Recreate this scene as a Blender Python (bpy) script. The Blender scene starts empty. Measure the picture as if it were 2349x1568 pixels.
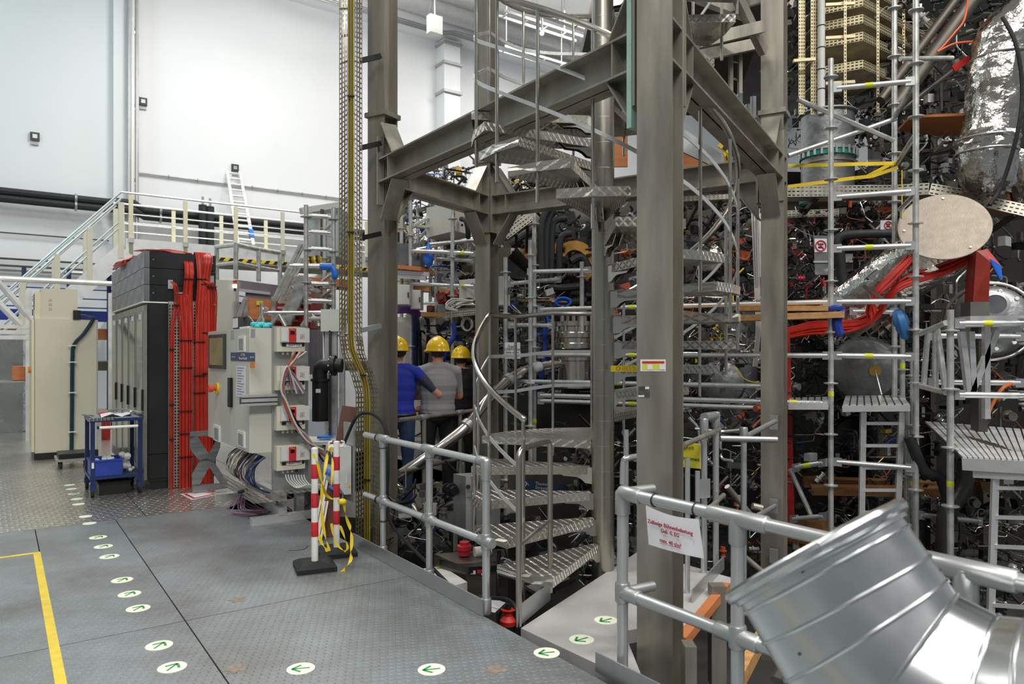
import bpy, bmesh, math, random
from mathutils import Vector, Matrix
V = Vector
sc = bpy.context.scene
COL = sc.collection
# ---------------------------------------------------------------- camera, world, light, exposure
F, H, CX, HV = 1660.0, 1.65, 1174.5, 806.0        # focal length and horizon in 2349x1568 pixels, eye height in metres
cam_data = bpy.data.cameras.new('camera')
cam_data.sensor_width = 36.0
cam_data.lens = F / 2349 * 36.0
cam_data.shift_y = (HV - 784.0) / 2349
cam_data.clip_start, cam_data.clip_end = 0.05, 200
cam_data.dof.use_dof = True
cam_data.dof.focus_distance = 6.2
cam_data.dof.aperture_fstop = 3.2
camera = bpy.data.objects.new('camera', cam_data)
camera.location = (0, 0, H)
camera.rotation_euler = (math.pi / 2, 0, 0)
COL.objects.link(camera)
sc.camera = camera
world = bpy.data.worlds.new('hall_air')
sc.world = world
world.use_nodes = True
world.node_tree.nodes['Background'].inputs[0].default_value = (0.80, 0.86, 0.90, 1)
world.node_tree.nodes['Background'].inputs[1].default_value = 0.23
E1 = V((-0.578, 0.816, 0))       # floor axis away and to the side of the camera
E2 = V((0.816, 0.578, 0))        # floor axis across
W_ = V((0.512, 0.859, 0))        # web direction of the steel frame
P_ = V((0.859, -0.512, 0))       # flange direction of the steel frame
def ST(s, t, z=0.0): return E1 * s + E2 * t + V((0, 0, z))
def lamp_or_fill(pos, size, power, color=(1, 1, 1), aim=None):
    d = bpy.data.lights.new('lamp_or_fill', 'AREA')
    d.shape = 'RECTANGLE'; d.size, d.size_y = size
    d.energy = power; d.color = color
    o = bpy.data.objects.new('lamp_or_fill', d); COL.objects.link(o)
    o.location = pos
    if aim is not None:
        o.rotation_euler = (V(aim) - V(pos)).to_track_quat('-Z', 'Y').to_euler()
for s_, t_, p_ in ((2.0, -3.0, 560), (-1.0, 7.0, 600), (12.0, 1.5, 460), (18.0, 6.0, 640), (18.0, 16.0, 760), (-6, 1.0, 1300), (-7.0, -7.0, 1000), (-8.0, 8.0, 900)):  # last two are added behind the camera to fill surfaces facing it
    lamp_or_fill(ST(s_, t_, 13.2), (5.0, 1.2), p_, (1.0, 0.97, 0.93))
lamp_or_fill(ST(17.0, -6.0, 12.5), (3.0, 3.0), 230, (0.55, 0.93, 1.0), ST(24, 0, 6))  # added cool light that tints the end bay of the wall
for s_, t_ in ((19.0, 9.0), (17.0, 22.0)):       # added upward lights that brighten the ceiling, no fixtures behind them
    lamp_or_fill(ST(s_, t_, 11.6), (3.0, 1.0), 260, (1.0, 0.97, 0.93), ST(s_, t_, 14))
sc.view_settings.view_transform = 'Standard'
sc.view_settings.look = 'None'
sc.view_settings.gamma = 1.0
sc.view_settings.use_curve_mapping = False
sc.view_settings.exposure = 0.0
# ---------------------------------------------------------------- helpers: places
def P(u, v, Y): return V(((u - CX) / F * Y, Y, H - (v - HV) / F * Y))
def G(u, v, z=0.0):                                   # pixel to a point on the level z
    return P(u, v, (H - z) * F / (v - HV))
def PS(u, v, s):                                      # pixel ray meets the plane s = const
    r = (u - CX) / F
    return P(u, v, s / (0.816 - 0.578 * r))
def PT(u, v, t):
    r = (u - CX) / F
    return P(u, v, t / (0.578 + 0.816 * r))
def lin(c): return c / 12.92 if c <= 0.04045 else ((c + 0.055) / 1.055) ** 2.4
def C(h):
    h = h.lstrip('#')
    return tuple(lin(int(h[i:i + 2], 16) / 255) for i in (0, 2, 4)) + (1,)
# ---------------------------------------------------------------- helpers: materials
MATS = {}
def node(nt, t, **kw):
    n = nt.nodes.new(t)
    for k, x in kw.items():
        if k.startswith('i'): n.inputs[int(k[1:])].default_value = x
        else: setattr(n, k, x)
    return n
def M(name, color, rough=0.5, metal=0.0, var=0.12, scale=6.0, bump=0.0, bscale=40.0, stretch=(1, 1, 1), rvar=0.1, emit=0.0, trans=0.0, coat=0.0, alpha=1.0):
    if name in MATS: return MATS[name]
    m = bpy.data.materials.new(name); m.use_nodes = True
    nt = m.node_tree; b = nt.nodes['Principled BSDF']; L = nt.links.new
    col = C(color) if isinstance(color, str) else color
    b.inputs['Base Color'].default_value = col
    b.inputs['Metallic'].default_value = metal
    b.inputs['Roughness'].default_value = rough
    tc = node(nt, 'ShaderNodeTexCoord'); mp = node(nt, 'ShaderNodeMapping'); mp.inputs['Scale'].default_value = stretch
    L(tc.outputs['Object'], mp.inputs[0])
    if var > 0:
        n = node(nt, 'ShaderNodeTexNoise'); n.inputs['Scale'].default_value = scale; n.inputs['Detail'].default_value = 4
        L(mp.outputs[0], n.inputs['Vector'])
        mr = node(nt, 'ShaderNodeMapRange'); mr.inputs['From Min'].default_value = .3; mr.inputs['From Max'].default_value = .7
        mr.inputs['To Min'].default_value = 1 - var; mr.inputs['To Max'].default_value = 1 + var
        L(n.outputs[0], mr.inputs[0])
        mx = node(nt, 'ShaderNodeVectorMath', operation='SCALE'); mx.inputs[0].default_value = col[:3]
        L(mr.outputs[0], mx.inputs['Scale']); L(mx.outputs[0], b.inputs['Base Color'])
        if rvar > 0:
            m2 = node(nt, 'ShaderNodeMapRange'); m2.inputs['From Min'].default_value = .3; m2.inputs['From Max'].default_value = .7
            m2.inputs['To Min'].default_value = max(.03, rough - rvar); m2.inputs['To Max'].default_value = min(1, rough + rvar)
            L(n.outputs[0], m2.inputs[0]); L(m2.outputs[0], b.inputs['Roughness'])
    if bump > 0:
        n = node(nt, 'ShaderNodeTexNoise'); n.inputs['Scale'].default_value = bscale; n.inputs['Detail'].default_value = 3
        L(mp.outputs[0], n.inputs['Vector'])
        bp = node(nt, 'ShaderNodeBump'); bp.inputs['Strength'].default_value = bump; bp.inputs['Distance'].default_value = 0.02
        L(n.outputs[0], bp.inputs['Height']); L(bp.outputs[0], b.inputs['Normal'])
    if emit > 0:
        b.inputs['Emission Color'].default_value = col; b.inputs['Emission Strength'].default_value = emit
    if trans > 0: b.inputs['Transmission Weight'].default_value = trans
    if alpha < 1: b.inputs['Alpha'].default_value = alpha
    if coat > 0: b.inputs['Coat Weight'].default_value = coat
    MATS[name] = m
    return m
def math_n(nt, op, a, b=None, c=None):
    n = nt.nodes.new('ShaderNodeMath'); n.operation = op
    for i, x in enumerate((a, b, c)):
        if x is None: continue
        if isinstance(x, (int, float)): n.inputs[i].default_value = x
        else: nt.links.new(x, n.inputs[i])
    return n.outputs[0]
def plate_mat(name, color, pitch, bars, rough, metal, strength, rot=0.0, wear='#5a564e', wearamt=0.35, axes='XY', var=.1):
    """checker plate: bars raised at alternating 45 degrees in a square grid"""
    m = M(name, color, rough, metal, var=0)
    nt = m.node_tree; b = nt.nodes['Principled BSDF']; L = nt.links.new
    tc = node(nt, 'ShaderNodeTexCoord'); mp = node(nt, 'ShaderNodeMapping')
    mp.inputs['Rotation'].default_value = (0, 0, rot)
    L(tc.outputs['Object'], mp.inputs[0])
    sep = node(nt, 'ShaderNodeSeparateXYZ'); L(mp.outputs[0], sep.inputs[0])
    g = lambda k: sep.outputs['XYZ'.index(k)]
    x = math_n(nt, 'DIVIDE', g(axes[0]), pitch); y = math_n(nt, 'DIVIDE', g(axes[1]), pitch)
    if axes == 'ZZ':   # vertical faces: run along the horizontal arc
        x = math_n(nt, 'DIVIDE', math_n(nt, 'ADD', g('X'), g('Y')), pitch)
    par = math_n(nt, 'MODULO', math_n(nt, 'ADD', math_n(nt, 'ADD', math_n(nt, 'FLOOR', x), math_n(nt, 'FLOOR', y)), 1000.0), 2.0)
    lx = math_n(nt, 'SUBTRACT', math_n(nt, 'FRACT', x), .5); ly = math_n(nt, 'SUBTRACT', math_n(nt, 'FRACT', y), .5)
    a = math_n(nt, 'ADD', lx, ly); c = math_n(nt, 'SUBTRACT', lx, ly)
    mixp = lambda p, q: math_n(nt, 'ADD', math_n(nt, 'MULTIPLY', p, math_n(nt, 'SUBTRACT', 1.0, par)), math_n(nt, 'MULTIPLY', q, par))
    al, ac = mixp(a, c), mixp(c, a)
    if bars == 1:
        d = math_n(nt, 'ADD', math_n(nt, 'POWER', math_n(nt, 'ABSOLUTE', math_n(nt, 'DIVIDE', al, .62)), 2.0), math_n(nt, 'POWER', math_n(nt, 'ABSOLUTE', math_n(nt, 'DIVIDE', ac, .2)), 2.0))
        h = math_n(nt, 'SUBTRACT', 1.0, math_n(nt, 'MINIMUM', d, 1.0))
    else:
        w = math_n(nt, 'ABSOLUTE', math_n(nt, 'SINE', math_n(nt, 'MULTIPLY', ac, math.pi * bars)))
        h = math_n(nt, 'MULTIPLY', w, math_n(nt, 'LESS_THAN', math_n(nt, 'ADD', math_n(nt, 'ABSOLUTE', al), math_n(nt, 'MULTIPLY', math_n(nt, 'ABSOLUTE', ac), .35)), .42))
    bp = node(nt, 'ShaderNodeBump'); bp.inputs['Strength'].default_value = strength; bp.inputs['Distance'].default_value = pitch * .12
    L(h, bp.inputs['Height']); L(bp.outputs[0], b.inputs['Normal'])
    n = node(nt, 'ShaderNodeTexNoise'); n.inputs['Scale'].default_value = 1.3; n.inputs['Detail'].default_value = 6; n.inputs['Roughness'].default_value = .65
    L(tc.outputs['Object'], n.inputs['Vector'])
    mr = node(nt, 'ShaderNodeMapRange'); mr.inputs['From Min'].default_value = .35; mr.inputs['From Max'].default_value = .7
    L(n.outputs[0], mr.inputs[0])
    mx = node(nt, 'ShaderNodeMix', data_type='RGBA'); mx.inputs['A'].default_value = C(color); mx.inputs['B'].default_value = C(wear)
    L(math_n(nt, 'MULTIPLY', mr.outputs[0], wearamt), mx.inputs['Factor'])
    m3 = node(nt, 'ShaderNodeVectorMath', operation='SCALE')
    L(mx.outputs['Result'], m3.inputs[0]); L(math_n(nt, 'ADD', .92, math_n(nt, 'MULTIPLY', h, .22)), m3.inputs['Scale'])
    L(m3.outputs[0], b.inputs['Base Color'])
    return m
# ---------------------------------------------------------------- helpers: meshes
ORG = {}
def frame(d):
    d = d.normalized()
    u = d.cross(V((0, 0, 1)))
    if u.length < 1e-4: u = V((1, 0, 0))
    u.normalize()
    return u, d.cross(u).normalized()
def crom(pts, n=6, closed=False):
    pts = [V(p) for p in pts]; out = []
    N = len(pts)
    for i in range(N if closed else N - 1):
        g = (lambda k: pts[k % N]) if closed else (lambda k: pts[min(max(k, 0), N - 1)])
        a, b, c, d = g(i - 1), g(i), g(i + 1), g(i + 2)
        for j in range(n):
            t = j / n
            out.append(0.5 * ((2 * b) + (c - a) * t + (2 * a - 5 * b + 4 * c - d) * t * t + (3 * b - a - 3 * c + d) * t ** 3))
    if not closed: out.append(pts[-1])
    return out
class MB:
    def __init__(s, mat=None):
        s.v, s.f, s.m, s.mats, s.cur = [], [], [], [], 0
        if mat is not None: s.use(mat)
    def use(s, mat):
        if isinstance(mat, str): mat = MATS[mat]
        if mat not in s.mats: s.mats.append(mat)
        s.cur = s.mats.index(mat); return s
    def add(s, vs, fs):
        o = len(s.v); s.v += [V(x) for x in vs]
        s.f += [[i + o for i in f] for f in fs]; s.m += [s.cur] * len(fs); return s
    def obox(s, c, a, b, d):                       # centre and three half vectors
        c, a, b, d = V(c), V(a), V(b), V(d)
        if a.cross(b).dot(d) < 0: b = -b
        vs = [c + i * a + j * b + k * d for k in (-1, 1) for j in (-1, 1) for i in (-1, 1)]
        return s.add(vs, [[0, 2, 3, 1], [4, 5, 7, 6], [0, 1, 5, 4], [2, 6, 7, 3], [0, 4, 6, 2], [1, 3, 7, 5]])
    def box(s, x0, x1, y0, y1, z0, z1):
        return s.obox(((x0 + x1) / 2, (y0 + y1) / 2, (z0 + z1) / 2), (abs(x1 - x0) / 2, 0, 0), (0, abs(y1 - y0) / 2, 0), (0, 0, abs(z1 - z0) / 2))
    def st(s, s0, s1, t0, t1, z0, z1):
        return s.obox(ST((s0 + s1) / 2, (t0 + t1) / 2, (z0 + z1) / 2), E1 * abs(s1 - s0) / 2, E2 * abs(t1 - t0) / 2, V((0, 0, abs(z1 - z0) / 2)))
    def bar(s, a, b, w, h, up=(0, 0, 1)):          # rectangular bar from a to b
        a, b = V(a), V(b); d = (b - a); u = d.cross(V(up))
        if u.length < 1e-5: u = V((1, 0, 0))
        u.normalize(); n = u.cross(d).normalized()
        return s.obox((a + b) / 2, d / 2, u * w / 2, n * h / 2)
    def tube(s, pts, r, n=8, closed=False, caps=True):
        pts = [V(p) for p in pts]; N = len(pts)
        rr = r if isinstance(r, (list, tuple)) else [r] * N
        tang = []
        for i in range(N):
            a = pts[(i - 1) % N] if closed or i > 0 else pts[i]
            b = pts[(i + 1) % N] if closed or i < N - 1 else pts[i]
            t = b - a
            tang.append(t.normalized() if t.length > 1e-9 else V((0, 0, 1)))
        u, w = frame(tang[0]); vs = []
        for i in range(N):
            if i: 
                u = u - tang[i] * u.dot(tang[i])
                if u.length < 1e-6: u, _ = frame(tang[i])
                u.normalize(); w = tang[i].cross(u)
            for k in range(n):
                q = 2 * math.pi * k / n
                vs.append(pts[i] + (u * math.cos(q) + w * math.sin(q)) * rr[i])
        fs = []
        for i in range(N if closed else N - 1):
            j = (i + 1) % N
            for k in range(n):
                l = (k + 1) % n
                fs.append([i * n + k, i * n + l, j * n + l, j * n + k])
        if caps and not closed:
            fs.append(list(range(n))[::-1]); fs.append([(N - 1) * n + k for k in range(n)])
        return s.add(vs, fs)
    def cyl(s, a, b, r, n=12, r2=None):
        return s.tube([a, b], [r, r if r2 is None else r2], n)
    def lathe(s, o, d, prof, n=16, closed=True):       # profile of (radius, height along d)
        o, d = V(o), V(d).normalized(); u, w = frame(d); vs, fs = [], []
        for r, h in prof:
            for k in range(n):
                q = 2 * math.pi * k / n
                vs.append(o + d * h + (u * math.cos(q) + w * math.sin(q)) * max(r, 1e-4))
        for i in range(len(prof) - 1):
            for k in range(n):
                l = (k + 1) % n
                fs.append([i * n + k, i * n + l, (i + 1) * n + l, (i + 1) * n + k])
        if closed:
            fs.append(list(range(n))[::-1]); fs.append([(len(prof) - 1) * n + k for k in range(n)])
        return s.add(vs, fs)
    def ball(s, c, r, n=10, m=6):                      # r number or three radii
        c = V(c); r = (r, r, r) if isinstance(r, (int, float)) else r
        vs = [c + V((0, 0, -r[2]))]; fs = []
        for i in range(1, m):
            p = -math.pi / 2 + math.pi * i / m
            for k in range(n):
                q = 2 * math.pi * k / n
                vs.append(c + V((r[0] * math.cos(p) * math.cos(q), r[1] * math.cos(p) * math.sin(q), r[2] * math.sin(p))))
        vs.append(c + V((0, 0, r[2])))
        for k in range(n): fs.append([0, 1 + (k + 1) % n, 1 + k])
        for i in range(m - 2):
            for k in range(n):
                l = (k + 1) % n; a = 1 + i * n
                fs.append([a + k, a + l, a + n + l, a + n + k])
        a = 1 + (m - 2) * n
        for k in range(n): fs.append([a + k, a + (k + 1) % n, len(vs) - 1])
        return s.add(vs, fs)
    def prism(s, pts, d):                              # polygon extruded by vector d
        pts = [V(p) for p in pts]; d = V(d); n = len(pts)
        nrm = V((0, 0, 0))
        for i in range(n): nrm += pts[i].cross(pts[(i + 1) % n])
        if nrm.dot(d) > 0: pts = pts[::-1]
        vs = pts + [p + d for p in pts]
        return s.add(vs, [list(range(n)), [n + i for i in range(n)][::-1]] + [[i, n + i, n + (i + 1) % n, (i + 1) % n][::-1] for i in range(n)][::1])
    def perf(s, o, U, Vv, nu, nv, fu=.45, fv=.6):      # perforated sheet: a slot in every cell
        o, U, Vv = V(o), V(U), V(Vv); vs, fs = [], []
        du, dv = U / nu, Vv / nv
        for i in range(nu):
            for j in range(nv):
                b = o + du * i + dv * j; k = len(vs)
                a0, a1, b0, b1 = (1 - fu) / 2, (1 + fu) / 2, (1 - fv) / 2, (1 + fv) / 2
                vs += [b, b + du, b + du + dv, b + dv, b + du * a0 + dv * b0, b + du * a1 + dv * b0, b + du * a1 + dv * b1, b + du * a0 + dv * b1]
                fs += [[k, k + 1, k + 5, k + 4], [k + 1, k + 2, k + 6, k + 5], [k + 2, k + 3, k + 7, k + 6], [k + 3, k, k + 4, k + 7]]
        return s.add(vs, fs)
    def ring(s, c, d, R, r, n=20, m=6):
        u, w = frame(V(d))
        return s.tube([V(c) + (u * math.cos(2 * math.pi * i / n) + w * math.sin(2 * math.pi * i / n)) * R for i in range(n)], r, m, closed=True)
    def build(s, name, parent=None, label=None, cat=None, group=None, kind=None, smooth=35, origin=None):
        me = bpy.data.meshes.new(name)
        if origin is None:
            lo = V((min(p[i] for p in s.v) for i in range(3))); hi = V((max(p[i] for p in s.v) for i in range(3)))
            origin = (lo + hi) / 2
            if parent is None: origin.z = lo.z
        me.from_pydata([p - origin for p in s.v], [], s.f)
        for m in s.mats: me.materials.append(m)
        if len(s.mats) > 1: me.polygons.foreach_set('material_index', s.m)
        if smooth:
            me.polygons.foreach_set('use_smooth', [True] * len(me.polygons))
            me.set_sharp_from_angle(angle=math.radians(smooth))
        me.update()
        o = bpy.data.objects.new(name, me); COL.objects.link(o)
        ORG[o.name] = V(origin)
        if parent is not None:
            o.parent = parent; o.location = origin - ORG[parent.name]
        else: o.location = origin
        tag(o, label, cat, group, kind)
        return o
def tag(o, label=None, cat=None, group=None, kind=None):
    for k, x in (('label', label), ('category', cat), ('group', group), ('kind', kind)):
        if x: o[k] = x
    return o
def thing(name, label, cat, loc, group=None, kind=None):
    o = bpy.data.objects.new(name, None); COL.objects.link(o)
    o.empty_display_size = .1
    o.location = loc; ORG[o.name] = V(loc)
    return tag(o, label, cat, group, kind)
def dup(o, delta=(0, 0, 0), label=None, parent=None, rotz=0.0):
    c = o.copy(); COL.objects.link(c); ORG[c.name] = ORG[o.name] + V(delta)
    if parent is not None: c.parent = parent
    else:
        c.location = o.location + V(delta); c.rotation_euler.z += rotz
    if label: c['label'] = label
    for ch in o.children: dup(ch, (0, 0, 0), None, c)
    return c
def inst(src, pos, parent, rot=None):               # copy of a part mesh, its own origin moved to pos
    c = src.copy(); COL.objects.link(c); c.parent = parent
    c.location = V(pos) - ORG[parent.name]; ORG[c.name] = V(pos)
    if rot is not None: c.rotation_euler = rot
    return c
def text(name, body, o, xd, up, size, mat, parent, align='LEFT', thick=.0006, lines=1.0, bold=0.0, xs=1.0):
    cu = bpy.data.curves.new(name, 'FONT'); cu.body = body; cu.size = size; cu.align_x = align; cu.extrude = thick
    cu.resolution_u = 2; cu.space_line = lines; cu.offset = bold
    t = bpy.data.objects.new('lettering_tmp', cu); COL.objects.link(t)
    me = bpy.data.meshes.new_from_object(t.evaluated_get(bpy.context.evaluated_depsgraph_get()))
    bpy.data.objects.remove(t); bpy.data.curves.remove(cu)
    xd = V(xd).normalized(); up = V(up).normalized(); n = xd.cross(up)
    for vert in me.vertices:
        c = vert.co; vert.co = xd * c.x * xs + up * c.y + n * c.z
    me.materials.clear(); me.materials.append(mat)
    ob = bpy.data.objects.new(name, me); COL.objects.link(ob)
    ob.parent = parent; ob.location = V(o) - ORG[parent.name]; ORG[ob.name] = V(o)
    return ob
# ---------------------------------------------------------------- palette
M('white_wall', '#eef0f2', .75, var=.02, scale=.5, bump=.05, bscale=3)
M('ceiling_paint', '#f4f4f2', .8, var=.03, scale=.4)
M('duct_grey', '#b3b4b4', .5, .2, var=.05)
M('steel', '#a39e92', .4, .68, var=.22, scale=3.5, stretch=(1.6, 1.6, .3), bump=.1, bscale=7, rvar=.1)
M('steel_dark', '#5c5750', .5, .7, var=.15, scale=3)
M('stainless', '#cfcac2', .22, 1.0, var=.06, scale=5, rvar=.05)
M('galv', '#b9bcbb', .36, .75, var=.08, scale=5, rvar=.03)
M('galv_tube', '#cfd2d2', .3, .75, var=.04, scale=4, rvar=.02)
M('alu', '#dfe0df', .3, .65, var=.06, scale=8, rvar=.06)
M('alu_white', '#e2e3e2', .4, .5, var=.04)
M('scaf', '#d0d1cd', .32, .65, var=.12, scale=10, rvar=.08)
M('tray_zinc', '#b7b2a4', .42, .8, var=.12, scale=10)
M('tray_yellow', '#c9bd98', .45, .65, var=.1, scale=6)
M('black', '#121314', .45, var=.1)
M('black_rub', '#1a1b1c', .7, var=.15, scale=20)
M('rack_black', '#17191b', .42, var=.08, scale=2)
M('rack_grey', '#74777a', .4, .25, var=.04)
M('rack_frame', '#8a8c82', .4, .4, var=.05)
M('insul_black', '#26292c', .65, var=.12, scale=10)
M('beige', '#d6d2bd', .5, var=.03, scale=2)
M('cream', '#e4ddbb', .5, var=.04)
M('cab_grey', '#cbcabf', .42, var=.03, scale=2)
M('cab_light', '#cfd0cb', .45, var=.03)
M('red_cable', '#b8281b', .45, var=.1, scale=8)
M('red_dark', '#9c1f18', .5, var=.1)
M('orange', '#e8852a', .5, var=.06)
M('yellow', '#e5c51d', .45, var=.06)
M('tape_yellow', '#d8c03c', .6, var=.12, scale=14)
M('lime_tag', '#cfd62c', .5, var=.03)
M('blue', '#1f3f9c', .42, var=.06)
M('blue_bright', '#2a72d8', .4, var=.06)
M('blue_navy', '#182a5c', .4, var=.06)
M('teal_cable', '#1d3d46', .45, var=.1)
M('green', '#2f8a4c', .5, var=.06)
M('green_ring', '#1f8f7c', .5, var=.1)
M('purple', '#7b4aa8', .5, var=.06)
M('mauve', '#8d6f86', .5, var=.06)
M('wood', '#b98c58', .6, var=.22, scale=5, stretch=(1, 6, 6))
M('plywood', '#c47a48', .6, var=.15, scale=4, stretch=(1, 1, 5))
M('ply_red', '#b8663c', .6, var=.12, scale=4)
M('brown_board', '#5d3a2c', .55, var=.1)
M('concrete', '#a9a8a6', .75, var=.12, scale=3, bump=.1, bscale=20)
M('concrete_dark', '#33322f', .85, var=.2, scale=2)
M('paper', '#e6e6ea', .7, var=.03)
M('clear_white', '#d9dcd8', .35, var=.05)
M('white_plastic', '#ecebe4', .4, var=.03)
M('screen', '#a59b74', .12, var=.15, scale=3)
M('screen_dark', '#1c2022', .12, var=.05)
M('frame_dark', '#3a3c38', .4, var=.05)
M('sign_blue', '#34496b', .5, var=.03)
M('sign_red', '#c92b34', .5, var=.03)
M('maroon', '#a3273c', .6, var=.0)
M('ink', '#23242a', .6, var=0)
M('logo_red', '#a01c2c', .5, var=0)
M('skin', '#c48a70', .5, var=.08, scale=14)
M('hair', '#3a2c24', .7, var=.2, scale=40)
M('hat_yellow', '#f2c50a', .22, var=.03, coat=.5)
M('shirt_blue', '#1b2fa0', .8, var=.12, scale=7, bump=.25, bscale=9)
M('shirt_navy', '#39384a', .8, var=.1, scale=7)
M('shirt_grey', '#8d8c8e', .85, var=.1, scale=7, bump=.3, bscale=8)
M('shirt_black', '#15151a', .8, var=.15)
M('shirt_green', '#3f5a40', .85, var=.12, bump=.3, bscale=8)
M('jeans', '#2c3f5e', .8, var=.2, scale=12)
M('trousers', '#1b191a', .8, var=.1)
M('foil', '#cfcac3', .2, 1.0, var=.1, scale=4, bump=1.0, bscale=11, rvar=.05)
M('pillow', '#8f9192', .4, .75, var=.15, scale=4, bump=.5, bscale=9)
M('vessel', '#5d5a54', .42, .75, var=.2, scale=1.5, bump=.1, bscale=6)
M('cryostat', '#3b3935', .5, .6, var=.3, scale=.9)
M('ochre', '#b98433', .45, var=.1)
M('corrug', '#d9c79a', .5, var=.05)
M('disc', '#9b9083', .55, .45, var=.08, scale=14, bump=.12, bscale=70)
M('hose_clear', '#b9b6a8', .25, .2, var=.1)
M('glow', '#fff6ea', .5, var=0, emit=6.0)
M('led_white', '#eef4ff', .5, var=0, emit=9.0)
M('sticker', '#e9f0d6', .5, var=.05, scale=20)
M('brass', '#c9a64c', .3, .9, var=.1)
M('poly_clear', '#dfe4e6', .12, trans=.9, var=0)
plate_mat('floor_plate', '#9aa3a8', .03, 1, .42, .55, .8, rot=math.radians(35.3), wear='#6f6b64', wearamt=.75)
plate_mat('alu_plate', '#d3d1ca', .07, 1, .27, .85, 1.0, rot=math.radians(35.3), wear='#9d978a', wearamt=.4)
plate_mat('tread_top', '#dedad0', .042, 5, .24, .88, 1.0, rot=.4)
plate_mat('tread_side', '#dedad0', .03, 5, .24, .88, 1.0, axes='ZZ')
# ================================================================ the hall
floor = thing('floor', None, None, (0, 0, 0), kind='structure')
def floor_plate(s0, s1, t0, t1, mat, dz=0.0):
    g = .004
    MB(mat).st(s0 + g, s1 - g, t0 + g, t1 - g, -.03, dz).build('floor_plate', floor, smooth=0)
for s0, s1, t0, t1 in ((-1, 4.78, -8, -1.6), (-1, 4.78, -1.6, .27), (-1, 4.78, .27, .93), (-1, 4.78, .93, 2.47), (4.78, 8.05, .93, 2.47), (4.78, 8.05, .27, .93), (4.78, 8.05, -1.6, .27), (4.78, 8.05, -8, -1.6)):
    floor_plate(s0, s1, t0, t1, 'floor_plate')
for s0, s1 in ((8.05, 10.6), (10.6, 13.1), (13.1, 15.6), (15.6, 18.1), (18.1, 21), (21, 24)):
    for t0, t1 in ((-10, -3), (-3, -.35), (-.35, 1.2), (1.2, 2.7), (2.7, 5.0)):
        floor_plate(s0, s1, t0, t1, 'alu_plate')
MB('steel_dark').st(-1, 24, -10, 2.46, -.3, -.032).build('floor_bearer', floor, smooth=0)
o = MB('steel_dark').st(9.4, 24, 2.46, 4.9, -.3, -.032).build('floor_bearer', floor, smooth=0)
# pale slab between the deck and the spiral stair
S1, S4 = V((.053, 4.32, 0)), V((.978, 4.19, 0))
MB('concrete').prism([S1, S1 + W_ * 1.95, S4 + W_ * 1.25, V((1.05, 4.35, 0)), V((.93, 4.4, 0)), V((.66, 4.27, 0)), V((.66, 3.56, 0))], (0, 0, -.08)).build('floor_walkway_slab', kind='structure', smooth=0)
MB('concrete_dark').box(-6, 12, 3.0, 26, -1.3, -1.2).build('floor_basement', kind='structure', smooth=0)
# platform the three workers stand on
PLAT = [V((-3.0, 7.6, 0)), V((-1.3, 7.12, 0)), V((-.43, 8.42, 0)), V((.6, 10.0, 0)), V((-2.6, 12.0, 0))]
MB('steel_dark').prism(PLAT, (0, 0, -.12)).build('floor_platform', kind='structure', smooth=0)
# walls and ceiling
MB('white_wall').st(24, 24.4, -14, 45, -.3, 14.3).build('wall_hall', kind='structure', smooth=0)
MB('white_wall').st(-8, 24.2, 34, 34.4, -1.3, 14.3).build('wall_far', kind='structure', smooth=0)
MB('ceiling_paint').st(-8, 24.4, -14, 45, 14.2, 14.5).build('ceiling', kind='structure', smooth=0)
def wp(u, v, off=.0): return PS(u, v, 24 - off)
def wt(u): 
    p = wp(u, 800); return p.dot(E2)
MB('white_wall').st(23.75, 24.05, wt(258), wt(300), 0, 14.2).build('trim_pilaster', kind='structure', smooth=0)
MB('white_wall').st(23.2, 24.05, wt(600), 45, 13.35, 14.2).build('trim_cornice', kind='structure', smooth=0)
# ventilation pipe and conduits under the ceiling
m = MB('duct_grey').cyl(ST(22.5, wt(640), 13.75), ST(22.5, 33.9, 13.75), .32, 16)
for k in range(12): m.ring(ST(22.5, wt(640) + .5 + k * 2.1, 13.75), E2, .32, .03, 16, 5)
m.build('ventilation_pipe', label='long grey ventilation pipe under the ceiling along the white wall', cat='pipe')
for k in range(3):
    q = [ST(23.12 - k * .14, wt(640), 13.25), ST(23.12 - k * .14, wt(985), 13.25), ST(22.95 - k * .14, wt(1000), 13.28), ST(22.95 - k * .14, 33.9, 13.28)]
    MB('galv').tube(q, .035, 6).build('ceiling_conduit', label='thin conduit, %s of the three under the ceiling cornice' % ('innermost', 'middle', 'outermost')[k], cat='conduit', group='conduits under the cornice')
t = thing('smoke_detector', 'small white box hanging from a thin rod below the ceiling', 'detector', PS(997, 70, 20))
MB('white_plastic').obox(PS(997, 58, 20), E1 * .12, E2 * .22, V((0, 0, .28))).build('box', t, smooth=0)
MB('galv').cyl(PS(997, 45, 20), PS(997, 45, 20) + V((0, 0, 3)), .025, 6).build('rod', t)
t = thing('wall_duct', 'white square duct with dark flange rings on the hall wall', 'duct', wp(1018, 300))
t0, t1 = wt(1001), wt(1037)
MB('white_wall').st(23.4, 24.0, t0, t1, 2, wp(1018, 105).z).build('duct_shell', t, smooth=0)
for v in (113, 158, 222):
    MB('duct_grey').st(23.3, 24.0, t0 - .06, t1 + .06, wp(1018, v).z - .05, wp(1018, v).z + .05).build('flange', t, smooth=0)
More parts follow.
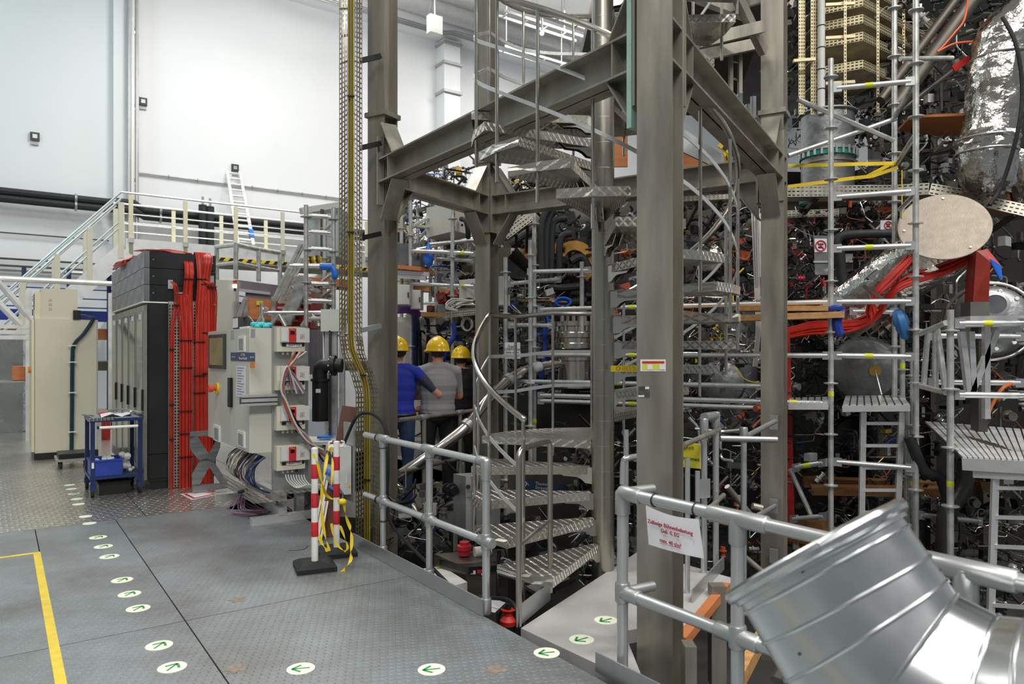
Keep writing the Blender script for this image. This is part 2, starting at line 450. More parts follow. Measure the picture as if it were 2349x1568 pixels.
# suspended ceiling trays seen above the stair
for k, (ua, va, ub, vb, ss) in enumerate(((1150, 30, 1330, 110, 19), (1180, 5, 1360, 84, 18), (1150, 110, 1350, 20, 20), (1220, 20, 1420, -30, 17))):
    a, b = PS(ua, va, ss), PS(ub, vb, ss); b.z = a.z
    t = thing('cable_ladder', ('grey cable ladder hung under the ceiling above the stair', 'short grey cable ladder crossing near the ceiling lamp', 'cable ladder running back toward the hall wall cornice', 'topmost cable ladder near the upper picture edge')[k], 'cable tray', a)
    d = (b - a).normalized(); n = d.cross(V((0, 0, 1)))
    for sg in (-1, 1): MB('duct_grey').bar(a + n * .2 * sg, b + n * .2 * sg, .04, .08).build('rail', t, smooth=0)
    for q in range(int((b - a).length / .8)):
        c = a + d * (q * .8 + .2)
        MB('duct_grey').bar(c - n * .2, c + n * .2, .05, .03).build('rung', t, smooth=0)
        if q % 3 == 0: MB('duct_grey').cyl(c, c + V((0, 0, 14.2 - c.z)), .015, 5).build('hanger', t)
t = thing('ceiling_lamp', 'small bright spot lamp under the ceiling seen through the stair', 'lamp', PS(1243, 80, 18))
MB('glow').ball(PS(1243, 76, 18), .07).build('bulb', t)
MB('duct_grey').cyl(PS(1243, 70, 18), PS(1243, 70, 18) + V((0, 0, .5)), .03, 6).build('stem', t)
# pipes and sockets on the hall wall
t = thing('riser_pipes', 'three slim grey riser pipes with red clamps on the wall pilaster', 'pipe', wp(300, 560))
for k, u in enumerate((296, 304, 314)):
    a = wp(u, 430, .4); MB(('galv', 'alu_white', 'galv')[k]).cyl(V((a.x, a.y, 4.5)), V((a.x, a.y, 14.1)), .055, 8).build('riser', t)
for v in (72, 248, 420):
    a, b = wp(294, v, .36), wp(317, v, .36); b.z = a.z
    MB('galv').bar(a, b, .12, .07).build('clamp', t, smooth=0)
    for q in (.15, .85):
        p = a.lerp(b, q); MB('red_dark').obox(p + V((0, 0, .12)), E1 * .05, E2 * .05, V((0, 0, .05))).build('clamp_pad', t, smooth=0)
for k, (u, v) in enumerate(((80, 313), (328, 233), (539, 385))):
    t = thing('wall_socket', ('dark square wall socket on the bluish wall bay', 'dark square wall socket beside the riser pipes', 'dark square wall socket above the leaning ladder')[k], 'socket', wp(u, v), 'wall sockets')
    p = wp(u, v, .03)
    MB('frame_dark').obox(p, E1 * .04, E2 * .11, V((0, 0, .11))).build('box', t, smooth=0)
    MB('galv').obox(p - E1 * .045, E1 * .01, E2 * .055, V((0, 0, .055))).build('insert', t, smooth=0)
    MB('duct_grey').obox(p - V((0, 0, .2)), E1 * .02, E2 * .09, V((0, 0, .03))).build('label_strip', t, smooth=0)
for k, (v0, v1) in enumerate(((440, 538), (456, 556))):
    t = thing('insulated_pipe', ('upper', 'lower')[k] + ' of two black insulated pipes running along the white wall', 'pipe', wp(0, v0), 'black wall pipes')
    za = wp(100, v0 + 14).z
    q = [ST(23.6, wt(-40), za), ST(23.6, wt(245), za), ST(23.35, wt(262), za), ST(23.35, wt(300), za), ST(23.6, wt(325), za - .12), ST(23.6, wt(900), za - .12)]
    MB('insul_black').tube(q, .105, 10).build('pipe', t)
    for u in (171, 362, 637):
        MB('galv').ring(ST(23.6, wt(u), za - (.12 if u > 300 else 0)), E2, .12, .035, 14, 6).build('clamp', t)
for k, u in enumerate((465, 482)):
    t = thing('vertical_pipe', ('taller', 'shorter')[k] + ' of two upright black insulated pipes behind the walkway rail', 'pipe', wp(u, 560), 'upright black pipes')
    p = wp(u, (470, 474)[k], .7)
    MB('insul_black').cyl(V((p.x, p.y, 3.2)), p, .12, 10).build('pipe', t)
    MB('galv').cyl(p, p + V((0, 0, .25)), .04, 6).build('valve_stem', t)
a, b = wp(318, 396, .06), wp(800, 470, .06); b.z = a.z
m = MB('galv').cyl(a, b, .03, 6)
for q in range(9): m.ring(a.lerp(b, q / 8), E2, .04, .02, 8, 4)
m.build('wall_conduit', label='thin steel conduit running along the white wall behind the ladder', cat='conduit')
for k, (v, off) in enumerate(((530, .1), (590, .15), (606, .15), (615, .2))):
    a = wp(-30, v, off); b = wp((250, 258, 262, 262)[k], v + 22, off); b.z = a.z
    MB('steel_dark' if k != 3 else 'galv').cyl(a, b, (.02, .03, .03, .06)[k], 6).build('wall_cable', label=('topmost thin dark cable on the wall below the stair rail', 'upper brown cable run on the wall under the access stair', 'lower brown cable run on the wall under the access stair', 'thick grey cable tray low on the wall under the access stair')[k], cat='cable', group='wall cable runs')
# leaning ladder
t = thing('ladder', 'white aluminium ladder leaning on the wall above the walkway', 'ladder', PS(550, 556, 21.8))
a0, a1, b0, b1 = PS(545, 556, 21.6), PS(521, 391, 23.9), PS(581, 560, 21.6), PS(550, 394, 23.9)
for a, b in ((a0, a1), (b0, b1)): MB('alu_white').bar(a, b, .05, .09, E2).build('stile', t, smooth=0)
for k in range(12):
    q = (k + .6) / 12
    MB('alu_white').cyl(a0.lerp(a1, q), b0.lerp(b1, q), .03, 6).build('rung', t)
MB('blue_bright').bar(b0.lerp(b1, .08), b0.lerp(b1, .18), .12, .12, E2).build('strap', t, smooth=0)
# elevated walkway along the wall with its access stair
t = thing('elevated_walkway', 'elevated aluminium walkway with hazard striped kerbs along the white wall', 'walkway', PS(290, 545, 20.5))
zd = 4.5; ta, tb = PS(288, 545, 20.5).dot(E2), PS(1000, 600, 20.5).dot(E2)
MB('alu_white').st(20.5, 22.1, ta, tb, zd - .28, zd - .2).build('deck', t, smooth=0)
def hazard(name, a, b, w, par):
    d = b - a; n = max(2, int(d.length / .24)); m = MB('yellow').bar(a, b, .02, w)
    m.use('black')
    for q in range(n): 
        c = a + d * ((q + .3) / n); e = a + d * ((q + .75) / n)
        m.prism([c + V((0, 0, -w / 2)), e + V((0, 0, -w / 2)), e + V((0, 0, w / 2)) + d / n * .3, c + V((0, 0, w / 2)) + d / n * .3], d.cross(V((0, 0, 1))).normalized() * .016)
    return m.build(name, par, smooth=0)
for ss in (20.5, 22.1):
    MB('alu_white' if ss < 21 else 'beige').st(ss - .03, ss + .03, ta, tb, zd - .42, zd).build('edge_beam', t, smooth=0)
    hazard('hazard_strip', ST(ss - .05, PS(357, 550, 20.5).dot(E2), zd - (.36 if ss < 21 else -.1)), ST(ss - .05, tb, zd - (.36 if ss < 21 else -.1)), .09, t)
    for k in range(13):
        tt = ta + .12 + k * 1.28
        MB('cream' if k < 3 or ss > 21 else 'beige').st(ss - .03, ss + .03, tt - .05, tt + .05, zd - .4, zd + 1.1).build('rail_post', t, smooth=0)
        MB('galv').st(ss - .05, ss + .02, tt - .07, tt + .07, zd - .1, zd + .02).build('post_foot', t, smooth=0)
    for z, r in ((1.15, .028), (.62, .015), (.4, .015)):
        MB('alu_white').cyl(ST(ss, ta - .1, zd + z), ST(ss, tb, zd + z), r, 6).build('rail', t)
for k, tt in enumerate((ta + .2, ta + 5.2)):
    MB('alu_white').bar(ST(22.1, tt + .6, zd - .4), ST(23.7, tt - .3, 2.2), .28, .22).build('support_strut', t, smooth=0)
    MB('alu_white').bar(ST(20.8, tt + .6, zd - .5), ST(23.9, tt + .6, zd - .5), .2, .2).build('bracket_beam', t, smooth=0)
s = thing('access_stair', 'straight aluminium stair with handrails rising to the elevated walkway', 'stair', PS(0, 830, 20.5))
def foot_t(u): return PS(u, 700, 20.5).dot(E2)
tl, zl = foot_t(-120), .55
for ss in (20.5, 21.5):
    MB('alu_white').bar(ST(ss, ta, zd - .3), ST(ss, tl, zl), .06, .42).build('stringer', s, smooth=0)
    for dz, r in ((1.15, .03), (.98, .03), (.45, .022), (.3, .022)):
        MB('alu_white').cyl(ST(ss, ta - .1, zd + dz), ST(ss, tl, zl + dz + .15), r, 6).build('handrail', s)
    for k in range(6):
        q = (k + .15) / 5.2; tt = ta + (tl - ta) * q; zz = zd - .3 + (zl - zd + .3) * q
        MB('beige').st(ss - .04, ss + .04, tt - .06, tt + .06, zz - .1, zz + 1.3).build('rail_post', s, smooth=0)
for k in range(20):
    q = (k + .5) / 20
    p = ST(20.55, ta, zd - .3).lerp(ST(20.55, tl, zl), q)
    MB('alu').obox(p + E1 * .45, E1 * .44, E2 * .13, V((0, 0, .02))).build('tread', s, smooth=0)
# blue storage rack below the stair
t = thing('pallet_rack', 'blue steel storage rack with orange back beam by the white wall', 'rack', PS(60, 800, 22.5))
for u in (55, 158, 250, -20):
    p = PS(u, 720, 22.3); MB('blue_navy').obox(V((p.x, p.y, 1.9)), E1 * .04, E2 * .05, V((0, 0, 1.9))).build('upright', t, smooth=0)
za = PS(60, 722, 22.3).z
MB('blue').st(22.2, 22.3, PS(-40, 720, 22.3).dot(E2), PS(258, 720, 22.3).dot(E2), za - .14, za + .14).build('beam', t, smooth=0)
MB('plywood').st(22.5, 22.6, PS(-40, 720, 22.3).dot(E2), PS(258, 720, 22.3).dot(E2), za - .62, za - .32).build('back_beam', t, smooth=0)
for k, v in enumerate((660, 682, 703, 712)):
    z = PS(100, v, 22.3).z
    MB('blue').cyl(ST(22.3, PS(-40, 720, 22.3).dot(E2), z), ST(22.3, PS(258, 720, 22.3).dot(E2), z), .018, 5).build('wire', t)
# ================================================================ racks with red cables
ZUP = V((0, 0, 1))
for i in range(5):
    s0, s1 = 9.53 + .6 * i, 10.13 + .6 * i
    t = thing('server_rack', ('black equipment rack at the near end of the row, red cables down its side', 'second rack of the row from the red cables', 'middle rack of the five rack row', 'fourth rack of the row from the red cables', 'rack at the far end of the row')[i], 'rack', ST(s0 + .3, 1.8, 0), 'equipment racks in a row')
    g = .004
    MB('rack_black').st(s0 + g, s1 - g, 1.44, 2.21, .1, 2.23).build('body', t, smooth=0)
    MB('rack_black').st(s0 + .02, s1 - .02, 1.46, 2.19, 0, .1).build('plinth', t, smooth=0)
    d = MB('rack_frame').st(s0 + .012, s1 - .012, 1.4, 1.435, .12, 2.2).build('door', t, smooth=0)
    MB(M('rack_glass', '#9aa09e', .14, .55, var=.12, scale=2)).st(s0 + .09, s1 - .09, 1.394, 1.4, .25, 2.12).build('window', d, smooth=0)
    MB('black').st(s0 + .03, s0 + .05, 1.375, 1.4, .95, 1.2).build('handle', d, smooth=0)
    MB('paper').st(s0 + .2, s0 + .34, 1.389, 1.394, 2.04, 2.1).build('name_plate', d, smooth=0)
    MB('white_plastic').st(s0, s1, 1.385, 2.21, 2.232, 2.248).build('top_strip', t, smooth=0)
    for k in range(3):
        b = MB('rack_grey').st(s0 + g, s1 - g, 1.4, 1.46, 2.252 + .2 * k, 2.446 + .2 * k).build('panel', t, smooth=0)
        MB('rack_black').st(s0 + g, s1 - g, 1.462, 2.21, 2.252 + .2 * k, 2.446 + .2 * k).build('top_box', t, smooth=0)
        if i == 0:
            for tt in (1.5, 2.17): MB('galv').cyl(ST(s0, tt, 2.35 + .2 * k), ST(s0 - .006, tt, 2.35 + .2 * k), .008, 6).build('screw', b)
    if i == 0:
        MB('rack_black').st(s0 - .012, s0, 1.45, 2.2, .14, .42).build('side_panel', t, smooth=0)
        MB('rack_black').st(s0 - .012, s0, 1.45, 2.2, .43, 2.22).build('side_panel', t, smooth=0)
        for u, v, w, h in ((391, 652, 10, 20), (480, 640, 20, 16), (419, 672, 26, 4)):
            p = PS(u, v, s0 - .006); MB('duct_grey').obox(p, E1 * .006, E2 * w * .0027, ZUP * h * .0027).build('cable_port', t, smooth=0)
random.seed(3)
M('red_cable_b', '#a02015', .45, var=.1)
M('red_cable_c', '#c83a26', .42, var=.1)
def red_bundle(name, label, path, widths, n, layers=2, ties=()):
    t = thing(name, label, 'cable bundle', V((path[-1].x, path[-1].y, 0)), 'red cable bundles on the racks')
    pts = crom(path, 5)
    ws = []
    for i in range(len(pts)):
        q = i / (len(pts) - 1) * (len(widths) - 1); j = min(int(q), len(widths) - 2)
        ws.append(widths[j] + (widths[j + 1] - widths[j]) * (q - j))
    for lay in range(layers):
        for k in range(n):
            f = (k + .5) / n - .5; ph = random.uniform(-.004, .004) + (.5 / n * ws[-1] * lay)
            q = [p + E2 * (w * f + ph) - E1 * (.004 + .014 * lay + random.uniform(-.003, .003)) for p, w in zip(pts, ws)]
            MB(('red_cable', 'red_cable_b', 'red_cable_c')[(k * 2 + lay) % 3]).tube(q, widths[-1] / n * .5, 6).build('cable', t)
    for v in ties:
        i = min(range(len(pts)), key=lambda k: abs(pts[k].z - v))
        p, w = pts[i], ws[i] / 2 + .006
        MB('black').obox(p - E1 * .018, E2 * w, E1 * .024, ZUP * .004).build('cable_tie', t, smooth=0)
    return t
SR = 9.46
q = lambda u, v, ds=0: PS(u, v, SR + ds)
tz = lambda *vs: [q(440, v).z for v in vs]
red_bundle('red_cable_bundle', 'thin red cable bundle leaving a port high on the near rack side', [q(393, 646), q(402, 656, -.04), q(405, 690), q(397, 740), q(394, 800), q(393, 1126)], (.02, .05, .055, .045, .045), 4, 1, tz(700, 790, 900, 1000))
red_bundle('red_cable_bundle', 'wide red cable bundle down the tray in the middle of the rack side', [q(418, 676), q(420, 700), q(425, 780), q(425, 900), q(425, 1126)], (.1, .13, .135, .135), 9, 2, tz(780, 852, 925, 1000, 1060))
red_bundle('red_cable_bundle', 'red cable bundle arching over the rack top beside the port', [q(330, 577, 2.0), q(350, 574, 1.2), q(395, 577, .55), q(425, 592, .2), q(433, 620, -.02), q(429, 680), q(431, 780)], (.3, .2, .14, .1, .1, .12), 7, 2, tz(640))
red_bundle('red_cable_bundle', 'red cable bundle falling from the rack top behind the control cabinet', [q(452, 600, .3), q(458, 580, .1), q(462, 640), q(458, 720), q(457, 900), q(457, 1110)], (.14, .12, .1, .12, .12), 8, 2, tz(645, 783, 852, 922))
red_bundle('red_cable_bundle', 'outermost red cable bundle at the back edge of the rack side', [q(468, 580, .3), q(476, 592, 0), q(470, 640), q(474, 690), q(475, 900), q(475, 1110)], (.1, .1, .1, .11, .11), 8, 2, tz(650, 783, 852))
red_bundle('red_cable_bundle', 'short red cable bundle from the small rear rack port', [q(470, 648), q(482, 650, -.04), q(489, 680), q(487, 760), q(486, 860)], (.1, .1, .09, .08), 6, 1, tz(655,))
t = thing('loose_red_cables', 'loose red cable ends with blue plugs hanging over the rack row', 'cable', PT(275, 604, 1.38), 'red cable bundles on the racks')
for k in range(14):
    a = random.uniform(-.12, .12)
    pts = [ST(10.0 + a, 2.0, 2.9), ST(10.6 + a, 1.75, 2.96 + random.uniform(0, .05)), ST(11.3 + a, 1.5, 2.9 + random.uniform(0, .06)), PT(276 + random.uniform(-6, 6), 604 + random.uniform(-5, 5), 1.36), PT(262 + random.uniform(-3, 4), 612 + random.uniform(-4, 6), 1.33)]
    c = MB('red_cable').tube(crom(pts, 5), .011, 6).build('cable', t)
    if k % 3 == 0: MB('blue_bright').tube([pts[4], pts[4].lerp(pts[3], .9)], .014, 6).build('plug', c)
for k, (u0, u1, lab) in enumerate(((386, 412, 'perforated upright cable tray with wide gap on the rack side'), (438, 449, 'narrow perforated cable tray between two red bundles'))):
    t = thing('wall_tray', lab, 'cable tray', V((q(u0, 900).x, q(u0, 900).y, 0)), 'upright trays on the rack side')
    a, b = q(u0, 1127, .03), q(u1, 1127, .03); zt = q(u0, 690).z
    MB('tray_zinc').perf(V((a.x, a.y, .01)), b - a - ZUP * (b.z - a.z), ZUP * (zt - .01), 4 if k == 0 else 2, 60, .45, .6).build('tray_bottom', t, smooth=0)
    for p in (a, b): MB('tray_zinc').obox(V((p.x, p.y, zt / 2)) - E1 * .02, E1 * .03, E2 * .002, ZUP * zt / 2 * .99).build('tray_side', t, smooth=0)
# aluminium X bracket in front of the bundles
SB = 8.95
X = lambda *ps: [PS(u, v, SB) for u, v in ps]
m = MB(M('alu_raw', '#a7abae', .38, .9, var=.2, scale=3, stretch=(1, 1, 6)))
for poly in (((436, 990), (507, 985), (503, 1000), (453, 1000), (436, 1006)), ((436, 1000), (453, 1000), (480, 1041), (475, 1055), (459, 1058), (436, 1030)),
             ((503, 999), (507, 1000), (505, 1026), (491, 1062), (475, 1055), (480, 1041), (489, 1024)), ((459, 1056), (475, 1050), (492, 1060), (480, 1071)),
             ((459, 1056), (480, 1071), (457, 1113), (441, 1113), (440, 1089)), ((492, 1060), (520, 1102), (522, 1110), (507, 1110), (480, 1071)), ((441, 1112), (522, 1107), (523, 1119), (442, 1129))):
    m.prism(X(*poly), E1 * .03)
o = m.build('bracket_plate', label='raw aluminium X shaped bracket plate leaning before the red cables', cat='bracket', smooth=0)
p = [G(412, 1133), G(470, 1126), G(508, 1133), G(440, 1147)]
t = thing('floor_notice', 'white notice sheet with a red border taped to the floor', 'notice', p[0])
MB('clear_white').prism([a + ZUP * .003 for a in p], ZUP * .001).build('cover_film', t, smooth=0)
c0 = sum(p, V()) / 4
for f, mt, z in ((.8, 'sign_red', .005), (.62, 'paper', .0065)):
    MB(mt).prism([c0 + (a - c0) * f + ZUP * z for a in p], ZUP * .001).build('print_area', t, smooth=0)
# ================================================================ beige cabinet with cooling unit
t = thing('beige_cabinet', 'tall beige control cabinet with dark cables clipped down its side', 'cabinet', ST(13.6, .85, 0))
MB('beige').st(13.17, 14.3, .44, 1.27, .1, 2.15).build('body', t, smooth=0)
MB('black').st(13.15, 14.3, .43, 1.28, 0, .1).build('plinth', t, smooth=0)
MB('cream').st(13.2, 14.27, .40, .435, .12, 2.13).build('door', t, smooth=0)
MB('orange').cyl(ST(13.45, .40, 1.37), ST(13.45, .36, 1.37), .05, 12).build('switch', t)
MB('duct_grey').st(13.16, 13.18, 1.255, 1.275, .1, 2.14).build('edge_trim', t, smooth=0)
MB('black').obox(PS(176, 722, 13.2), E1 * .06, E2 * .05, ZUP * .07).build('connector', t, smooth=0)
for k in range(3):
    pts = [PS(x + k * 2, y, 13.12) for x, y in ((185, 722), (207, 727), (211, 733), (190, 765), (168, 790), (164, 830), (163, 950), (162, 1030), (161, 1052))]
    MB('teal_cable').tube(crom(pts, 4), .018, 6).build('cable', t)
for v in (792, 830, 900, 990): MB('white_plastic').obox(PS(166, v, 13.1), E1 * .02, E2 * .055, ZUP * .008).build('cable_clip', t, smooth=0)
t = thing('cooling_unit', 'beige cooling unit with grilles standing on the beige cabinet', 'cooling unit', ST(13.6, .75, 2.15))
MB('beige').st(13.2, 13.9, .52, 1.0, 2.152, 2.62).build('housing', t, smooth=0)
MB('cream').st(13.22, 13.88, .44, .52, 2.152, 2.56).build('front_cover', t, smooth=0)
for k in range(8): MB('frame_dark').st(13.3, 13.5, .43, .44, 2.3 + k * .03, 2.312 + k * .03).build('grille_slot', t, smooth=0)
text('print', ' :::\n :::\n :::', PS(108, 690, 13.19), E2, ZUP, .07, MATS['ink'], t)
t = thing('wrapped_cabinet', 'grey cabinet wrapped in clear plastic sheet at the picture edge', 'cabinet', G(10, 985))
c = G(5, 990); w = E2 * .4
MB(M('wrapped', '#9a9a92', .25, .3, var=.2, scale=3)).obox(c + ZUP * .95, E1 * .3, E2 * .35, ZUP * .95).build('body', t, smooth=0)
m = MB(M('film', '#e4ebee', .1, var=0, trans=.85, bump=.8, bscale=4)).obox(c + ZUP * 1.0 - E1 * .02, E1 * .33, E2 * .39, ZUP * 1.0); m.build('plastic_film', t, smooth=0)
t = thing('aluminium_gantry', 'aluminium tube gantry with slanted braces behind the beige cabinet', 'gantry', PS(0, 760, 16))
ag = lambda u, v: PS(u, v, 16.2)
a, b = ag(-30, 637), ag(262, 655); b.z = a.z
MB('alu_white').cyl(a, b, .05, 8).build('top_tube', t)
MB('alu_white').cyl(ag(-30, 615), ag(76, 738), .06, 8).build('brace', t)
MB('alu_white').cyl(ag(-30, 668), ag(48, 746), .06, 8).build('brace', t)
a, b = ag(-30, 748), ag(80, 748); b.z = a.z
for k in range(3): MB('alu_white').bar(a - ZUP * .1 * k, b - ZUP * .1 * k, .1, .07).build('profile', t, smooth=0)
for u in (66, 255): a = ag(u, 745); MB('alu_white').obox(V((a.x, a.y, 1.4)), E1 * .04, E2 * .05, ZUP * 1.4).build('profile_post', t, smooth=0)
t = thing('cardboard_box', 'small brown cardboard box on a shelf behind the beige cabinet', 'box', PS(55, 868, 16.6))
MB('plywood').obox(PS(57, 855, 16.6), E1 * .2, E2 * .2, ZUP * .13).build('carton', t, smooth=0)
MB('cream').obox(PS(57, 855, 16.6) + ZUP * .131, E1 * .2, E2 * .03, ZUP * .002).build('tape', t, smooth=0)
MB('galv').obox(PS(57, 870, 16.6) - ZUP * .03, E1 * .3, E2 * .4, ZUP * .015).build('shelf_board', t, smooth=0)
# ================================================================ tool trolley
tr = thing('tool_trolley', 'navy blue two shelf tool trolley with white push bar', 'trolley', ST(9.75, 1.1, 0))
s0, s1, t0, t1 = 9.42, 10.05, .86, 1.34
for ss in (s0, s1):
    for tt in (t0, t1):
        MB('blue_navy').st(ss - .022, ss + .022, tt - .022, tt + .022, .13, .88).build('leg', tr, smooth=0)
        c = MB('blue_navy').obox(ST(ss, tt, .11), E1 * .03, E2 * .03, ZUP * .03).build('caster', tr, smooth=0)
        MB('black_rub').cyl(ST(ss + .02, tt - .017, .055), ST(ss + .02, tt + .017, .055), .054, 14).build('wheel', c)
for z, n in ((.85, 'shelf'), (.2, 'shelf')): MB('blue_navy').st(s0 - .03, s1 + .03, t0 - .03, t1 + .03, z, z + .035).build(n, tr, smooth=0)
MB(M('shelf_mat', '#8f979c', .5, .3)).st(s0, s1, t0, t1, .885, .89).build('shelf_mat', tr, smooth=0)
MB('white_plastic').cyl(ST(s0 - .07, t0 + .06, .79), ST(s0 - .07, t1 - .03, .79), .016, 10).build('push_bar', tr)
for tt in (t0 + .05, t1 - .02): MB('blue_navy').bar(ST(s0, tt, .79), ST(s0 - .07, tt, .79), .02, .03).build('bar_bracket', tr, smooth=0)
MB('paper').st(s0 - .024, s0 - .022, t0 - .012, t0 + .012, .33, .42).build('price_tag', tr, smooth=0)
t = thing('plastic_crate', 'blue plastic crate on the lower trolley shelf', 'crate', ST(9.6, 1.0, .235))
a0, a1, b0, b1, z0, z1 = 9.4, 9.75, .84, 1.16, .236, .42
for x in ((a0, a1, b0, b0 + .01, z0, z1), (a0, a1, b1 - .01, b1, z0, z1), (a0, a0 + .01, b0, b1, z0, z1), (a1 - .01, a1, b0, b1, z0, z1)): MB('blue').st(*x).build('side_wall', t, smooth=0)
MB('blue').st(a0, a1, b0, b1, z0, z0 + .01).build('bottom', t, smooth=0)
MB('blue').st(a0 - .012, a1 + .012, b0 - .012, b0, z1 - .02, z1).st(a0 - .012, a1 + .012, b1, b1 + .012, z1 - .02, z1).st(a0 - .012, a0, b0, b1, z1 - .02, z1).st(a1, a1 + .012, b0, b1, z1 - .02, z1).build('rim', t, smooth=0)
m = MB('clear_white')
for k in range(10): m.ball(ST(random.uniform(a0 + .05, a1 - .05), random.uniform(b0 + .05, b1 - .05), z1 - .02), random.uniform(.02, .04), 6, 4)
m.build('plastic_bags', label='crumpled clear plastic bags filling the blue crate', cat='bags', kind='stuff')
for k, (name, mt, u, v, lab) in enumerate((('pliers', 'red_cable', 225, 950, 'red handled pliers lying on the tool trolley'), ('screwdriver', 'orange', 238, 948, 'orange handled screwdriver lying on the tool trolley'), ('wrench', 'stainless', 215, 955, 'steel wrench lying on the tool trolley'))):
    p = G(u, v, .9); d = (E2 * math.cos(k) + E1 * math.sin(k)).normalized()
    t = thing(name, lab, 'tool', p)
    MB(mt).tube([p + ZUP * .012, p + d * .06 + ZUP * .014, p + d * .11 + ZUP * .012], [.011, .014, .008], 8).build('handle', t)
    MB('stainless').tube([p + d * .1 + ZUP * .012, p + d * .2 + ZUP * .012], [.006, .004], 6).build('shaft', t)
    MB('stainless').obox(p + d * .21 + ZUP * .012, d * .018, d.cross(ZUP) * .012, ZUP * .006).build('jaw', t, smooth=0)
for k in range(7):
    p = G(205 + k * 9, 966 - k * .6, .892)
    m = MB('stainless').lathe(p, (0, 0, 1), [(.018, 0), (.018, .03), (.014, .032), (.014, .002)], 10, False)
    m.build('steel_socket', label='%s steel socket in the row along the trolley edge' % ('first', 'second', 'third', 'fourth', 'fifth', 'sixth', 'last')[k], cat='socket', group='steel sockets on the trolley')
p = G(265, 952, .9); m = MB('paper')
m.add([p + E2 * a * .16 + E1 * b * .12 + ZUP * (.01 + .02 * math.sin(a * 5 + b * 3)) for a in (-1, -.3, .3, 1) for b in (-1, -.2, .5, 1)], [[4 * i + j, 4 * i + j + 1, 4 * i + j + 5, 4 * i + j + 4] for i in range(3) for j in range(3)])
m.build('crumpled_paper', label='crumpled white paper sheet on the tool trolley', cat='paper')
m = MB('galv').tube(crom([G(240, 942, .9), G(270, 938, .93), G(300, 940, .93), G(322, 946, .93)], 4), .012, 6); m.ring(G(300, 943, .95), (0, 0, 1), .03, .008)
m.build('steel_hook', label='long steel rod with a ring across the trolley top', cat='rod')
m = MB('clear_white')
for k in range(14): m.ball(G(283, 1080, .24) + V((random.uniform(-.1, .1), random.uniform(-.1, .1), random.uniform(.0, .2))), random.uniform(.02, .045), 6, 4)
m.build('plastic_bag', label='clear bag of small metal parts on the lower trolley shelf', cat='bag')
t = thing('dolly', 'flat dolly with a black cover beside the trolley', 'dolly', G(165, 1075))
c = G(168, 1068); MB('galv').obox(c + ZUP * .12, E1 * .28, E2 * .22, ZUP * .015).build('platform', t, smooth=0)
MB('black').obox(c + ZUP * .17, E1 * .24, E2 * .19, ZUP * .035).build('cover', t, smooth=0)
for a in (-.2, .2):
    for b in (-.16, .16): MB('black_rub').cyl(c + E1 * a + E2 * b + ZUP * .053 - E2 * .015, c + E1 * a + E2 * b + ZUP * .053 + E2 * .015, .05, 12).build('wheel', t)
t = thing('black_case', 'black plastic case on the floor under the tool trolley', 'case', ST(9.75, 1.05, 0))
MB('black').st(9.5, 10.0, .93, 1.25, 0, .13).build('shell', t, smooth=0)
MB('black_rub').st(9.49, 10.01, .92, 1.26, .13, .15).build('lid', t, smooth=0)
t = thing('fire_extinguisher', 'red fire extinguisher on the floor behind the tool trolley', 'fire extinguisher', G(243, 1008, 0) )
c = G(243, 1008)
MB('red_dark').lathe(c, (0, 0, 1), [(.07, 0), (.075, .03), (.075, .36), (.05, .42), (.02, .44)], 14).build('cylinder', t)
MB('black').lathe(c, (0, 0, 1), [(.025, .44), (.025, .5), (.01, .52)], 8).build('valve', t)
MB('black_rub').tube(crom([c + V((.02, 0, .48)), c + V((.1, 0, .44)), c + V((.1, 0, .2))], 4), .012, 6).build('hose', t)
# ================================================================ control cabinet with flow monitors
TC = 1.96
cab = thing('control_cabinet', 'light grey control cabinet with touch screen and emergency stop on an aluminium stand', 'cabinet', ST(7.8, 2.3, 0))
cp = lambda u, v, d=0.0: PT(u, v, TC - d)
zt, zb = cp(594, 749).z, cp(592, 1048).z
sm = cp(529, 900).dot(E1); sR, sL = 7.13, cp(477, 900).dot(E1)
MB('cab_grey').st(sR, sL, TC + .02, TC + .24, zb, zt).build('body', cab, smooth=0)
dl = MB('cab_grey').st(sm + .003, sL - .006, TC, TC + .02, zb + .006, zt - .006).build('door', cab, smooth=0)
dr = MB('cab_grey').st(sR + .006, sm - .003, TC, TC + .02, zb + .006, zt - .006).build('door', cab, smooth=0)
def front(name, u0, u1, v0, v1, mat, par, d=.004):
    a = cp((u0 + u1) / 2, (v0 + v1) / 2); sa, sb = cp(u0, v0).dot(E1), cp(u1, v0).dot(E1)
    za, zb_ = cp((u0 + u1) / 2, v0).z, cp((u0 + u1) / 2, v1).z
    return MB(mat).st(sb, sa, TC - d, TC + .001, zb_, za).build(name, par, smooth=0)
front('screen_frame', 482, 519, 767, 845, 'frame_dark', dl, .02); front('touch_screen', 485, 515, 775, 837, 'screen', dl, .022)
front('handle', 528.5, 534, 866, 933, 'black', dr, .03)
front('name_sign', 530, 585, 808, 828, 'sign_blue', dr); front('grey_plate', 530, 538, 757, 776, 'duct_grey', dr); front('grey_plate', 576, 586, 754, 775, 'duct_grey', dr)
front('orange_label', 574, 585, 829, 844, 'orange', dr); front('instruction_sheet', 543, 563, 839, 910, 'paper', dr)
fx, fn = -E1, -E2
text('sign_text', 'CTR\nReachtek', cp(557, 816, .0055), fx, ZUP, .036, MATS['paper'], cab, 'CENTER', lines=.95, xs=2.2)
text('sign_text', 'W7-X', cp(578, 821, .0055), fx, ZUP, .022, MATS['paper'], cab, 'CENTER', xs=2.2)
front('faded_print', 531.5, 540, 817, 819, 'duct_grey', cab, .0055)
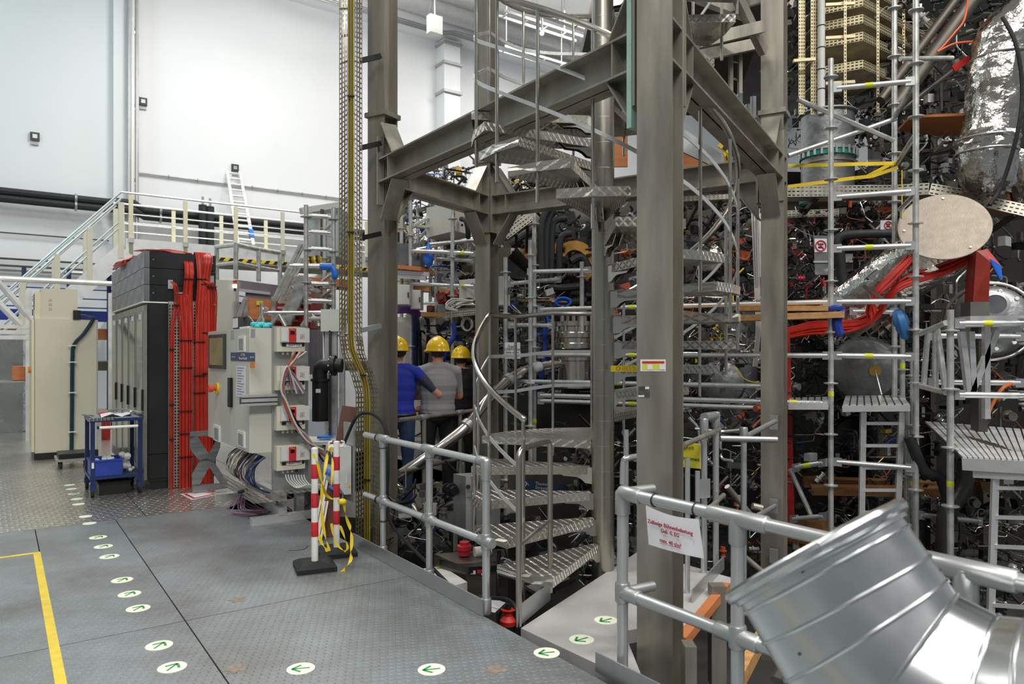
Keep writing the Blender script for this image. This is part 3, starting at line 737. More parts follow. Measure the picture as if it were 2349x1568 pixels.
for k in range(11): front('sheet_line', 545, 561 - (k % 3) * 3, 843 + k * 6, 844.3 + k * 6, M('ink_soft', '#6a6a90', .6, var=0), cab, .0055)
for par, u, v, w in ((dr, 556, 788, 7.5), (dl, 499, 993, 7), (dr, 555, 1006, 8)):
    vt = front('vent', u - w, u + w, v - 18, v + 18, 'white_plastic', par, .012)
    for k in range(8): front('vent_slot', u - w * .75, u + w * .6, v - 11 + k * 3.4, v - 9.6 + k * 3.4, 'ink', cab, .0135)
p = cp(500, 890); MB('yellow').cyl(p, p - E2 * .02, .065, 18).build('stop_plate', dl)
MB(M('stop_red', '#d8502c', .4)).lathe(p - E2 * .02, -E2, [(.025, 0), (.025, .03), (.04, .035), (.042, .07), (.03, .08)], 14).build('emergency_stop', dl)
bt, bb = 1.24, 1.135
b = MB('alu').st(7.03, 7.1, TC - .1, 2.2, bb, bt).build('profile_arm', cab, smooth=0)
for z in (bb + .03, bb + .075): MB('frame_dark').st(7.028, 7.031, TC - .1, 2.2, z - .006, z + .006).build('slot', b, smooth=0)
MB('frame_dark').st(7.04, 7.09, TC - .104, TC - .1, bb + .02, bt - .02).build('end_cap', b, smooth=0)
MB('galv').st(7.11, 7.125, 2.17, 2.53, .28, 1.9).build('mounting_plate', cab, smooth=0)
for tt, z0_, z1_ in ((2.26, 0, 1.85), (2.44, 0, 1.2)): MB('alu').st(7.2, 7.28, tt, tt + .08, z0_, z1_).build('profile_post', cab, smooth=0)
MB('alu').st(8.3, 8.38, 2.26, 2.34, 0, 1.85).build('profile_post', cab, smooth=0)
for z in (.06, .2): MB('alu').st(7.0, 8.45, 2.2, 2.28, z, z + .08).build('profile_rail', cab, smooth=0)
for ss in (7.0, 8.4): MB('alu').st(ss, ss + .08, 1.95, 2.6, .0, .07).build('profile_foot', cab, smooth=0)
m = MB('tray_zinc').perf(ST(7.05, 1.98, .2), E1 * 1.2, ZUP * .12, 24, 3, .6, .5); m.perf(ST(7.05, 1.98, .2), E2 * .22, E1 * 1.2, 4, 24, .6, .4)
m.build('perforated_tray', cab, smooth=0)
m = MB('tray_zinc').perf(ST(7.05, 2.15, .3), E2 * .5, E1 * -.22, 8, 4, .6, .5); m.build('perforated_tray', cab, smooth=0)
random.seed(8)
t = thing('hose_loops', 'row of clear and brown hose loops hanging under the control cabinet', 'hose', ST(7.7, 2.05, .25))
for k in range(34):
    s_ = 7.15 + k * .03 + random.uniform(-.01, .01); mt = ('hose_clear', 'hose_clear', 'tray_zinc', 'brown_board', 'blue_navy')[min(4, random.randrange(5) if k > 4 else 4)]
    j = lambda: random.uniform(-.02, .02)
    pts = [ST(s_, 2.12, .62), ST(s_ + j(), 2.03 + j() * 2, .52 + j()), ST(s_ + j(), 2.0 + j() * 1.5, .4 + j()), ST(s_ + j(), 2.08, .3), ST(s_, 2.16, .27)]
    MB(mt).tube(crom(pts, 4), .007, 6).build('hose', t)
t = thing('cable_coil', 'loose coil of mauve cable lying on the floor under the cabinet', 'cable coil', G(585, 1190))
c = G(575, 1178)
for k in range(7):
    R1, R2 = random.uniform(.13, .24), random.uniform(.08, .17); a0 = random.uniform(0, 1); top = ST(7.4, 2.0, .28)
    pts = []
    for i in range(14):
        a = 2 * math.pi * i / 14; p = c + V((math.cos(a + a0) * R1 + (k - 3) * .03, math.sin(a) * .12, .015 + .008 * k))
        f = max(0, math.sin(a - .6)) ** 2; pts.append(p.lerp(top + V((0, 0, random.uniform(-.03, .03))), f * .75))
    MB('mauve').tube(crom(pts, 3, True), .0065, 6, closed=True).build('loop', t)
MB('black').tube([ST(7.38, 2.0, .28), ST(7.5, 1.96, .24)], .02, 6).build('connector', t)
MB('mauve').tube(crom([c + V((.1, 0, .02)), c + V((.33, .02, .012)), c + V((.38, .1, .02)), ST(7.1, 2.1, .25)], 5), .0065, 6).build('tail', t)
# four flow monitors on the plate
def monitor(ztop, label):
    t = thing('flow_monitor', label, 'flow monitor', ST(7.1, 2.35, ztop - .25), 'flow monitors on the mounting plate')
    x0, x1 = 2.19, 2.5
    MB('beige').st(7.03, 7.108, x0, x1 - .03, ztop - .235, ztop).build('housing', t, smooth=0)
    MB('cab_light').st(6.99, 7.03, x0 + .03, x1, ztop - .145, ztop - .005).build('cover', t, smooth=0)
    MB('clear_white').st(6.985, 6.99, x0 + .035, x0 + .09, ztop - .135, ztop - .012).build('terminal_lid', t, smooth=0)
    r = MB('sign_red').st(6.984, 6.99, x0 + .105, x0 + .175, ztop - .14, ztop - .008).build('red_panel', t, smooth=0)
    MB('screen_dark').st(6.981, 6.984, x0 + .118, x0 + .16, ztop - .066, ztop - .034).build('display', r, smooth=0)
    text('mark', 'FM', ST(6.983, x0 + .115, ztop - .024), E2, ZUP, .018, MATS['yellow'], t)
    text('mark', 'M25', ST(6.983, x0 + .138, ztop - .029), E2, ZUP, .014, MATS['yellow'], t)
    for i in range(3):
        for j in range(3): MB(('duct_grey', 'duct_grey', 'ink', 'sign_red')[(2 if i == 1 and j == 1 else (3 if j == 0 and i < 2 else 0))]).st(6.982, 6.985, x0 + .215 + i * .016, x0 + .223 + i * .016, ztop - .105 + j * .018, ztop - .098 + j * .018).build('key', t, smooth=0)
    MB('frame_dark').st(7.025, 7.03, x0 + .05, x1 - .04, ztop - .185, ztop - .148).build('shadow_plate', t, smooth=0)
    MB('paper').prism([ST(7.022, x0 + a, ztop + z) for a, z in ((.09, -.158), (.245, -.158), (.245, -.184), (.17, -.192), (.09, -.184))], E1 * .003).build('logo_plate', t, smooth=0)
    text('logo', 'ELETTA', ST(7.0215, x0 + .168, ztop - .181), E2, ZUP + E2 * .25, .033, MATS['logo_red'], t, 'CENTER', .001)
    for k in range(4): MB('black' if k == 3 else 'duct_grey').cyl(ST(7.06, x0 + .07 + k * .045, ztop - .235), ST(7.06, x0 + .07 + k * .045, ztop - .265), .013, 8).build('cable_gland', t)
    return t
for zt_, lab in ((1.885, 'topmost flow monitor with red panel on the mounting plate'), (1.51, 'second flow monitor from the top on the mounting plate'), (1.12, 'third flow monitor from the top, cables across it'), (.73, 'lowest flow monitor with red panel above the perforated tray')): monitor(zt_, lab)
random.seed(21)
t = thing('monitor_cables', 'grey, mauve and orange cables curving down past the flow monitors', 'cables', ST(7.0, 2.3, .4))
pu = lambda u, v, d: PS(u, v, 6.98 - d)
for k in range(16):
    j = lambda a: random.uniform(-a, a); d = random.uniform(0, .06)
    pts = [pu(668 + k * 2.5, 806 + (k % 2) * 96, .0), pu(660 + j(5), 845 + j(6), d), pu(648 + j(4), 885 + j(8), d), pu(655 + j(4), 925, d), pu(678 + j(6), 972, d), pu(705 + j(6), 1010 + j(6), d), pu(738 + j(8), 1045 + j(25), d * .5)]
    if k % 3 == 0: pts = pts[1:]
    MB(('hose_clear', 'mauve', 'duct_grey', 'black', 'orange', 'cab_light')[k % 6] if k % 6 != 4 else M('cable_rust', '#b4552c', .5)).tube(crom(pts, 5), random.choice((.007, .008, .01)), 6).build('cable', t)
for k in range(8):
    a = pu(655 + k * 6, 1088, 0); MB('clear_white').tube(crom([a, a + V((.02, 0, -.06)), a + V((.1, .02, -.13)), a + V((.2, .04, -.1))], 4), .006, 6).build('cable', t)
t = thing('work_lamp', 'small work lamp lying on top of the control cabinet', 'lamp', cp(525, 748, -.06))
c = ST(7.75, 2.05, zt)
MB('frame_dark').obox(c + ZUP * .065, E1 * .1, E2 * .06, ZUP * .06).build('housing', t, smooth=0)
MB('white_plastic').obox(c + ZUP * .065 - E2 * .062 + E1 * .0, E1 * .085, E2 * .004, ZUP * .048).build('lens', t, smooth=0)
MB('steel_dark').tube(crom([c + ZUP * .1, c - E1 * .25 + ZUP * .12, c - E1 * .5 + ZUP * .02], 5), .012, 6).build('stand_bracket', t)
m = MB('paper'); m.st(7.3, 7.6, 1.99, 2.2, zt + .002, zt + .02).build('paper_stack', label='thin stack of papers on top of the control cabinet', cat='papers', smooth=0)
m = MB(M('cyan_glove', '#35c3cc', .6, var=.1))
c = ST(7.22, 2.1, zt + .025)
for k in range(14): m.ball(c + V((random.uniform(-.08, .08), random.uniform(-.05, .05), random.uniform(-.01, .03))), (random.uniform(.02, .045), .03, .022), 8, 5)
m.build('rubber_glove', label='crumpled turquoise glove on top of the control cabinet', cat='glove')
# machinery behind the cabinet
t = thing('filter_pump', 'black pipe pump with flanged elbow beside the flow monitors', 'pump', G(745, 1120))
pp = lambda u, v: P(u, v, 7.6)
MB('black').cyl(pp(735, 870), pp(735, 965), .085, 18).build('barrel', t)
MB('black').tube(crom([pp(735, 880), pp(735, 845), pp(755, 838), pp(785, 838)], 5), .075, 14).build('elbow', t)
MB('black').cyl(pp(762, 838), pp(770, 838), .11, 18).build('flange', t); MB('black').cyl(pp(735, 868), pp(735, 874), .1, 18).build('flange', t)
for k in range(8):
    a = 2 * math.pi * k / 8; MB('galv').ball(pp(760, 838) + V((-.01, math.cos(a) * .09, math.sin(a) * .09)), .012, 6, 4).build('bolt', t)
MB('paper').obox(pp(735, 895) + V((0, -.088, 0)), V((.025, 0, 0)), V((0, .002, 0)), V((0, 0, .02))).build('type_label', t, smooth=0)
t = thing('profile_tower', 'upright aluminium profile tower with a grey box beside the black pump', 'frame', P(757, 1000, 7.9))
for u in (752, 768, 785): MB('alu').obox(P(u, 860, 7.95) - ZUP * .35, V((.028, 0, 0)), V((0, .028, 0)), V((0, 0, 1.05))).build('profile', t, smooth=0)
MB('cab_light').obox(P(765, 735, 7.95), V((.12, 0, 0)), V((0, .08, 0)), V((0, 0, .12))).build('box', t, smooth=0)
MB('frame_dark').obox(P(758, 905, 7.9), V((.01, 0, 0)), V((0, .03, 0)), V((0, 0, .7))).build('slot', t, smooth=0)
t = thing('test_bench', 'low grey bench with electronics on it behind the barrier posts', 'bench', P(735, 1100, 7.7))
MB('cab_light').obox(P(738, 1010, 7.8), V((.2, 0, 0)), V((0, .25, 0)), V((0, 0, .015))).build('top', t, smooth=0)
MB('duct_grey').obox(P(738, 1060, 7.85), V((.19, 0, 0)), V((0, .22, 0)), V((0, 0, .2))).build('drawer_unit', t, smooth=0)
for a in (-.17, .17): MB('duct_grey').obox(P(738, 1060, 7.85) + V((a, 0, -.25)), V((.02, 0, 0)), V((0, .2, 0)), V((0, 0, .3))).build('leg', t, smooth=0)
MB('blue_bright').obox(P(745, 1002, 7.75), V((.07, 0, 0)), V((0, .05, 0)), V((0, 0, .012))).build('circuit_board', label='blue circuit board on the low grey bench', cat='circuit board', smooth=0)
# ================================================================ barrier posts, tape, socket box, boards
def barrier(c, h, label, hooks):
    t = thing('barrier_post', label, 'barrier post', c, 'barrier posts')
    a, b = V((.92, .39, 0)), V((-.39, .92, 0))
    m = MB('black_rub'); w0, w1 = .145, .105
    q = [c + a * x * w + b * y * w + ZUP * z for z, w in ((0, w0), (.035, w0), (.06, w1)) for x, y in ((-1, -1), (1, -1), (1, 1), (-1, 1))]
    m.add(q, [[3, 2, 1, 0], [8, 9, 10, 11]] + [[i * 4 + j, i * 4 + (j + 1) % 4, i * 4 + 4 + (j + 1) % 4, i * 4 + 4 + j] for i in range(2) for j in range(4)])
    m.build('base', t, smooth=0)
    MB('white_plastic').cyl(c + ZUP * .055, c + ZUP * h, .026, 18).build('tube', t)
    MB('white_plastic').lathe(c + ZUP * h, (0, 0, 1), [(.026, 0), (.024, .008), (.012, .012)], 18).build('cap', t)
    for z in (.30, .52, .74):
        if z + .1 < h: MB('sign_red').lathe(c + ZUP * (z - .055), (0, 0, 1), [(.0268, 0), (.0272, .001), (.0272, .109), (.0268, .11)], 18, False).build('red_band', t)
    if hooks:
        for sg in (-1, 1): MB('white_plastic').tube(crom([c + ZUP * (h - .03), c + a * .05 * sg + ZUP * (h - .035), c + a * .06 * sg + ZUP * (h + .0), c + a * .035 * sg + ZUP * (h + .01)], 4), .008, 6).build('hook', t)
    return t
b1, b2 = G(722, 1303), G(772, 1270)
barrier(b1, .91, 'red and white barrier post standing on the open deck plate', False)
barrier(b2, .91, 'red and white hooked barrier post under the socket box', True)
t = thing('barrier_tape', 'yellow barrier tape knotted between the two striped posts', 'tape', b1.lerp(b2, .5))
def strip(pts, w, name, par, mat, ax=V((1, .2, 0))):
    pts = crom(pts, 5); m = MB(mat); vs = []
    for i, p in enumerate(pts):
        a = (ax * math.cos(i * .5) + V((0, 0, .6)) * math.sin(i * .5)).normalized() * w / 2
        vs += [p - a, p + a]
    m.add(vs, [[2 * i, 2 * i + 1, 2 * i + 3, 2 * i + 2] for i in range(len(pts) - 1)])
    return m.build(name, par)
yy = lambda u, v, Y: P(u, v, Y)
strip([yy(718, 1040, 5.35), yy(728, 1062, 5.35), yy(740, 1110, 5.4), yy(752, 1138, 5.5), yy(783, 1148, 5.6), yy(792, 1150, 5.6)], .022, 'tape_run', t, 'yellow')
strip([yy(757, 1022, 5.75), yy(750, 1050, 5.6), yy(741, 1105, 5.5), yy(738, 1150, 5.5), yy(742, 1210, 5.5), yy(755, 1262, 5.5), yy(740, 1250, 5.5), yy(732, 1225, 5.5)], .024, 'tape_run', t, 'yellow')
strip([yy(758, 1024, 5.75), yy(763, 1060, 5.7), yy(760, 1120, 5.6)], .02, 'tape_run', t, 'yellow')
strip([yy(788, 1150, 5.6), yy(796, 1190, 5.65), yy(806, 1220, 5.65), yy(806, 1262, 5.6), yy(802, 1290, 5.5), yy(775, 1322, 5.4)], .026, 'tape_run', t, 'yellow')
strip([yy(780, 1205, 5.6), yy(797, 1250, 5.6), yy(790, 1264, 5.6), yy(768, 1240, 5.6), yy(760, 1200, 5.6)], .02, 'tape_run', t, 'yellow')
MB('yellow').ball(yy(785, 1150, 5.6), (.035, .03, .025), 8, 5).build('knot', t)
t = thing('socket_box', 'grey power distribution box with six blue sockets on the railing end', 'socket box', ST(6.1, 2.45, 0))
bx = (6.0, 6.24, 2.38, 2.52)
MB('cab_light').prism([ST(bx[0], a, z) for a, z in ((2.38, .82), (2.52, .82), (2.52, .4), (2.46, .4), (2.38, .52))], E1 * .24).build('housing', t, smooth=0)
MB('galv').st(5.97, 6.2, 2.53, 2.545, .33, 1.02).build('back_plate', t, smooth=0)
MB('blue_navy').st(6.03, 6.21, 2.372, 2.381, .66, .77).build('fuse_window', t, smooth=0)
for k in range(3):
    p = ST(6.06 + k * .06, 2.38, .585); MB('blue_bright').lathe(p, -E2, [(.024, 0), (.026, .012), (.022, .03)], 12).build('power_socket', t)
    p = ST(6.06 + k * .06, 2.42, .45); MB('blue_bright').lathe(p, (-E2 - ZUP * .8), [(.024, 0), (.026, .014), (.022, .03)], 12).build('power_socket', t)
MB('white_plastic').cyl(ST(6.06, 2.48, .82), ST(6.06, 2.48, .845), .018, 10).build('cable_gland', t)
MB('yellow').cyl(ST(5.999, 2.5, .47), ST(5.997, 2.5, .47), .012, 10).build('test_sticker', t)
MB('paper').st(5.996, 5.999, 2.47, 2.48, .5, .57).build('label_strip', t, smooth=0)
t = thing('supply_cable', 'thick black cable looping from the socket box down into the pit', 'cable', ST(6.0, 2.5, 0))
r = lambda u, v, Y: P(u, v, Y)
MB('black_rub').tube(crom([ST(6.06, 2.48, .84), r(812, 965, 6.2), r(830, 948, 6.2), r(860, 952, 6.1), r(885, 985, 6.0), r(890, 1060, 5.9), r(890, 1180, 5.85), r(930, 1240, 5.6), r(985, 1295, 5.3), r(1055, 1360, 4.95), r(1120, 1370, 4.9), r(1165, 1375, 4.8), r(1185, 1400, 4.7), r(1183, 1450, 4.7)], 6), .014, 8).build('cable', t)
MB('black_rub').tube(crom([r(1183, 1440, 4.7), r(1165, 1392, 4.7), r(1145, 1410, 4.75), r(1140, 1460, 4.75)], 6), .011, 8).build('cable_tail', t)
for k, (u0, v0, u1, v1, w, mt, lab) in enumerate(((748, 1232, 803, 932, .14, 'brown_board', 'wide brown board leaning behind the barrier posts'), (762, 1228, 768, 1010, .09, 'brown_board', 'narrow brown board leaning against the wide one'), (728, 1240, 757, 1082, .08, 'steel', 'slotted aluminium profile leaning beside the brown boards'))):
    a = G(u0, v0); Yb = 6.62; b = P(u1, v1, Yb)
    m = MB(mt).bar(a, b, w, .025 if mt != 'steel' else .04, (0, 1, .2))
    if mt == 'steel':
        d = (b - a); n = d.cross(V((0, 1, .2))).normalized(); m.use('frame_dark')
        for q in (-.02, .02): m.bar(a + n * q - V((0, .021, 0)), b + n * q - V((0, .021, 0)), .008, .004, (0, 1, .2))
    m.build('leaning_board' if mt != 'steel' else 'leaning_profile', label=lab, cat='board', smooth=0)
MB('black').tube(crom([G(662, 1262), G(680, 1262), G(700, 1258), G(706, 1252)], 4), .004, 5).build('wire_scrap', label='short black wire scrap on the deck before the boards', cat='wire')
# ================================================================ tall cable tray with olive cables beside the frame
t = thing('tall_cable_tray', 'tall perforated cable tray with an S bend beside the steel frame', 'cable tray', P(835, 1200, 6.6))
YT = 6.62
path = [(0, -60), (0, 770), (6, 812), (28, 862), (38, 900), (38, 1290)]
def tray_strip(u0, u1, Ya, Yb, per):
    for (d0, v0), (d1, v1) in zip(path, path[1:]):
        a, b = P(u0 + d0, v0, Ya), P(u1 + d0, v0, Yb); c, d = P(u0 + d1, v1, Ya), P(u1 + d1, v1, Yb)
        n = max(1, round((a - c).length / per))
        vs_u, vs_v = b - a, c - a
        MB('tray_zinc').perf(a, vs_u, vs_v, 3, n, .42, .62).build('perforated_side', t, smooth=0)
tray_strip(778, 797, 6.5, 6.75, .045); tray_strip(813, 831, 6.75, 6.5, .045)
for v in range(-40, 760, 60): MB('tray_zinc').bar(P(797, v, 6.78), P(813, v, 6.78), .03, .01).build('rung', t, smooth=0)
for v in range(910, 1270, 60): MB('tray_zinc').bar(P(835, v, 6.78), P(851, v, 6.78), .03, .01).build('rung', t, smooth=0)
for k, (v, dk) in enumerate(((135, 0), (335, 0), (542, 0), (753, 0))):
    a, b = P(828, v + 4, 6.62), P(872, v - 6, 6.76)
    MB('black' if k < 3 else 'galv').bar(a, b, .045, .045).build('bracket_arm', t, smooth=0)
    MB('galv').bar(a - V((0, .026, .0)), b - V((0, .026, 0)), .004, .02).build('bracket_slot', t, smooth=0)
t = thing('olive_cable_bundle', 'bundle of olive yellow cables running down the tall tray', 'cable bundle', P(840, 1200, 6.65))
mo = [M('olive_a', '#8d7a2a', .45, var=.1), M('olive_b', '#6e5f20', .45, var=.1), M('olive_c', '#a08c38', .45, var=.1)]
random.seed(5)
for k in range(12):
    du = -6 + 12 * (k + .5) / 12; j = random.uniform(-.02, .02)
    pts = [P(805 + d + du, v, 6.68 + j) for d, v in ((0, -60), (0, 300), (0, 600), (0, 770), (8, 815), (28, 862), (36, 905), (37, 1000), (37, 1290))]
    MB(mo[k % 3]).tube(crom(pts, 4), .0075, 6).build('cable', t)
for v in (220, 532, 860, 1100): 
    d = 0 if v < 800 else (28 if v < 900 else 37)
    MB('black').obox(P(805 + d, v, 6.655), V((.03, 0, 0)), V((0, .012, 0)), V((0, 0, .006))).build('cable_tie', t, smooth=0)
# ================================================================ steel frame around the spiral stair
A_, B_, C_, D_ = V((.827, 4.035, 0)), V((-1.24, 6.94, 0)), V((-.295, 8.526, 0)), V((2.447, 6.754, 0))
fr = thing('steel_gantry', 'tall grey steel frame of four H columns and beams around the spiral stair', 'frame', (A_.x, A_.y, -1.2))
HB, HH, TF = .1, .1, .014                          # half flange, half depth, flange thickness
def column(c, z0, z1, splice):
    m = MB('steel')
    up = V((0, 0, (z1 - z0) / 2)); c = c + V((0, 0, (z0 + z1) / 2))
    for sg in (-1, 1): m.obox(c + W_ * (HH - TF / 2) * sg, P_ * HB, W_ * TF / 2, up)
    m.obox(c, P_ * .005, W_ * (HH - TF), up)
    o = m.build('column', fr, smooth=0)
    if splice:
        MB('steel').obox(V((c.x, c.y, splice)), P_ * (HB + .022), W_ * (HH + .022), V((0, 0, .022))).build('splice_plate', fr, smooth=0)
    return o
column(A_, -1.2, 8.6, None); column(B_, -1.2, 10, 3.9); column(C_, -1.2, 11, 3.87); column(D_, -1.2, 10, 3.86)
ZB, ZT = 3.235, 3.46
def ibeam(a, b, ra, rb):
    d = (b - a).normalized(); n = d.cross(V((0, 0, 1)))
    a = a + d * ra; b = b - d * rb; L = b - a; c = (a + b) / 2
    m = MB('steel')
    for z in (ZB + TF / 2, ZT - TF / 2): m.obox(V((c.x, c.y, z)), L / 2, n * .1, V((0, 0, TF / 2)))
    m.obox(V((c.x, c.y, (ZB + ZT) / 2)), L / 2, n * .005, V((0, 0, (ZT - ZB) / 2)))
    m.build('beam', fr, smooth=0)
    for e, sg in ((a, 1), (b, -1)):                 # end plates, stiffeners and triangular haunches
        MB('steel').obox(V((e.x, e.y, (ZB + ZT) / 2)) + d * .01 * sg, d * .01, n * .11, V((0, 0, .32))).build('end_plate', fr, smooth=0)
        MB('steel').obox(V((e.x, e.y, (ZB + ZT) / 2)) + d * .2 * sg, d * .006, n * .095, V((0, 0, (ZT - ZB) / 2 - .01))).build('stiffener', fr, smooth=0)
        for z, zz in ((ZT, .34), (ZB, -.34)):
            p = V((e.x, e.y, z)) + d * .02 * sg
            MB('steel').prism([p - n * .006, p - n * .006 + d * .24 * sg, p - n * .006 + V((0, 0, zz))], n * .012).build('gusset', fr, smooth=0)
            q = p + d * .24 * sg; r = p + V((0, 0, zz))
            MB('steel').obox((q + r) / 2, (r - q) / 2, n * .08, (r - q).cross(n).normalized() * .006).build('haunch_flange', fr, smooth=0)
ibeam(A_, B_, .09, .1); ibeam(B_, C_, .1, .1); ibeam(C_, D_, .12, .12); ibeam(A_, D_, .1, .1)
for c in (A_, B_, C_, D_):                          # stiffeners through the columns at beam level
    for z in (ZB, ZT):
        MB('steel').obox(V((c.x, c.y, z)), P_ * (HB - .004), W_ * (HH - TF), V((0, 0, .007))).build('stiffener', fr, smooth=0)
dAB = (B_ - A_).normalized()
o = MB(M('glass_edge', '#a9cfc4', .3, .2, var=.1)).obox(A_ + dAB * .135 + V((0, 0, 3.53)), dAB * .018, dAB.cross(V((0, 0, 1))) * .11, V((0, 0, .62))).build('spacer_plate', fr, smooth=0)
o['label'] = 'pale green edged spacer plate bolted to the front column'
# upper storey platform behind the front column
up = thing('upper_platform', 'dark steel upper platform with channel beams above the spiral stair', 'platform', (2.2, 7.2, 4.4))
for k, (u0, v0, u1, v1, Y0, Y1, w, h) in enumerate(((1600, 98, 1748, 62, 6.2, 6.45, .06, .1), (1600, 130, 1748, 98, 6.6, 6.8, .06, .1), (1690, -10, 1752, 120, 6.3, 6.6, .06, .1), (1590, 30, 1750, -20, 6.8, 7.2, .1, .2), (1640, -10, 1720, 110, 7.0, 7.4, .08, .12))):
    MB('steel').bar(P(u0, v0, Y0), P(u1, v1, Y1), w, h).build('beam', up, smooth=0)
MB('steel_dark').prism([V((1.55, 6.4, 4.75)), V((2.4, 6.95, 4.75)), V((2.9, 9.6, 4.75)), V((1.7, 9.4, 4.75))], (0, 0, .05)).build('deck', up, smooth=0)
t = thing('fixed_ladder', 'grey steel ladder hanging behind the diagonal beam beside the rear column', 'ladder', P(1690, 240, 7.4))
for u in (1676, 1697):
    MB('steel').bar(P(u, 120, 7.5), P(u, 250, 7.5), .035, .07, (0, 1, 0)).build('stile', t, smooth=0)
for v in (140, 180, 218, 240): MB('steel').cyl(P(1676, v, 7.5), P(1697, v + 4, 7.5), .014, 6).build('rung', t)
# ================================================================ spiral stair
PC = V((.691, 5.5, 0)); RISE = .19; Z0 = .21; RO = 1.0
stair = thing('spiral_stair', 'spiral stair with checker plate treads around a thick steel pole', 'stair', (PC.x, PC.y, -1.2))
m = MB('stainless'); m.cyl(PC + V((0, 0, -1.2)), PC + V((0, 0, 9)), .086, 24)
MATS['stainless_pole'] = M('stainless_pole', '#b9b3a8', .3, 1.0, var=.14, scale=3, stretch=(1, 1, .3), rvar=.08)
m.mats = [MATS['stainless_pole']]
m.build('pole', stair)
for k in range(28):
    MB('stainless_pole').lathe(PC + V((0, 0, Z0 - .03 + RISE * k)), (0, 0, 1), [(.0862, -.0015), (.0866, 0), (.0862, .0015)], 24).build('pole_seam', stair)
def ang(k):
    if k < 4: return -129 - 21 * k
    if k == 4: return 121 - 360
    if k < 18: return 72 - 21.6 * (k - 5) - 360
    if k == 18: return ang(17) - 60
    return ang(17) - 118 - 21.6 * (k - 19)
def pol(a, r, z): a = math.radians(a); return V((PC.x + r * math.cos(a), PC.y + r * math.sin(a), z))
def half(k): return 38 if k == 4 else (48 if k == 18 else 13.5)
KMAX = 25
for k in range(KMAX):
    z = Z0 + RISE * k; a0, h = ang(k), half(k)
    n = 2 if h < 20 else 10
    arc = [pol(a0 - h + 2 * h * i / n, RO, z) for i in range(n + 1)]
    inn = [pol(a0 + h * .9, .1, z), pol(a0 - h * .9, .1, z)]
    m = MB('tread_top'); poly = arc + inn
    m.add(poly, [list(range(len(poly)))])
    m.use('tread_side'); N = len(poly)
    low = [p - V((0, 0, .062)) for p in poly]
    m.add(poly + low, [[i, (i + 1) % N, N + (i + 1) % N, N + i] for i in range(N)])
    m.use('stainless')
    m.add([p - V((0, 0, .008)) for p in poly], [list(range(N))[::-1]])
    tr = m.build('tread', stair, smooth=0)
    d = (pol(a0, 1, 0) - PC); d.z = 0; n_ = d.cross(V((0, 0, 1)))
    for sg in ((-.5, .5) if h < 20 else (0,)):      # curved bracket under the tread
        b = PC + d * .08 + V((0, 0, z - .01)) + n_ * .05 * sg
        MB('stainless').prism([b, b + d * .3, b + d * .22 - V((0, 0, .07)), b + d * .12 - V((0, 0, .075)), b + d * .085 - V((0, 0, .09)), b + d * .05 - V((0, 0, .12)), b - V((0, 0, .125))], n_ * .006).build('bracket', tr, smooth=0)
# balusters, handrail and flat bars, as a helix around the outside
hel = []
for k in range(KMAX):
    h = half(k); z = Z0 + RISE * k
    if k in (4, 18):
        for q in (.85, .3, -.3, -.85): hel.append((ang(k) + h * q, z + (.02 if q < 0 else -.02), k))
    else: hel.append((ang(k), z, k))
def helix(dz, r, i0, i1, flat=False, rad=RO - .02):
    pts = []
    for i in range(i0, i1):
        (a, z, _), (b, w, _) = hel[i], hel[i + 1]
        for q in range(4): pts.append(pol(a + (b - a) * q / 4, rad, z + (w - z) * q / 4 + dz))
    pts.append(pol(hel[i1][0], rad, hel[i1][1] + dz))
    if not flat: return MB('stainless').tube(pts, r, 10)
    m = MB('alu'); vs = []
    for p in pts:
        o = (p - V((PC.x, PC.y, p.z))).normalized() * .004
        vs += [p - o - V((0, 0, r)), p + o - V((0, 0, r)), p + o + V((0, 0, r)), p - o + V((0, 0, r))]
    N = len(pts)
    m.add(vs, [[4 * i + j, 4 * i + (j + 1) % 4, 4 * i + 4 + (j + 1) % 4, 4 * i + 4 + j] for i in range(N - 1) for j in range(4)])
    return m
LAST = len(hel) - 1
helix(1.0, .021, 0, LAST).build('handrail', stair)
helix(.66, .014, 0, LAST, True).build('guard_bar', stair)
helix(.36, .014, 0, LAST, True).build('guard_bar', stair)
MB('stainless').ball(pol(hel[0][0], RO - .02, hel[0][1] + 1.0), .024).build('rail_end', stair)
for i, (a, z, k) in enumerate(hel):
    MB('stainless').cyl(pol(a, RO - .02, z - (.26 if k else .4)), pol(a, RO - .02, z + 1.0), .0125, 8).build('baluster', stair)
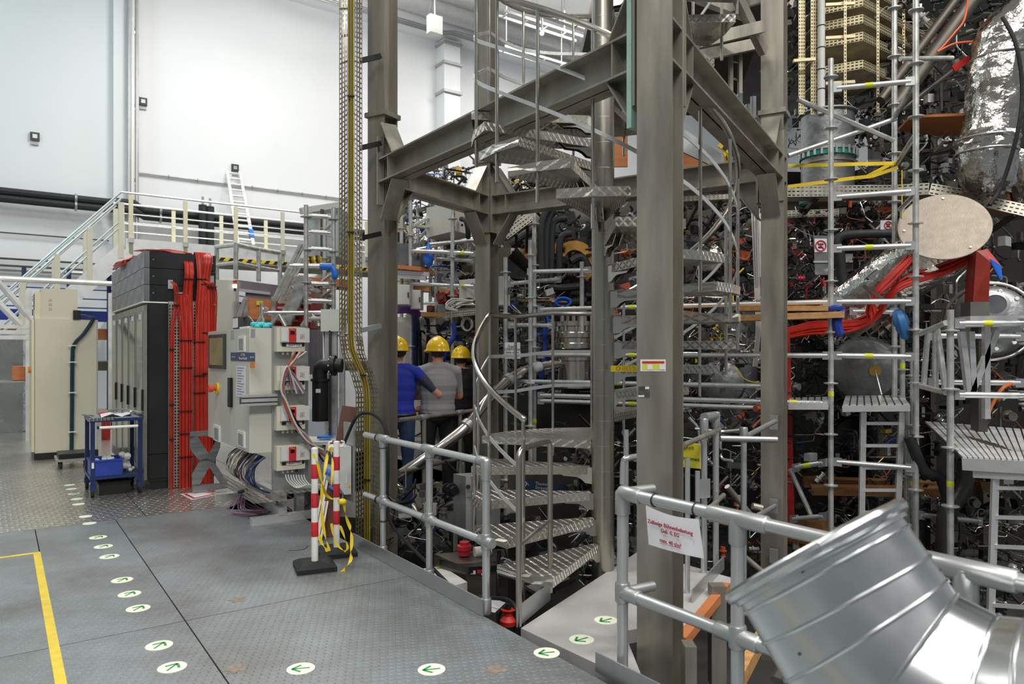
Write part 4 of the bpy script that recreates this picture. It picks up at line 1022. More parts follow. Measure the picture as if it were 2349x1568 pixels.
# ================================================================ floor marks
for k, q in enumerate((( -1, 7.12, .225, .275), (7.07, 7.12, -3, .225))):
    MB('tape_yellow').st(*q, .0005, .002).build('floor_tape', label=('long yellow marking tape stuck along the deck seam', 'short cross piece of yellow tape closing the marked area')[k], cat='tape', smooth=0)
marks = [(395, 1530, 1), (365, 1480, 1), (317, 1395, 1), (297, 1362, 1), (280, 1330, 1), (251, 1276, 1), (237, 1253, 1), (225, 1232, 1), (205, 1200, 0), (196, 1184, 0), (180, 1156, 0), (176, 1144, 0), (169, 1132, 1), (164, 1121, 0), (160, 1112, 0),
         (690, 1533, 2), (990, 1535, 2), (1254, 1497, 2), (1334, 1466, 3), (1390, 1422, 3)]
names = ['largest arrow sticker of the row along the yellow tape', 'second arrow sticker of the row from the picture bottom', 'third arrow sticker of the row from the picture bottom', 'fourth arrow sticker of the row from the picture bottom', 'fifth arrow sticker of the row from the picture bottom', 'sixth arrow sticker of the row, before the tape corner', 'seventh arrow sticker of the row, beyond the tape corner', 'last arrow sticker on the blue grey deck', 'first worn sticker on the bright checker plate', 'second worn sticker on the bright checker plate', 'third worn sticker on the bright checker plate', 'fourth worn sticker on the bright checker plate', 'fifth sticker on the bright checker plate, faint arrow', 'sixth worn sticker, beside the trolley wheel', 'farthest worn sticker, beside the dolly', 'arrow sticker on the deck below the barrier posts', 'arrow sticker in the middle of the deck plate', 'worn arrow sticker at the edge of the pale slab', 'clean arrow sticker on the slab closer to the deck', 'clean arrow sticker on the slab closer to the steel column']
for (u, v, kind), lab in zip(marks, names):
    c = G(u, v); t = thing('floor_sticker', lab, 'sticker', c, 'luminous floor stickers')
    MB('sticker').cyl(c + ZUP * .0004, c + ZUP * .0016, .072 if v > 1220 else .06, 20).build('disc', t, smooth=0)
    if kind:
        d = (V((0.15, 1, 0)) if kind == 1 else V((-1, -.25, 0)) if kind == 2 else V((-.85, -.55, 0))).normalized(); n = d.cross(ZUP); b = c + ZUP * .0022
        m = MB('green').bar(b - d * .045, b + d * .04, .012, .001)
        for sg in (-1, 1): m.bar(b + d * .045, b + d * .0 + n * .04 * sg, .014, .001)
        m.build('arrow', t, smooth=0)
for k, (u, v) in enumerate(((540, 1533), (1135, 1535), (545, 1375))):
    c = G(u, v); m = MB(M('rust_patch', '#86786b', .8, var=.3, scale=30))
    pts = [c + V((math.cos(a) * r, math.sin(a) * r, .0006)) for a, r in ((i * .42, .05 + .02 * math.sin(i * 2.3 + k)) for i in range(15))]
    m.prism(pts, ZUP * .0006).build('glue_patch', label=('round brown glue patch between two arrow stickers', 'rough glue patch near the edge of the pale slab', 'faint glue patch in the middle of the deck')[k], cat='patch', smooth=0)
# ================================================================ railings
def rail_tube(m, a, b, r): return m.cyl(a, b, r, 14)
def fitting(m, c, d, r, l): 
    d = V(d).normalized(); return m.lathe(V(c) - d * l / 2, d, [(r * .9, 0), (r, .006), (r, l - .006), (r * .9, l)], 14)
TR = 2.5
rl = thing('tube_railing', 'galvanised tube railing with toe board along the deck edge', 'railing', ST(5, TR, 0))
posts = [PT(u, 1200, TR).dot(E1) for u in (879, 985, 1115)]
zt, zm, RT = .955, .455, .0245
for k, s in enumerate(posts):
    MB('galv_tube').cyl(ST(s, TR, .02), ST(s, TR, zt), RT, 16).build('post', rl)
    m = MB('galv'); fitting(m, ST(s, TR, zm), ZUP, RT * 1.35, .1); fitting(m, ST(s, TR, zm), E1, RT * 1.35, .15)
    m.build('fitting', rl)
    m = MB('galv')
    if k < 2: fitting(m, ST(s, TR, zt - .03), ZUP, RT * 1.35, .09); fitting(m, ST(s, TR, zt), E1, RT * 1.35, .17)
    else: fitting(m, ST(s, TR, zt - .05), ZUP, RT * 1.35, .13); fitting(m, ST(s + .04, TR, zt), E1, RT * 1.35, .1); m.ball(ST(s, TR, zt), RT * 1.35, 12, 8)
    m.build('fitting', rl)
    m = MB('galv'); fitting(m, ST(s, TR, .05), ZUP, RT * 1.4, .1); m.build('foot', rl)
sE = PT(838, 1000, TR).dot(E1)
for z in (zt, zm): MB('galv_tube').cyl(ST(posts[2], TR, z), ST(sE, TR, z), RT, 16).build('rail', rl)
MB('galv').st(posts[2] - .03, PT(815, 1230, 2.46).dot(E1) + .05, 2.453, 2.463, .002, .105).build('toe_board', rl, smooth=0)
for s, z in ((sE - .25, zt), (sE - .25, zm), (posts[1] - .0, zt - .06), (posts[0], zt - .07), (posts[0], .3)): MB('black').ring(ST(s, TR, z), E1 if z in (zt, zm) else ZUP, RT * 1.15, .006, 14, 5).build('cable_tie', rl)
# U shaped gate at the foot of the stair
gt = thing('stair_gate', 'bent tube gate with a toe plate at the foot of the spiral stair', 'gate', G(1225, 1400))
a, b = G(1190, 1436), G(1262, 1375); hz = V((0, 0, 1.06)); r = .018
d = (b - a).normalized()
MB('stainless_pole').tube([a, a + ZUP * 1.0] + [a + ZUP * (1.0 + .06 * math.sin(q)) + d * .06 * (1 - math.cos(q)) for q in (.4, .8, 1.2, 1.57)] + [b + ZUP * (1.0 + .06 * math.sin(q)) - d * .06 * (1 - math.cos(q)) for q in (1.57, 1.2, .8, .4)] + [b + ZUP * 1.0, b + ZUP * .05], r, 12).build('bent_tube', gt)
MB('stainless_pole').cyl(a + ZUP * .48, b + ZUP * .53, .014, 10).build('mid_bar', gt)
MB('galv').bar(a + ZUP * .06 - W_ * .02, b + ZUP * .06, .008, .12).build('toe_plate', gt, smooth=0)
# near railing with the load notice
TN = 2.58
nr = thing('load_railing', 'thick tube railing with the load notice in front of the steel column', 'railing', ST(2, TN, 0))
sp = [PT(1428, 1200, TN).dot(E1), PT(1692, 1200, TN).dot(E1), PT(2215, 1275, TN).dot(E1), .35]
zt2, zm2, RN = .935, .43, .0285
for k, s in enumerate(sp):
    MB('galv_tube').cyl(ST(s, TN, -.15 if k else .0), ST(s, TN, zt2), RN, 18).build('post', nr)
    m = MB('galv')
    fitting(m, ST(s, TN, zm2), ZUP, RN * 1.35, .1); fitting(m, ST(s - (.06 if not k else 0), TN, zm2), E1, RN * 1.32, .22 if k else .12)
    m.build('fitting', nr); m = MB('galv')
    fitting(m, ST(s, TN, zt2 - .05), ZUP, RN * 1.35, .12); fitting(m, ST(s - (.06 if not k else 0), TN, zt2), E1, RN * 1.32, .3 if k else .14)
    m.build('fitting', nr)
for z in (zt2, zm2):
    MB('galv_tube').cyl(ST(sp[0], TN, z), ST(.3, TN, z), RN, 18).build('rail', nr)
    m = MB('galv').cyl(ST(sp[0], TN, z), ST(sp[0] - .02, TN + .2, z), RN * .9, 14); m.build('wall_stub', nr)
MB('galv').st(.4, 2.8, 2.51, 2.52, .0, .1).build('toe_board', nr, smooth=0)
no = thing('load_notice', 'white paper notice with red lettering tied to the thick tube railing', 'notice', PT(1545, 1280, TN - .04))
TL, TRr, BL, BR = PT(1481, 1158, TN - .035), PT(1603, 1190, TN - .035), PT(1488, 1248, TN - .04), PT(1615, 1281, TN - .04)
vs = []; NU, NV = 10, 6
for i in range(NU + 1):
    for j in range(NV + 1):
        p = TL.lerp(TRr, i / NU).lerp(BL.lerp(BR, i / NU), j / NV)
        sag = math.sin(math.pi * i / NU) * (1 - j / NV) * -.016
        vs.append(p + V((0, 0, sag)) - E2 * (.012 * math.sin(math.pi * i / NU) * j / NV))
m = MB('paper'); m.add(vs, [[i * (NV + 1) + j, (i + 1) * (NV + 1) + j, (i + 1) * (NV + 1) + j + 1, i * (NV + 1) + j + 1] for i in range(NU) for j in range(NV)]); m.build('sheet', no)
xd = (TRr - TL).normalized(); ud = ZUP
def on(fx, fy): return TL.lerp(TRr, fx).lerp(BL.lerp(BR, fx), fy) - E2 * (.014 + .012 * math.sin(math.pi * fx) * fy)
for s_, fy, sz in (('Zulässige Bühnenbelastung', .42, .0255), ('Geb. 0, EG', .57, .0255), ('max. 40 t/m²', .82, .0255)): text('lettering', s_, on(.49, fy), xd, ud, sz, MATS['maroon'], no, 'CENTER', bold=.0007)
a, b = on(.3, .845), on(.68, .845); MB('maroon').bar(a, b, .001, .002).build('underline', no, smooth=0)
for f in (.09, .87):
    p = TL.lerp(TRr, f) + V((0, 0, .012)); m = MB('black').ring(V((p.x, p.y, zt2)) + E2 * .035, E1, RN * 1.12, .0028, 16, 5); m.build('cable_tie', no)
# railings on the far side of the slab
r3 = thing('landing_railing', 'tube railing corner with bracket arms fixed to the rear column', 'railing', G(1625, 1325))
pa, pb, pc = P(1615, 1310, 5.4), P(1642, 1310, 5.55), P(1706, 1310, 5.75)
for p, vt_ in ((pa, 965), (pb, 950), (pc, 985)):
    top = P(1615, vt_, p.y).z
    MB('galv_tube').cyl(V((p.x, p.y, -.3)), V((p.x, p.y, top)), .024, 12).build('post', r3)
    m = MB('galv'); fitting(m, V((p.x, p.y, top - .04)), ZUP, .033, .12); m.build('fitting', r3)
zc = P(1615, 955, 5.45).z
MB('galv').cyl(V((pa.x, pa.y, zc)), V((pb.x, pb.y, zc + .0)), .033, 12).build('corner_elbow', r3)
for v0, v1, Y0, Y1, u0, u1, mt, r in ((1005, 1008, 5.6, 5.6, 1652, 1782, 'galv_tube', .024), (1020, 985, 4.75, 5.6, 1568, 1650, 'steel', .018), (1000, 966, 5.75, 6.5, 1712, 1778, 'galv', .022), (1190, 1160, 5.9, 6.55, 1725, 1778, 'galv', .022), (1115, 1190, 5.9, 6.0, 1668, 1730, 'steel', .024), (1165, 1135, 5.1, 5.5, 1628, 1660, 'steel', .018), (1270, 1320, 6.0, 6.0, 1700, 1760, 'steel', .024), (1160, 1165, 6.2, 6.2, 1726, 1748, 'steel', .03)):
    MB(mt).cyl(P(u0, v0, Y0), P(u1, v1, Y1), r, 12).build('arm', r3)
for v in (968, 1160, 1275): MB('galv').obox(P(1775, v, 6.6), P_ * .035, W_ * .008, ZUP * .065).build('wall_plate', r3, smooth=0)
MB('galv').obox(P(1615, 1120, 5.3), V((.05, .02, 0)), V((0, .004, 0)), ZUP * .07).build('gate_plate', r3, smooth=0)
for u, v0, v1, Y in ((1436, 985, 1290, 5.4), (1577, 1050, 1380, 4.95), (1600, 1080, 1260, 5.2)): MB('galv_tube').cyl(P(u, v0, Y), P(u, v1, Y), .018 if u > 1500 else .02, 10).build('slim_post', r3)
MB('galv').bar(P(1588, 1370, 4.75), P(1660, 1290, 5.5), .01, .1).build('toe_board', r3, smooth=0)
MB('galv_tube').tube(crom([P(1428, 1110, 4.9), P(1430, 1060, 4.9), P(1440, 1050, 4.9), P(1470, 1045, 5.0)], 4), .02, 10).build('bent_tube', r3)
ys = thing('load_sign', 'yellow load limit sign half hidden behind the front steel column', 'sign', P(1570, 1075, 5.35))
a, b, c, d_ = P(1535, 1010, 5.5), P(1608, 1018, 5.35), P(1608, 1075, 5.35), P(1535, 1068, 5.5)
MB('white_plastic').prism([a, b, c, d_], V((0, .006, 0))).build('board', ys, smooth=0)
cc = (a + b + c + d_) / 4
MB(M('sign_yellow', '#d6cc2a', .5, var=.04)).prism([cc + (p - cc) * .96 - V((0, .003, 0)) for p in (a, b, c, d_)], V((0, .001, 0))).build('face', ys, smooth=0)
xd = (b - a).normalized()
text('lettering', 'Tragfähigkeit', P(1592, 1031, 5.37), xd, ZUP, .042, MATS['ink'], ys, 'RIGHT')
text('lettering', '3 Personen', P(1605, 1058, 5.35), xd, ZUP, .042, MATS['ink'], ys, 'RIGHT')
# stickers on the front column
fo = lambda u, v: P(u, v, 3.93) 
cs = thing('column_label', 'white framed inspection label with red bar on the front steel column', 'label', fo(1498, 850))
def on_col(name, u0, u1, v0, v1, mat, dd, par):
    base = A_ - W_ * (.1 + dd); 
    def hit(u, v):
        r = (u - CX) / F; n = W_; k = base.dot(n) / (V((r, 1, 0)).dot(n)); return P(u, v, k)
    return MB(mat).prism([hit(u0, v0), hit(u1, v0), hit(u1, v1), hit(u0, v1)], W_ * .0008).build(name, par, smooth=0)
on_col('plate', 1469, 1527, 824, 851, 'white_plastic', .002, cs); on_col('red_bar', 1473, 1524, 828, 833, 'sign_red', .004, cs)
on_col('yellow_field', 1473, 1524, 833, 848, M('label_yellow', '#d9d45a', .5), .003, cs)
for u in (1485, 1513): on_col('white_field', u, u + 12, 835.5, 847, 'paper', .005, cs)
cs = thing('torn_sticker', 'torn dark picture sticker on the front steel column', 'sticker', fo(1478, 910))
on_col('paper_rest', 1464, 1490, 886, 911, M('torn_dark', '#4a4a42', .6, var=.5, scale=60), .002, cs)
on_col('white_tear', 1480, 1489, 886.5, 892, 'paper', .003, cs); on_col('white_tear', 1464, 1478, 906, 910, 'paper', .003, cs)
cs = thing('tread_warning', 'yellow warning strip with earth symbol on a tread behind the front column', 'sign', P(1430, 850, 5.3))
p0 = P(1401, 838, 5.25); p1 = P(1462, 838, 5.2)
MB('yellow').prism([p0, p1, p1 - ZUP * .044, p0 - ZUP * .044], V((0, .004, 0))).build('strip', cs, smooth=0)
MB('ink').ring(P(1418, 844.5, 5.23) - V((0, .004, 0)), (0, 1, 0), .014, .0015, 16, 4).build('earth_symbol', cs)
text('lettering', 'Erdung Thomson\nbraucht dem PRO\nbreite unterworfen', P(1427, 842, 5.21), p1 - p0, ZUP, .014, MATS['ink'], cs, lines=.85)
# ================================================================ elbow duct in the foreground
du = thing('elbow_duct', 'large galvanised elbow duct with a clamp ring lying in the foreground', 'duct', P(2050, 1568, 2.0))
mg = M('duct_zinc', '#dcdfe0', .25, 1.0, var=.05, scale=4, bump=.04, bscale=6, rvar=.06)
axp = [P(1868, 1268, 2.12), P(1893, 1308, 2.10), P(1937, 1376, 2.07), P(1983, 1447, 2.03), P(2062, 1540, 1.97), P(2235, 1640, 1.86), P(2390, 1680, 1.76), P(2560, 1700, 1.66)]
dirs = [P(1868, 1268, 2.12) - P(1895, 1312, 2.10)] * 3 + [None] * 5
secs = []; R0 = .262
def tang(i):
    a = axp[max(0, i - 1)]; b = axp[min(len(axp) - 1, i + 1)]
    return (b - a).normalized()
first = (axp[2] - axp[0]).normalized() + V((.0, -.1, 0))
norms = [first.normalized()] * 3 + [tang(i) for i in range(3, 8)]
NSEG = 48; m = MB(mg); rings = []
u = None
for c, n in zip(axp, norms):
    if u is None: u, w = frame(n)
    u = (u - n * u.dot(n)).normalized(); w = n.cross(u)
    rings.append([c + (u * math.cos(2 * math.pi * k / NSEG) + w * math.sin(2 * math.pi * k / NSEG)) * R0 for k in range(NSEG)])
for i in range(len(rings) - 1):
    o_ = MB(mg); o_.add(rings[i] + rings[i + 1], [[k, (k + 1) % NSEG, NSEG + (k + 1) % NSEG, NSEG + k] for k in range(NSEG)])
    o_.build('duct_section', du, smooth=60)
for i in (1, 2, 3, 4, 5, 6):
    MB(mg).tube(rings[i], .0062, 8, closed=True).build('seam_bead', du)
cr = [axp[0] + (p - axp[0]) * 1.045 for p in rings[0]]
MB(mg).tube(cr, .02, 10, closed=True).build('clamp_ring', du)
n0 = norms[0]
band = [c2 - n0 * .012 for c2 in cr]; top = [c2 + n0 * .03 for c2 in cr]
o_ = MB(mg); o_.add(band + top, [[k, (k + 1) % NSEG, NSEG + (k + 1) % NSEG, NSEG + k] for k in range(NSEG)]); o_.build('clamp_band', du, smooth=60)
best = min(range(NSEG), key=lambda k: (cr[k] - P(1893, 1212, 2.0)).length)
pts = [axp[0] + (rings[0][(best + j) % NSEG] - axp[0]) * (1.07 + .01 * abs(j)) for j in range(-3, 4)]
MB(mg).tube(pts, [.014, .02, .023, .023, .023, .02, .014], 10).build('clamp_lever', du)
for i, k in ((0, best + 5), (2, best + 9), (1, best - 9), (3, best + 11), (2, best - 7), (3, best - 10)):
    p = rings[i][k % NSEG]; q = rings[i + 1][k % NSEG]; c = p.lerp(q, .55); MB('steel_dark').ball(c, .005, 8, 5).build('rivet', du)
MB('steel_dark').cyl(P(1792, 1568, 2.5), P(1850, 1450, 2.6), .04, 10).build('support_tube', label='short steel tube standing under the elbow duct', cat='tube')
# timber edge and frame under the slab
for k, (u0, v0, u1, v1, Y0, Y1, w, h, mt, lab) in enumerate(((1665, 1345, 1562, 1472, 5.1, 4.15, .06, .06, 'plywood', 'timber batten under the edge of the pale slab'), (1790, 1380, 1690, 1568, 4.6, 3.6, .05, .08, 'wood', 'timber beam in the pit beside the elbow duct'), (1645, 1340, 1645, 1568, 4.9, 4.9, .1, .1, 'steel', 'steel post in the pit under the slab edge'), (1580, 1475, 1580, 1640, 3.8, 3.8, .06, .1, 'steel', 'grey upright channel in the pit beside the front column'))):
    MB(mt).bar(P(u0, v0, Y0), P(u1, v1, Y1), w, h, (0, 1, 0) if u0 == u1 else (0, 0, 1)).build('pit_batten' if mt != 'steel' else 'pit_post', label=lab, cat='beam', smooth=0)
# ================================================================ workers
def limb(m, pts, rs, n=14):
    m.tube(pts, rs, n)
    for p, r in zip(pts, rs): m.ball(p, r, 14, 8)
def person(label, x, y, z, yaw, h, shirt, sleeve, pants, arms, lean=.0, headyaw=0.0, hair='hair', hat=True, bulk=1.0):
    k = h / 1.72; m = MB('skin'); Q = lambda *p: V(p)
    m.ball(Q(0, 0, .95), (.175 * bulk, .125 * bulk, .13)); m.ball(Q(0, .01, 1.08), (.165 * bulk, .12 * bulk, .15), 14, 8)
    m.ball(Q(0, .005, 1.17), (.178 * bulk, .125 * bulk, .16), 14, 8); m.ball(Q(0, .005, 1.01), (.172 * bulk, .124 * bulk, .13), 14, 8); m.ball(Q(0, 0, 1.26), (.185 * bulk, .125 * bulk, .19), 14, 8); m.ball(Q(0, -.015, 1.35), (.17 * bulk, .105, .1), 14, 8)
    limb(m, [Q(-.17, -.01, 1.405), Q(-.08, -.01, 1.44), Q(.08, -.01, 1.44), Q(.17, -.01, 1.405)], [.062, .062, .062, .062])
    limb(m, [Q(0, -.01, 1.42), Q(0, .015, 1.54)], [.062, .052])
    hd = MB('skin')
    m.ball(Q(0, .03, 1.615), (.076, .096, .115), 16, 10); m.ball(Q(0, .07, 1.56), (.055, .06, .055), 12, 8)
    ca, sa = math.cos(headyaw), math.sin(headyaw)
    hr = lambda a, b, c: Q(a * ca - (b - .03) * sa, a * sa + (b - .03) * ca + .03, c)
    m.ball(hr(0, .128, 1.6), (.014, .018, .022), 8, 6)
    for s_ in (-1, 1):
        m.ball(hr(.077 * s_, .015, 1.605), (.012, .02, .032), 8, 6); m.ball(hr(.032 * s_, .112, 1.625), (.017, .01, .01), 8, 6)
    m.ball(hr(0, .118, 1.562), (.024, .01, .007), 8, 6)
    for s_ in (-1, 1):
        limb(m, [Q(.09 * s_, 0, .93), Q(.105 * s_, .02, .5), Q(.105 * s_, -.015, .09)], [.1, .064, .046])
        limb(m, [Q(.105 * s_, -.035, .05), Q(.115 * s_, .14, .035)], [.045, .038])
    segs = []
    for s_, (el, wr, fd) in zip((-1, 1), arms):
        sh = Q(.19 * s_, -.01, 1.4); el, wr, fd = Q(*el), Q(*wr), Q(*fd).normalized()
        limb(m, [sh, el], [.058 * bulk, .044]); limb(m, [el, el.lerp(wr, .35), wr], [.043, .042, .028])
        side = fd.cross(Q(0, 0, 1)); side = side.normalized() if side.length > .1 else Q(1, 0, 0)
        pn = side.cross(fd).normalized()
        limb(m, [wr, wr + fd * .075], [.026, .03]); limb(m, [wr + fd * .04 + side * .02, wr + fd * .075 + side * .022], [.022, .018]); limb(m, [wr + fd * .04 - side * .02, wr + fd * .075 - side * .022], [.022, .018])
        for i, (o, l) in enumerate(((-.03, .058), (-.01, .07), (.01, .066), (.03, .05))):
            b = wr + fd * .085 + side * o
            limb(m, [b, b + fd * l * .5 + pn * -.008, b + fd * l * .9 - pn * .03], [.0095, .009, .008], 8)
        limb(m, [wr + fd * .03 - side * .028, wr + fd * .06 - side * .05, wr + fd * .09 - side * .055], [.012, .011, .009], 8)
        segs.append((sh, el, wr, fd))
    me = bpy.data.meshes.new('body_tmp'); me.from_pydata(m.v, [], m.f)
    o = bpy.data.objects.new('body_tmp', me); COL.objects.link(o)
    rm = o.modifiers.new('r', 'REMESH'); rm.mode = 'VOXEL'; rm.voxel_size = .0085
    sm = o.modifiers.new('s', 'SMOOTH'); sm.factor = .5; sm.iterations = 5
    dg = bpy.context.evaluated_depsgraph_get()
    me2 = bpy.data.meshes.new_from_object(o.evaluated_get(dg)); bpy.data.objects.remove(o); bpy.data.meshes.remove(me)
    mats = [MATS[n] for n in ('skin', shirt, sleeve, pants, 'black', hair)]
    me2.materials.clear()
    for q in mats: me2.materials.append(q)
    def near(p, a, b):
        d = b - a; t = max(0, min(1, (p - a).dot(d) / d.length_squared)); return (p - a - d * t).length, t
    idx = []
    for f in me2.polygons:
        p = f.center; mi = 1
        arm = None
        for sh, el, wr, fd in segs:
            du, tu = near(p, sh, el); df, tf = near(p, el, wr); dh, _ = near(p, wr, wr + fd * .18)
            torso = abs(p.x) < .15 and .95 < p.z < 1.42 and abs(p.y) < .12
            if (df < .052 and tf > .0 and not (torso and tf > .5 and df > .035)) or dh < .05: arm = 0
            elif du < .072 and tu > .25: arm = 2 if tu < .8 else 0
        if p.z > 1.49: mi = 0
        elif p.z < .07: mi = 4
        elif p.z < .93: mi = 3
        if arm is not None and p.z < 1.5: mi = arm
        if p.z > 1.56 and (p.y < .055 or p.z > 1.67): mi = 5
        elif p.z > 1.55 and p.y < -.03: mi = 5
        idx.append(mi)
    me2.polygons.foreach_set('material_index', idx)
    me2.polygons.foreach_set('use_smooth', [True] * len(idx))
    ob = bpy.data.objects.new('person', me2); COL.objects.link(ob)
    tag(ob, label, 'person', 'workers in hard hats')
    ob.location = (x, y, z); ob.rotation_euler = (lean, 0, yaw); ob.scale = (k, k, k)
    if hat:
        hm = MB('hat_yellow'); c = Q(0, .02, 1.64)
        prof = []
        for i in range(9):
            a = math.pi / 2 * i / 8; prof.append((math.cos(a), math.sin(a)))
        vs, fs, n = [], [], 28
        rims = [(1.07, -.022), (1.04, -.01)] + prof
        for r, z_ in rims:
            for q in range(n):
                a = 2 * math.pi * q / n; fx, fy = math.cos(a), math.sin(a)
                ext = 1.0
                if r > 1.0: ext = 1.0 + (.2 if fy > .3 else 0.0) * (fy - .3) / .7
                X_, Y_ = fx * .116 * r * (ext if r > 1 else 1), fy * .14 * r * (ext if r > 1 else 1)
                Z_ = (z_ * .132 if r <= 1 else z_ - (.02 * (ext - 1) / .2 if fy > .3 else 0))
                vs.append(V((X_ * ca - Y_ * sa, X_ * sa + Y_ * ca, 0)) + c + V((0, 0, Z_)))
        for i in range(len(rims) - 1):
            for q in range(n):
                l = (q + 1) % n; fs.append([i * n + q, i * n + l, (i + 1) * n + l, (i + 1) * n + q])
        hm.add(vs, fs)
        ha = bpy.data.meshes.new('hard_hat'); ha.from_pydata(hm.v, [], hm.f); ha.materials.append(MATS['hat_yellow'])
        ha.polygons.foreach_set('use_smooth', [True] * len(ha.polygons))
        hob = bpy.data.objects.new('hard_hat', ha); COL.objects.link(hob); hob.parent = ob; hob['label'] = 'yellow hard hat'
        sd = hob.modifiers.new('t', 'SOLIDIFY'); sd.thickness = .004
        rb = MB('hat_yellow').tube([c + V((-(y_ - 0) * sa, y_ * ca, .132 * math.sqrt(max(0, 1 - (y_ / .14) ** 2)) + .001)) for y_ in [(-.12 + .24 * i / 12) for i in range(13)]], .009, 8)
        r_me = bpy.data.meshes.new('ridge'); r_me.from_pydata(rb.v, [], rb.f); r_me.materials.append(MATS['hat_yellow']); r_me.polygons.foreach_set('use_smooth', [True] * len(r_me.polygons))
        ro = bpy.data.objects.new('ridge', r_me); COL.objects.link(ro); ro.parent = hob
    bl = MB('black').tube([V((math.cos(a) * .172 * bulk, math.sin(a) * .125 * bulk, .955)) for a in [2 * math.pi * i / 24 for i in range(24)]], .016, 6, closed=True)
    b_me = bpy.data.meshes.new('belt'); b_me.from_pydata(bl.v, [], bl.f); b_me.materials.append(MATS['black'])
    bo = bpy.data.objects.new('belt', b_me); COL.objects.link(bo); bo.parent = ob
    return ob
hip = ((.43, .0, 1.16), (.24, .12, 1.0), (-.6, .75, -.1))
down = ((.25, .02, 1.12), (.22, .14, .9), (0, .3, -1))
fold = ((.25, .1, 1.13), (.02, .25, 1.12), (-1, .1, .05))
L_ = lambda a: tuple((-p[0], p[1], p[2]) for p in a)
person('worker in a royal blue shirt with charcoal sleeves, hand on the hip', -1.22, 7.72, 0, .15, 1.76, 'shirt_blue', 'shirt_navy', 'jeans', (L_(down), hip), -.02, .25, bulk=1.06)
person('worker in a plain grey shirt standing between two colleagues', -.82, 7.95, 0, .25, 1.76, 'shirt_grey', 'shirt_grey', 'trousers', (L_(fold), fold), .03, .55, bulk=1.14)
person('worker in a black shirt half hidden behind the grey shirted one', -.62, 8.75, 0, -.1, 1.67, 'shirt_black', 'shirt_black', 'trousers', (L_(fold), fold), .0, -.35, bulk=1.05)
person('worker in a dark green shirt behind the scaffold by the red crates', P(738, 700, 16).x, 16.0, 1.45, .1, 1.74, 'shirt_green', 'shirt_green', 'trousers', (L_(down), down), .0, -.1, bulk=1.05)
# railing in front of the workers
wr = thing('platform_railing', 'dull steel railing in front of the three workers', 'railing', P(905, 1200, 7.0))
q0, q1 = V((-1.16, 6.92, 0)) + W_ * .12, V((-.42, 8.18, 0))
for z in (.985, .48, .02):
    MB('steel').cyl(q0 + ZUP * z, q1 + ZUP * z, .022, 12).build('rail', wr)
for f in (.3, .78):
    p = q0.lerp(q1, f); MB('steel').cyl(p - ZUP * .15, p + ZUP * .985, .022, 12).build('post', wr)
    m = MB('galv'); fitting(m, p + ZUP * .985, q1 - q0, .03, .12); m.build('fitting', wr)
# ================================================================ scaffolds
ros_m = None
def scaff(name, label, poles, ledgers, r=.024, z_step=.5, tags=True, braces=()):
    """poles: (u, Y, v_top, v_bottom); ledgers: (u0, v0, Y0, u1, v1, Y1)"""
    t = thing(name, label, 'scaffold', P(poles[0][0], 1000, poles[0][1]))
    for i, (u, Y, v0, v1) in enumerate(poles):
        a, b = P(u, v1, Y), P(u, v0, Y)
        s_ = MB('scaf').cyl(a, b, r, 12).build('standard', t)
        n = int((b.z - a.z) / z_step)
        src = None
        for k in range(n):
            c = b - ZUP * (.18 + z_step * k)
            if src is None:
                src = MB('scaf').lathe(c, (0, 0, 1), [(r * 1.05, -.012), (r * 2.5, -.005), (r * 2.5, .005), (r * 1.05, .012)], 14).build('rosette', s_)
            else: inst(src, c, s_)
        if tags and i % 2 == 0:
            c = a.lerp(b, .3); MB('lime_tag').lathe(c, (0, 0, 1), [(r * 1.03, 0), (r * 1.04, .001), (r * 1.04, .05), (r * 1.03, .051)], 12, False).build('tag', s_)
    for i, (u0, v0, Y0, u1, v1, Y1) in enumerate(ledgers):
        a, b = P(u0, v0, Y0), P(u1, v1, Y1); d = (b - a).normalized()
        l = MB('alu').cyl(a + d * .03, b - d * .03, r * .95, 12).build('ledger', t)
        for e, sg in ((a, 1), (b, -1)):
            MB('galv').obox(e + d * .035 * sg, d * .04, d.cross(ZUP).normalized() * r * .7, ZUP * r * 1.5).build('ledger_head', l, smooth=0)
        if tags and i % 2 == 0:
            c = a.lerp(b, .45); MB('lime_tag').cyl(c - d * .035, c + d * .035, r * 1.0, 12).build('tag', l)
    for u0, v0, Y0, u1, v1, Y1 in braces:
        MB('scaf').cyl(P(u0, v0, Y0), P(u1, v1, Y1), r * .9, 10).build('brace', t)
    return t
SX, SY = V((3.12, 7.1, 0)), V((-.9, .43, 0))
def SC(u):                                          # depth of the long scaffold line at a pixel column
    r_ = (u - CX) / F
    k = (SX.x - r_ * SX.y) / (r_ * SY.y - SY.x); return SX.y + SY.y * k
lev = lambda v, u: HV - (HV - v) * 7.1 / SC(u)      # height v measured at column 1905
def led(v, u0, u1): return (u0, lev(v, u0), SC(u0), u1, lev(v, u1), SC(u1))
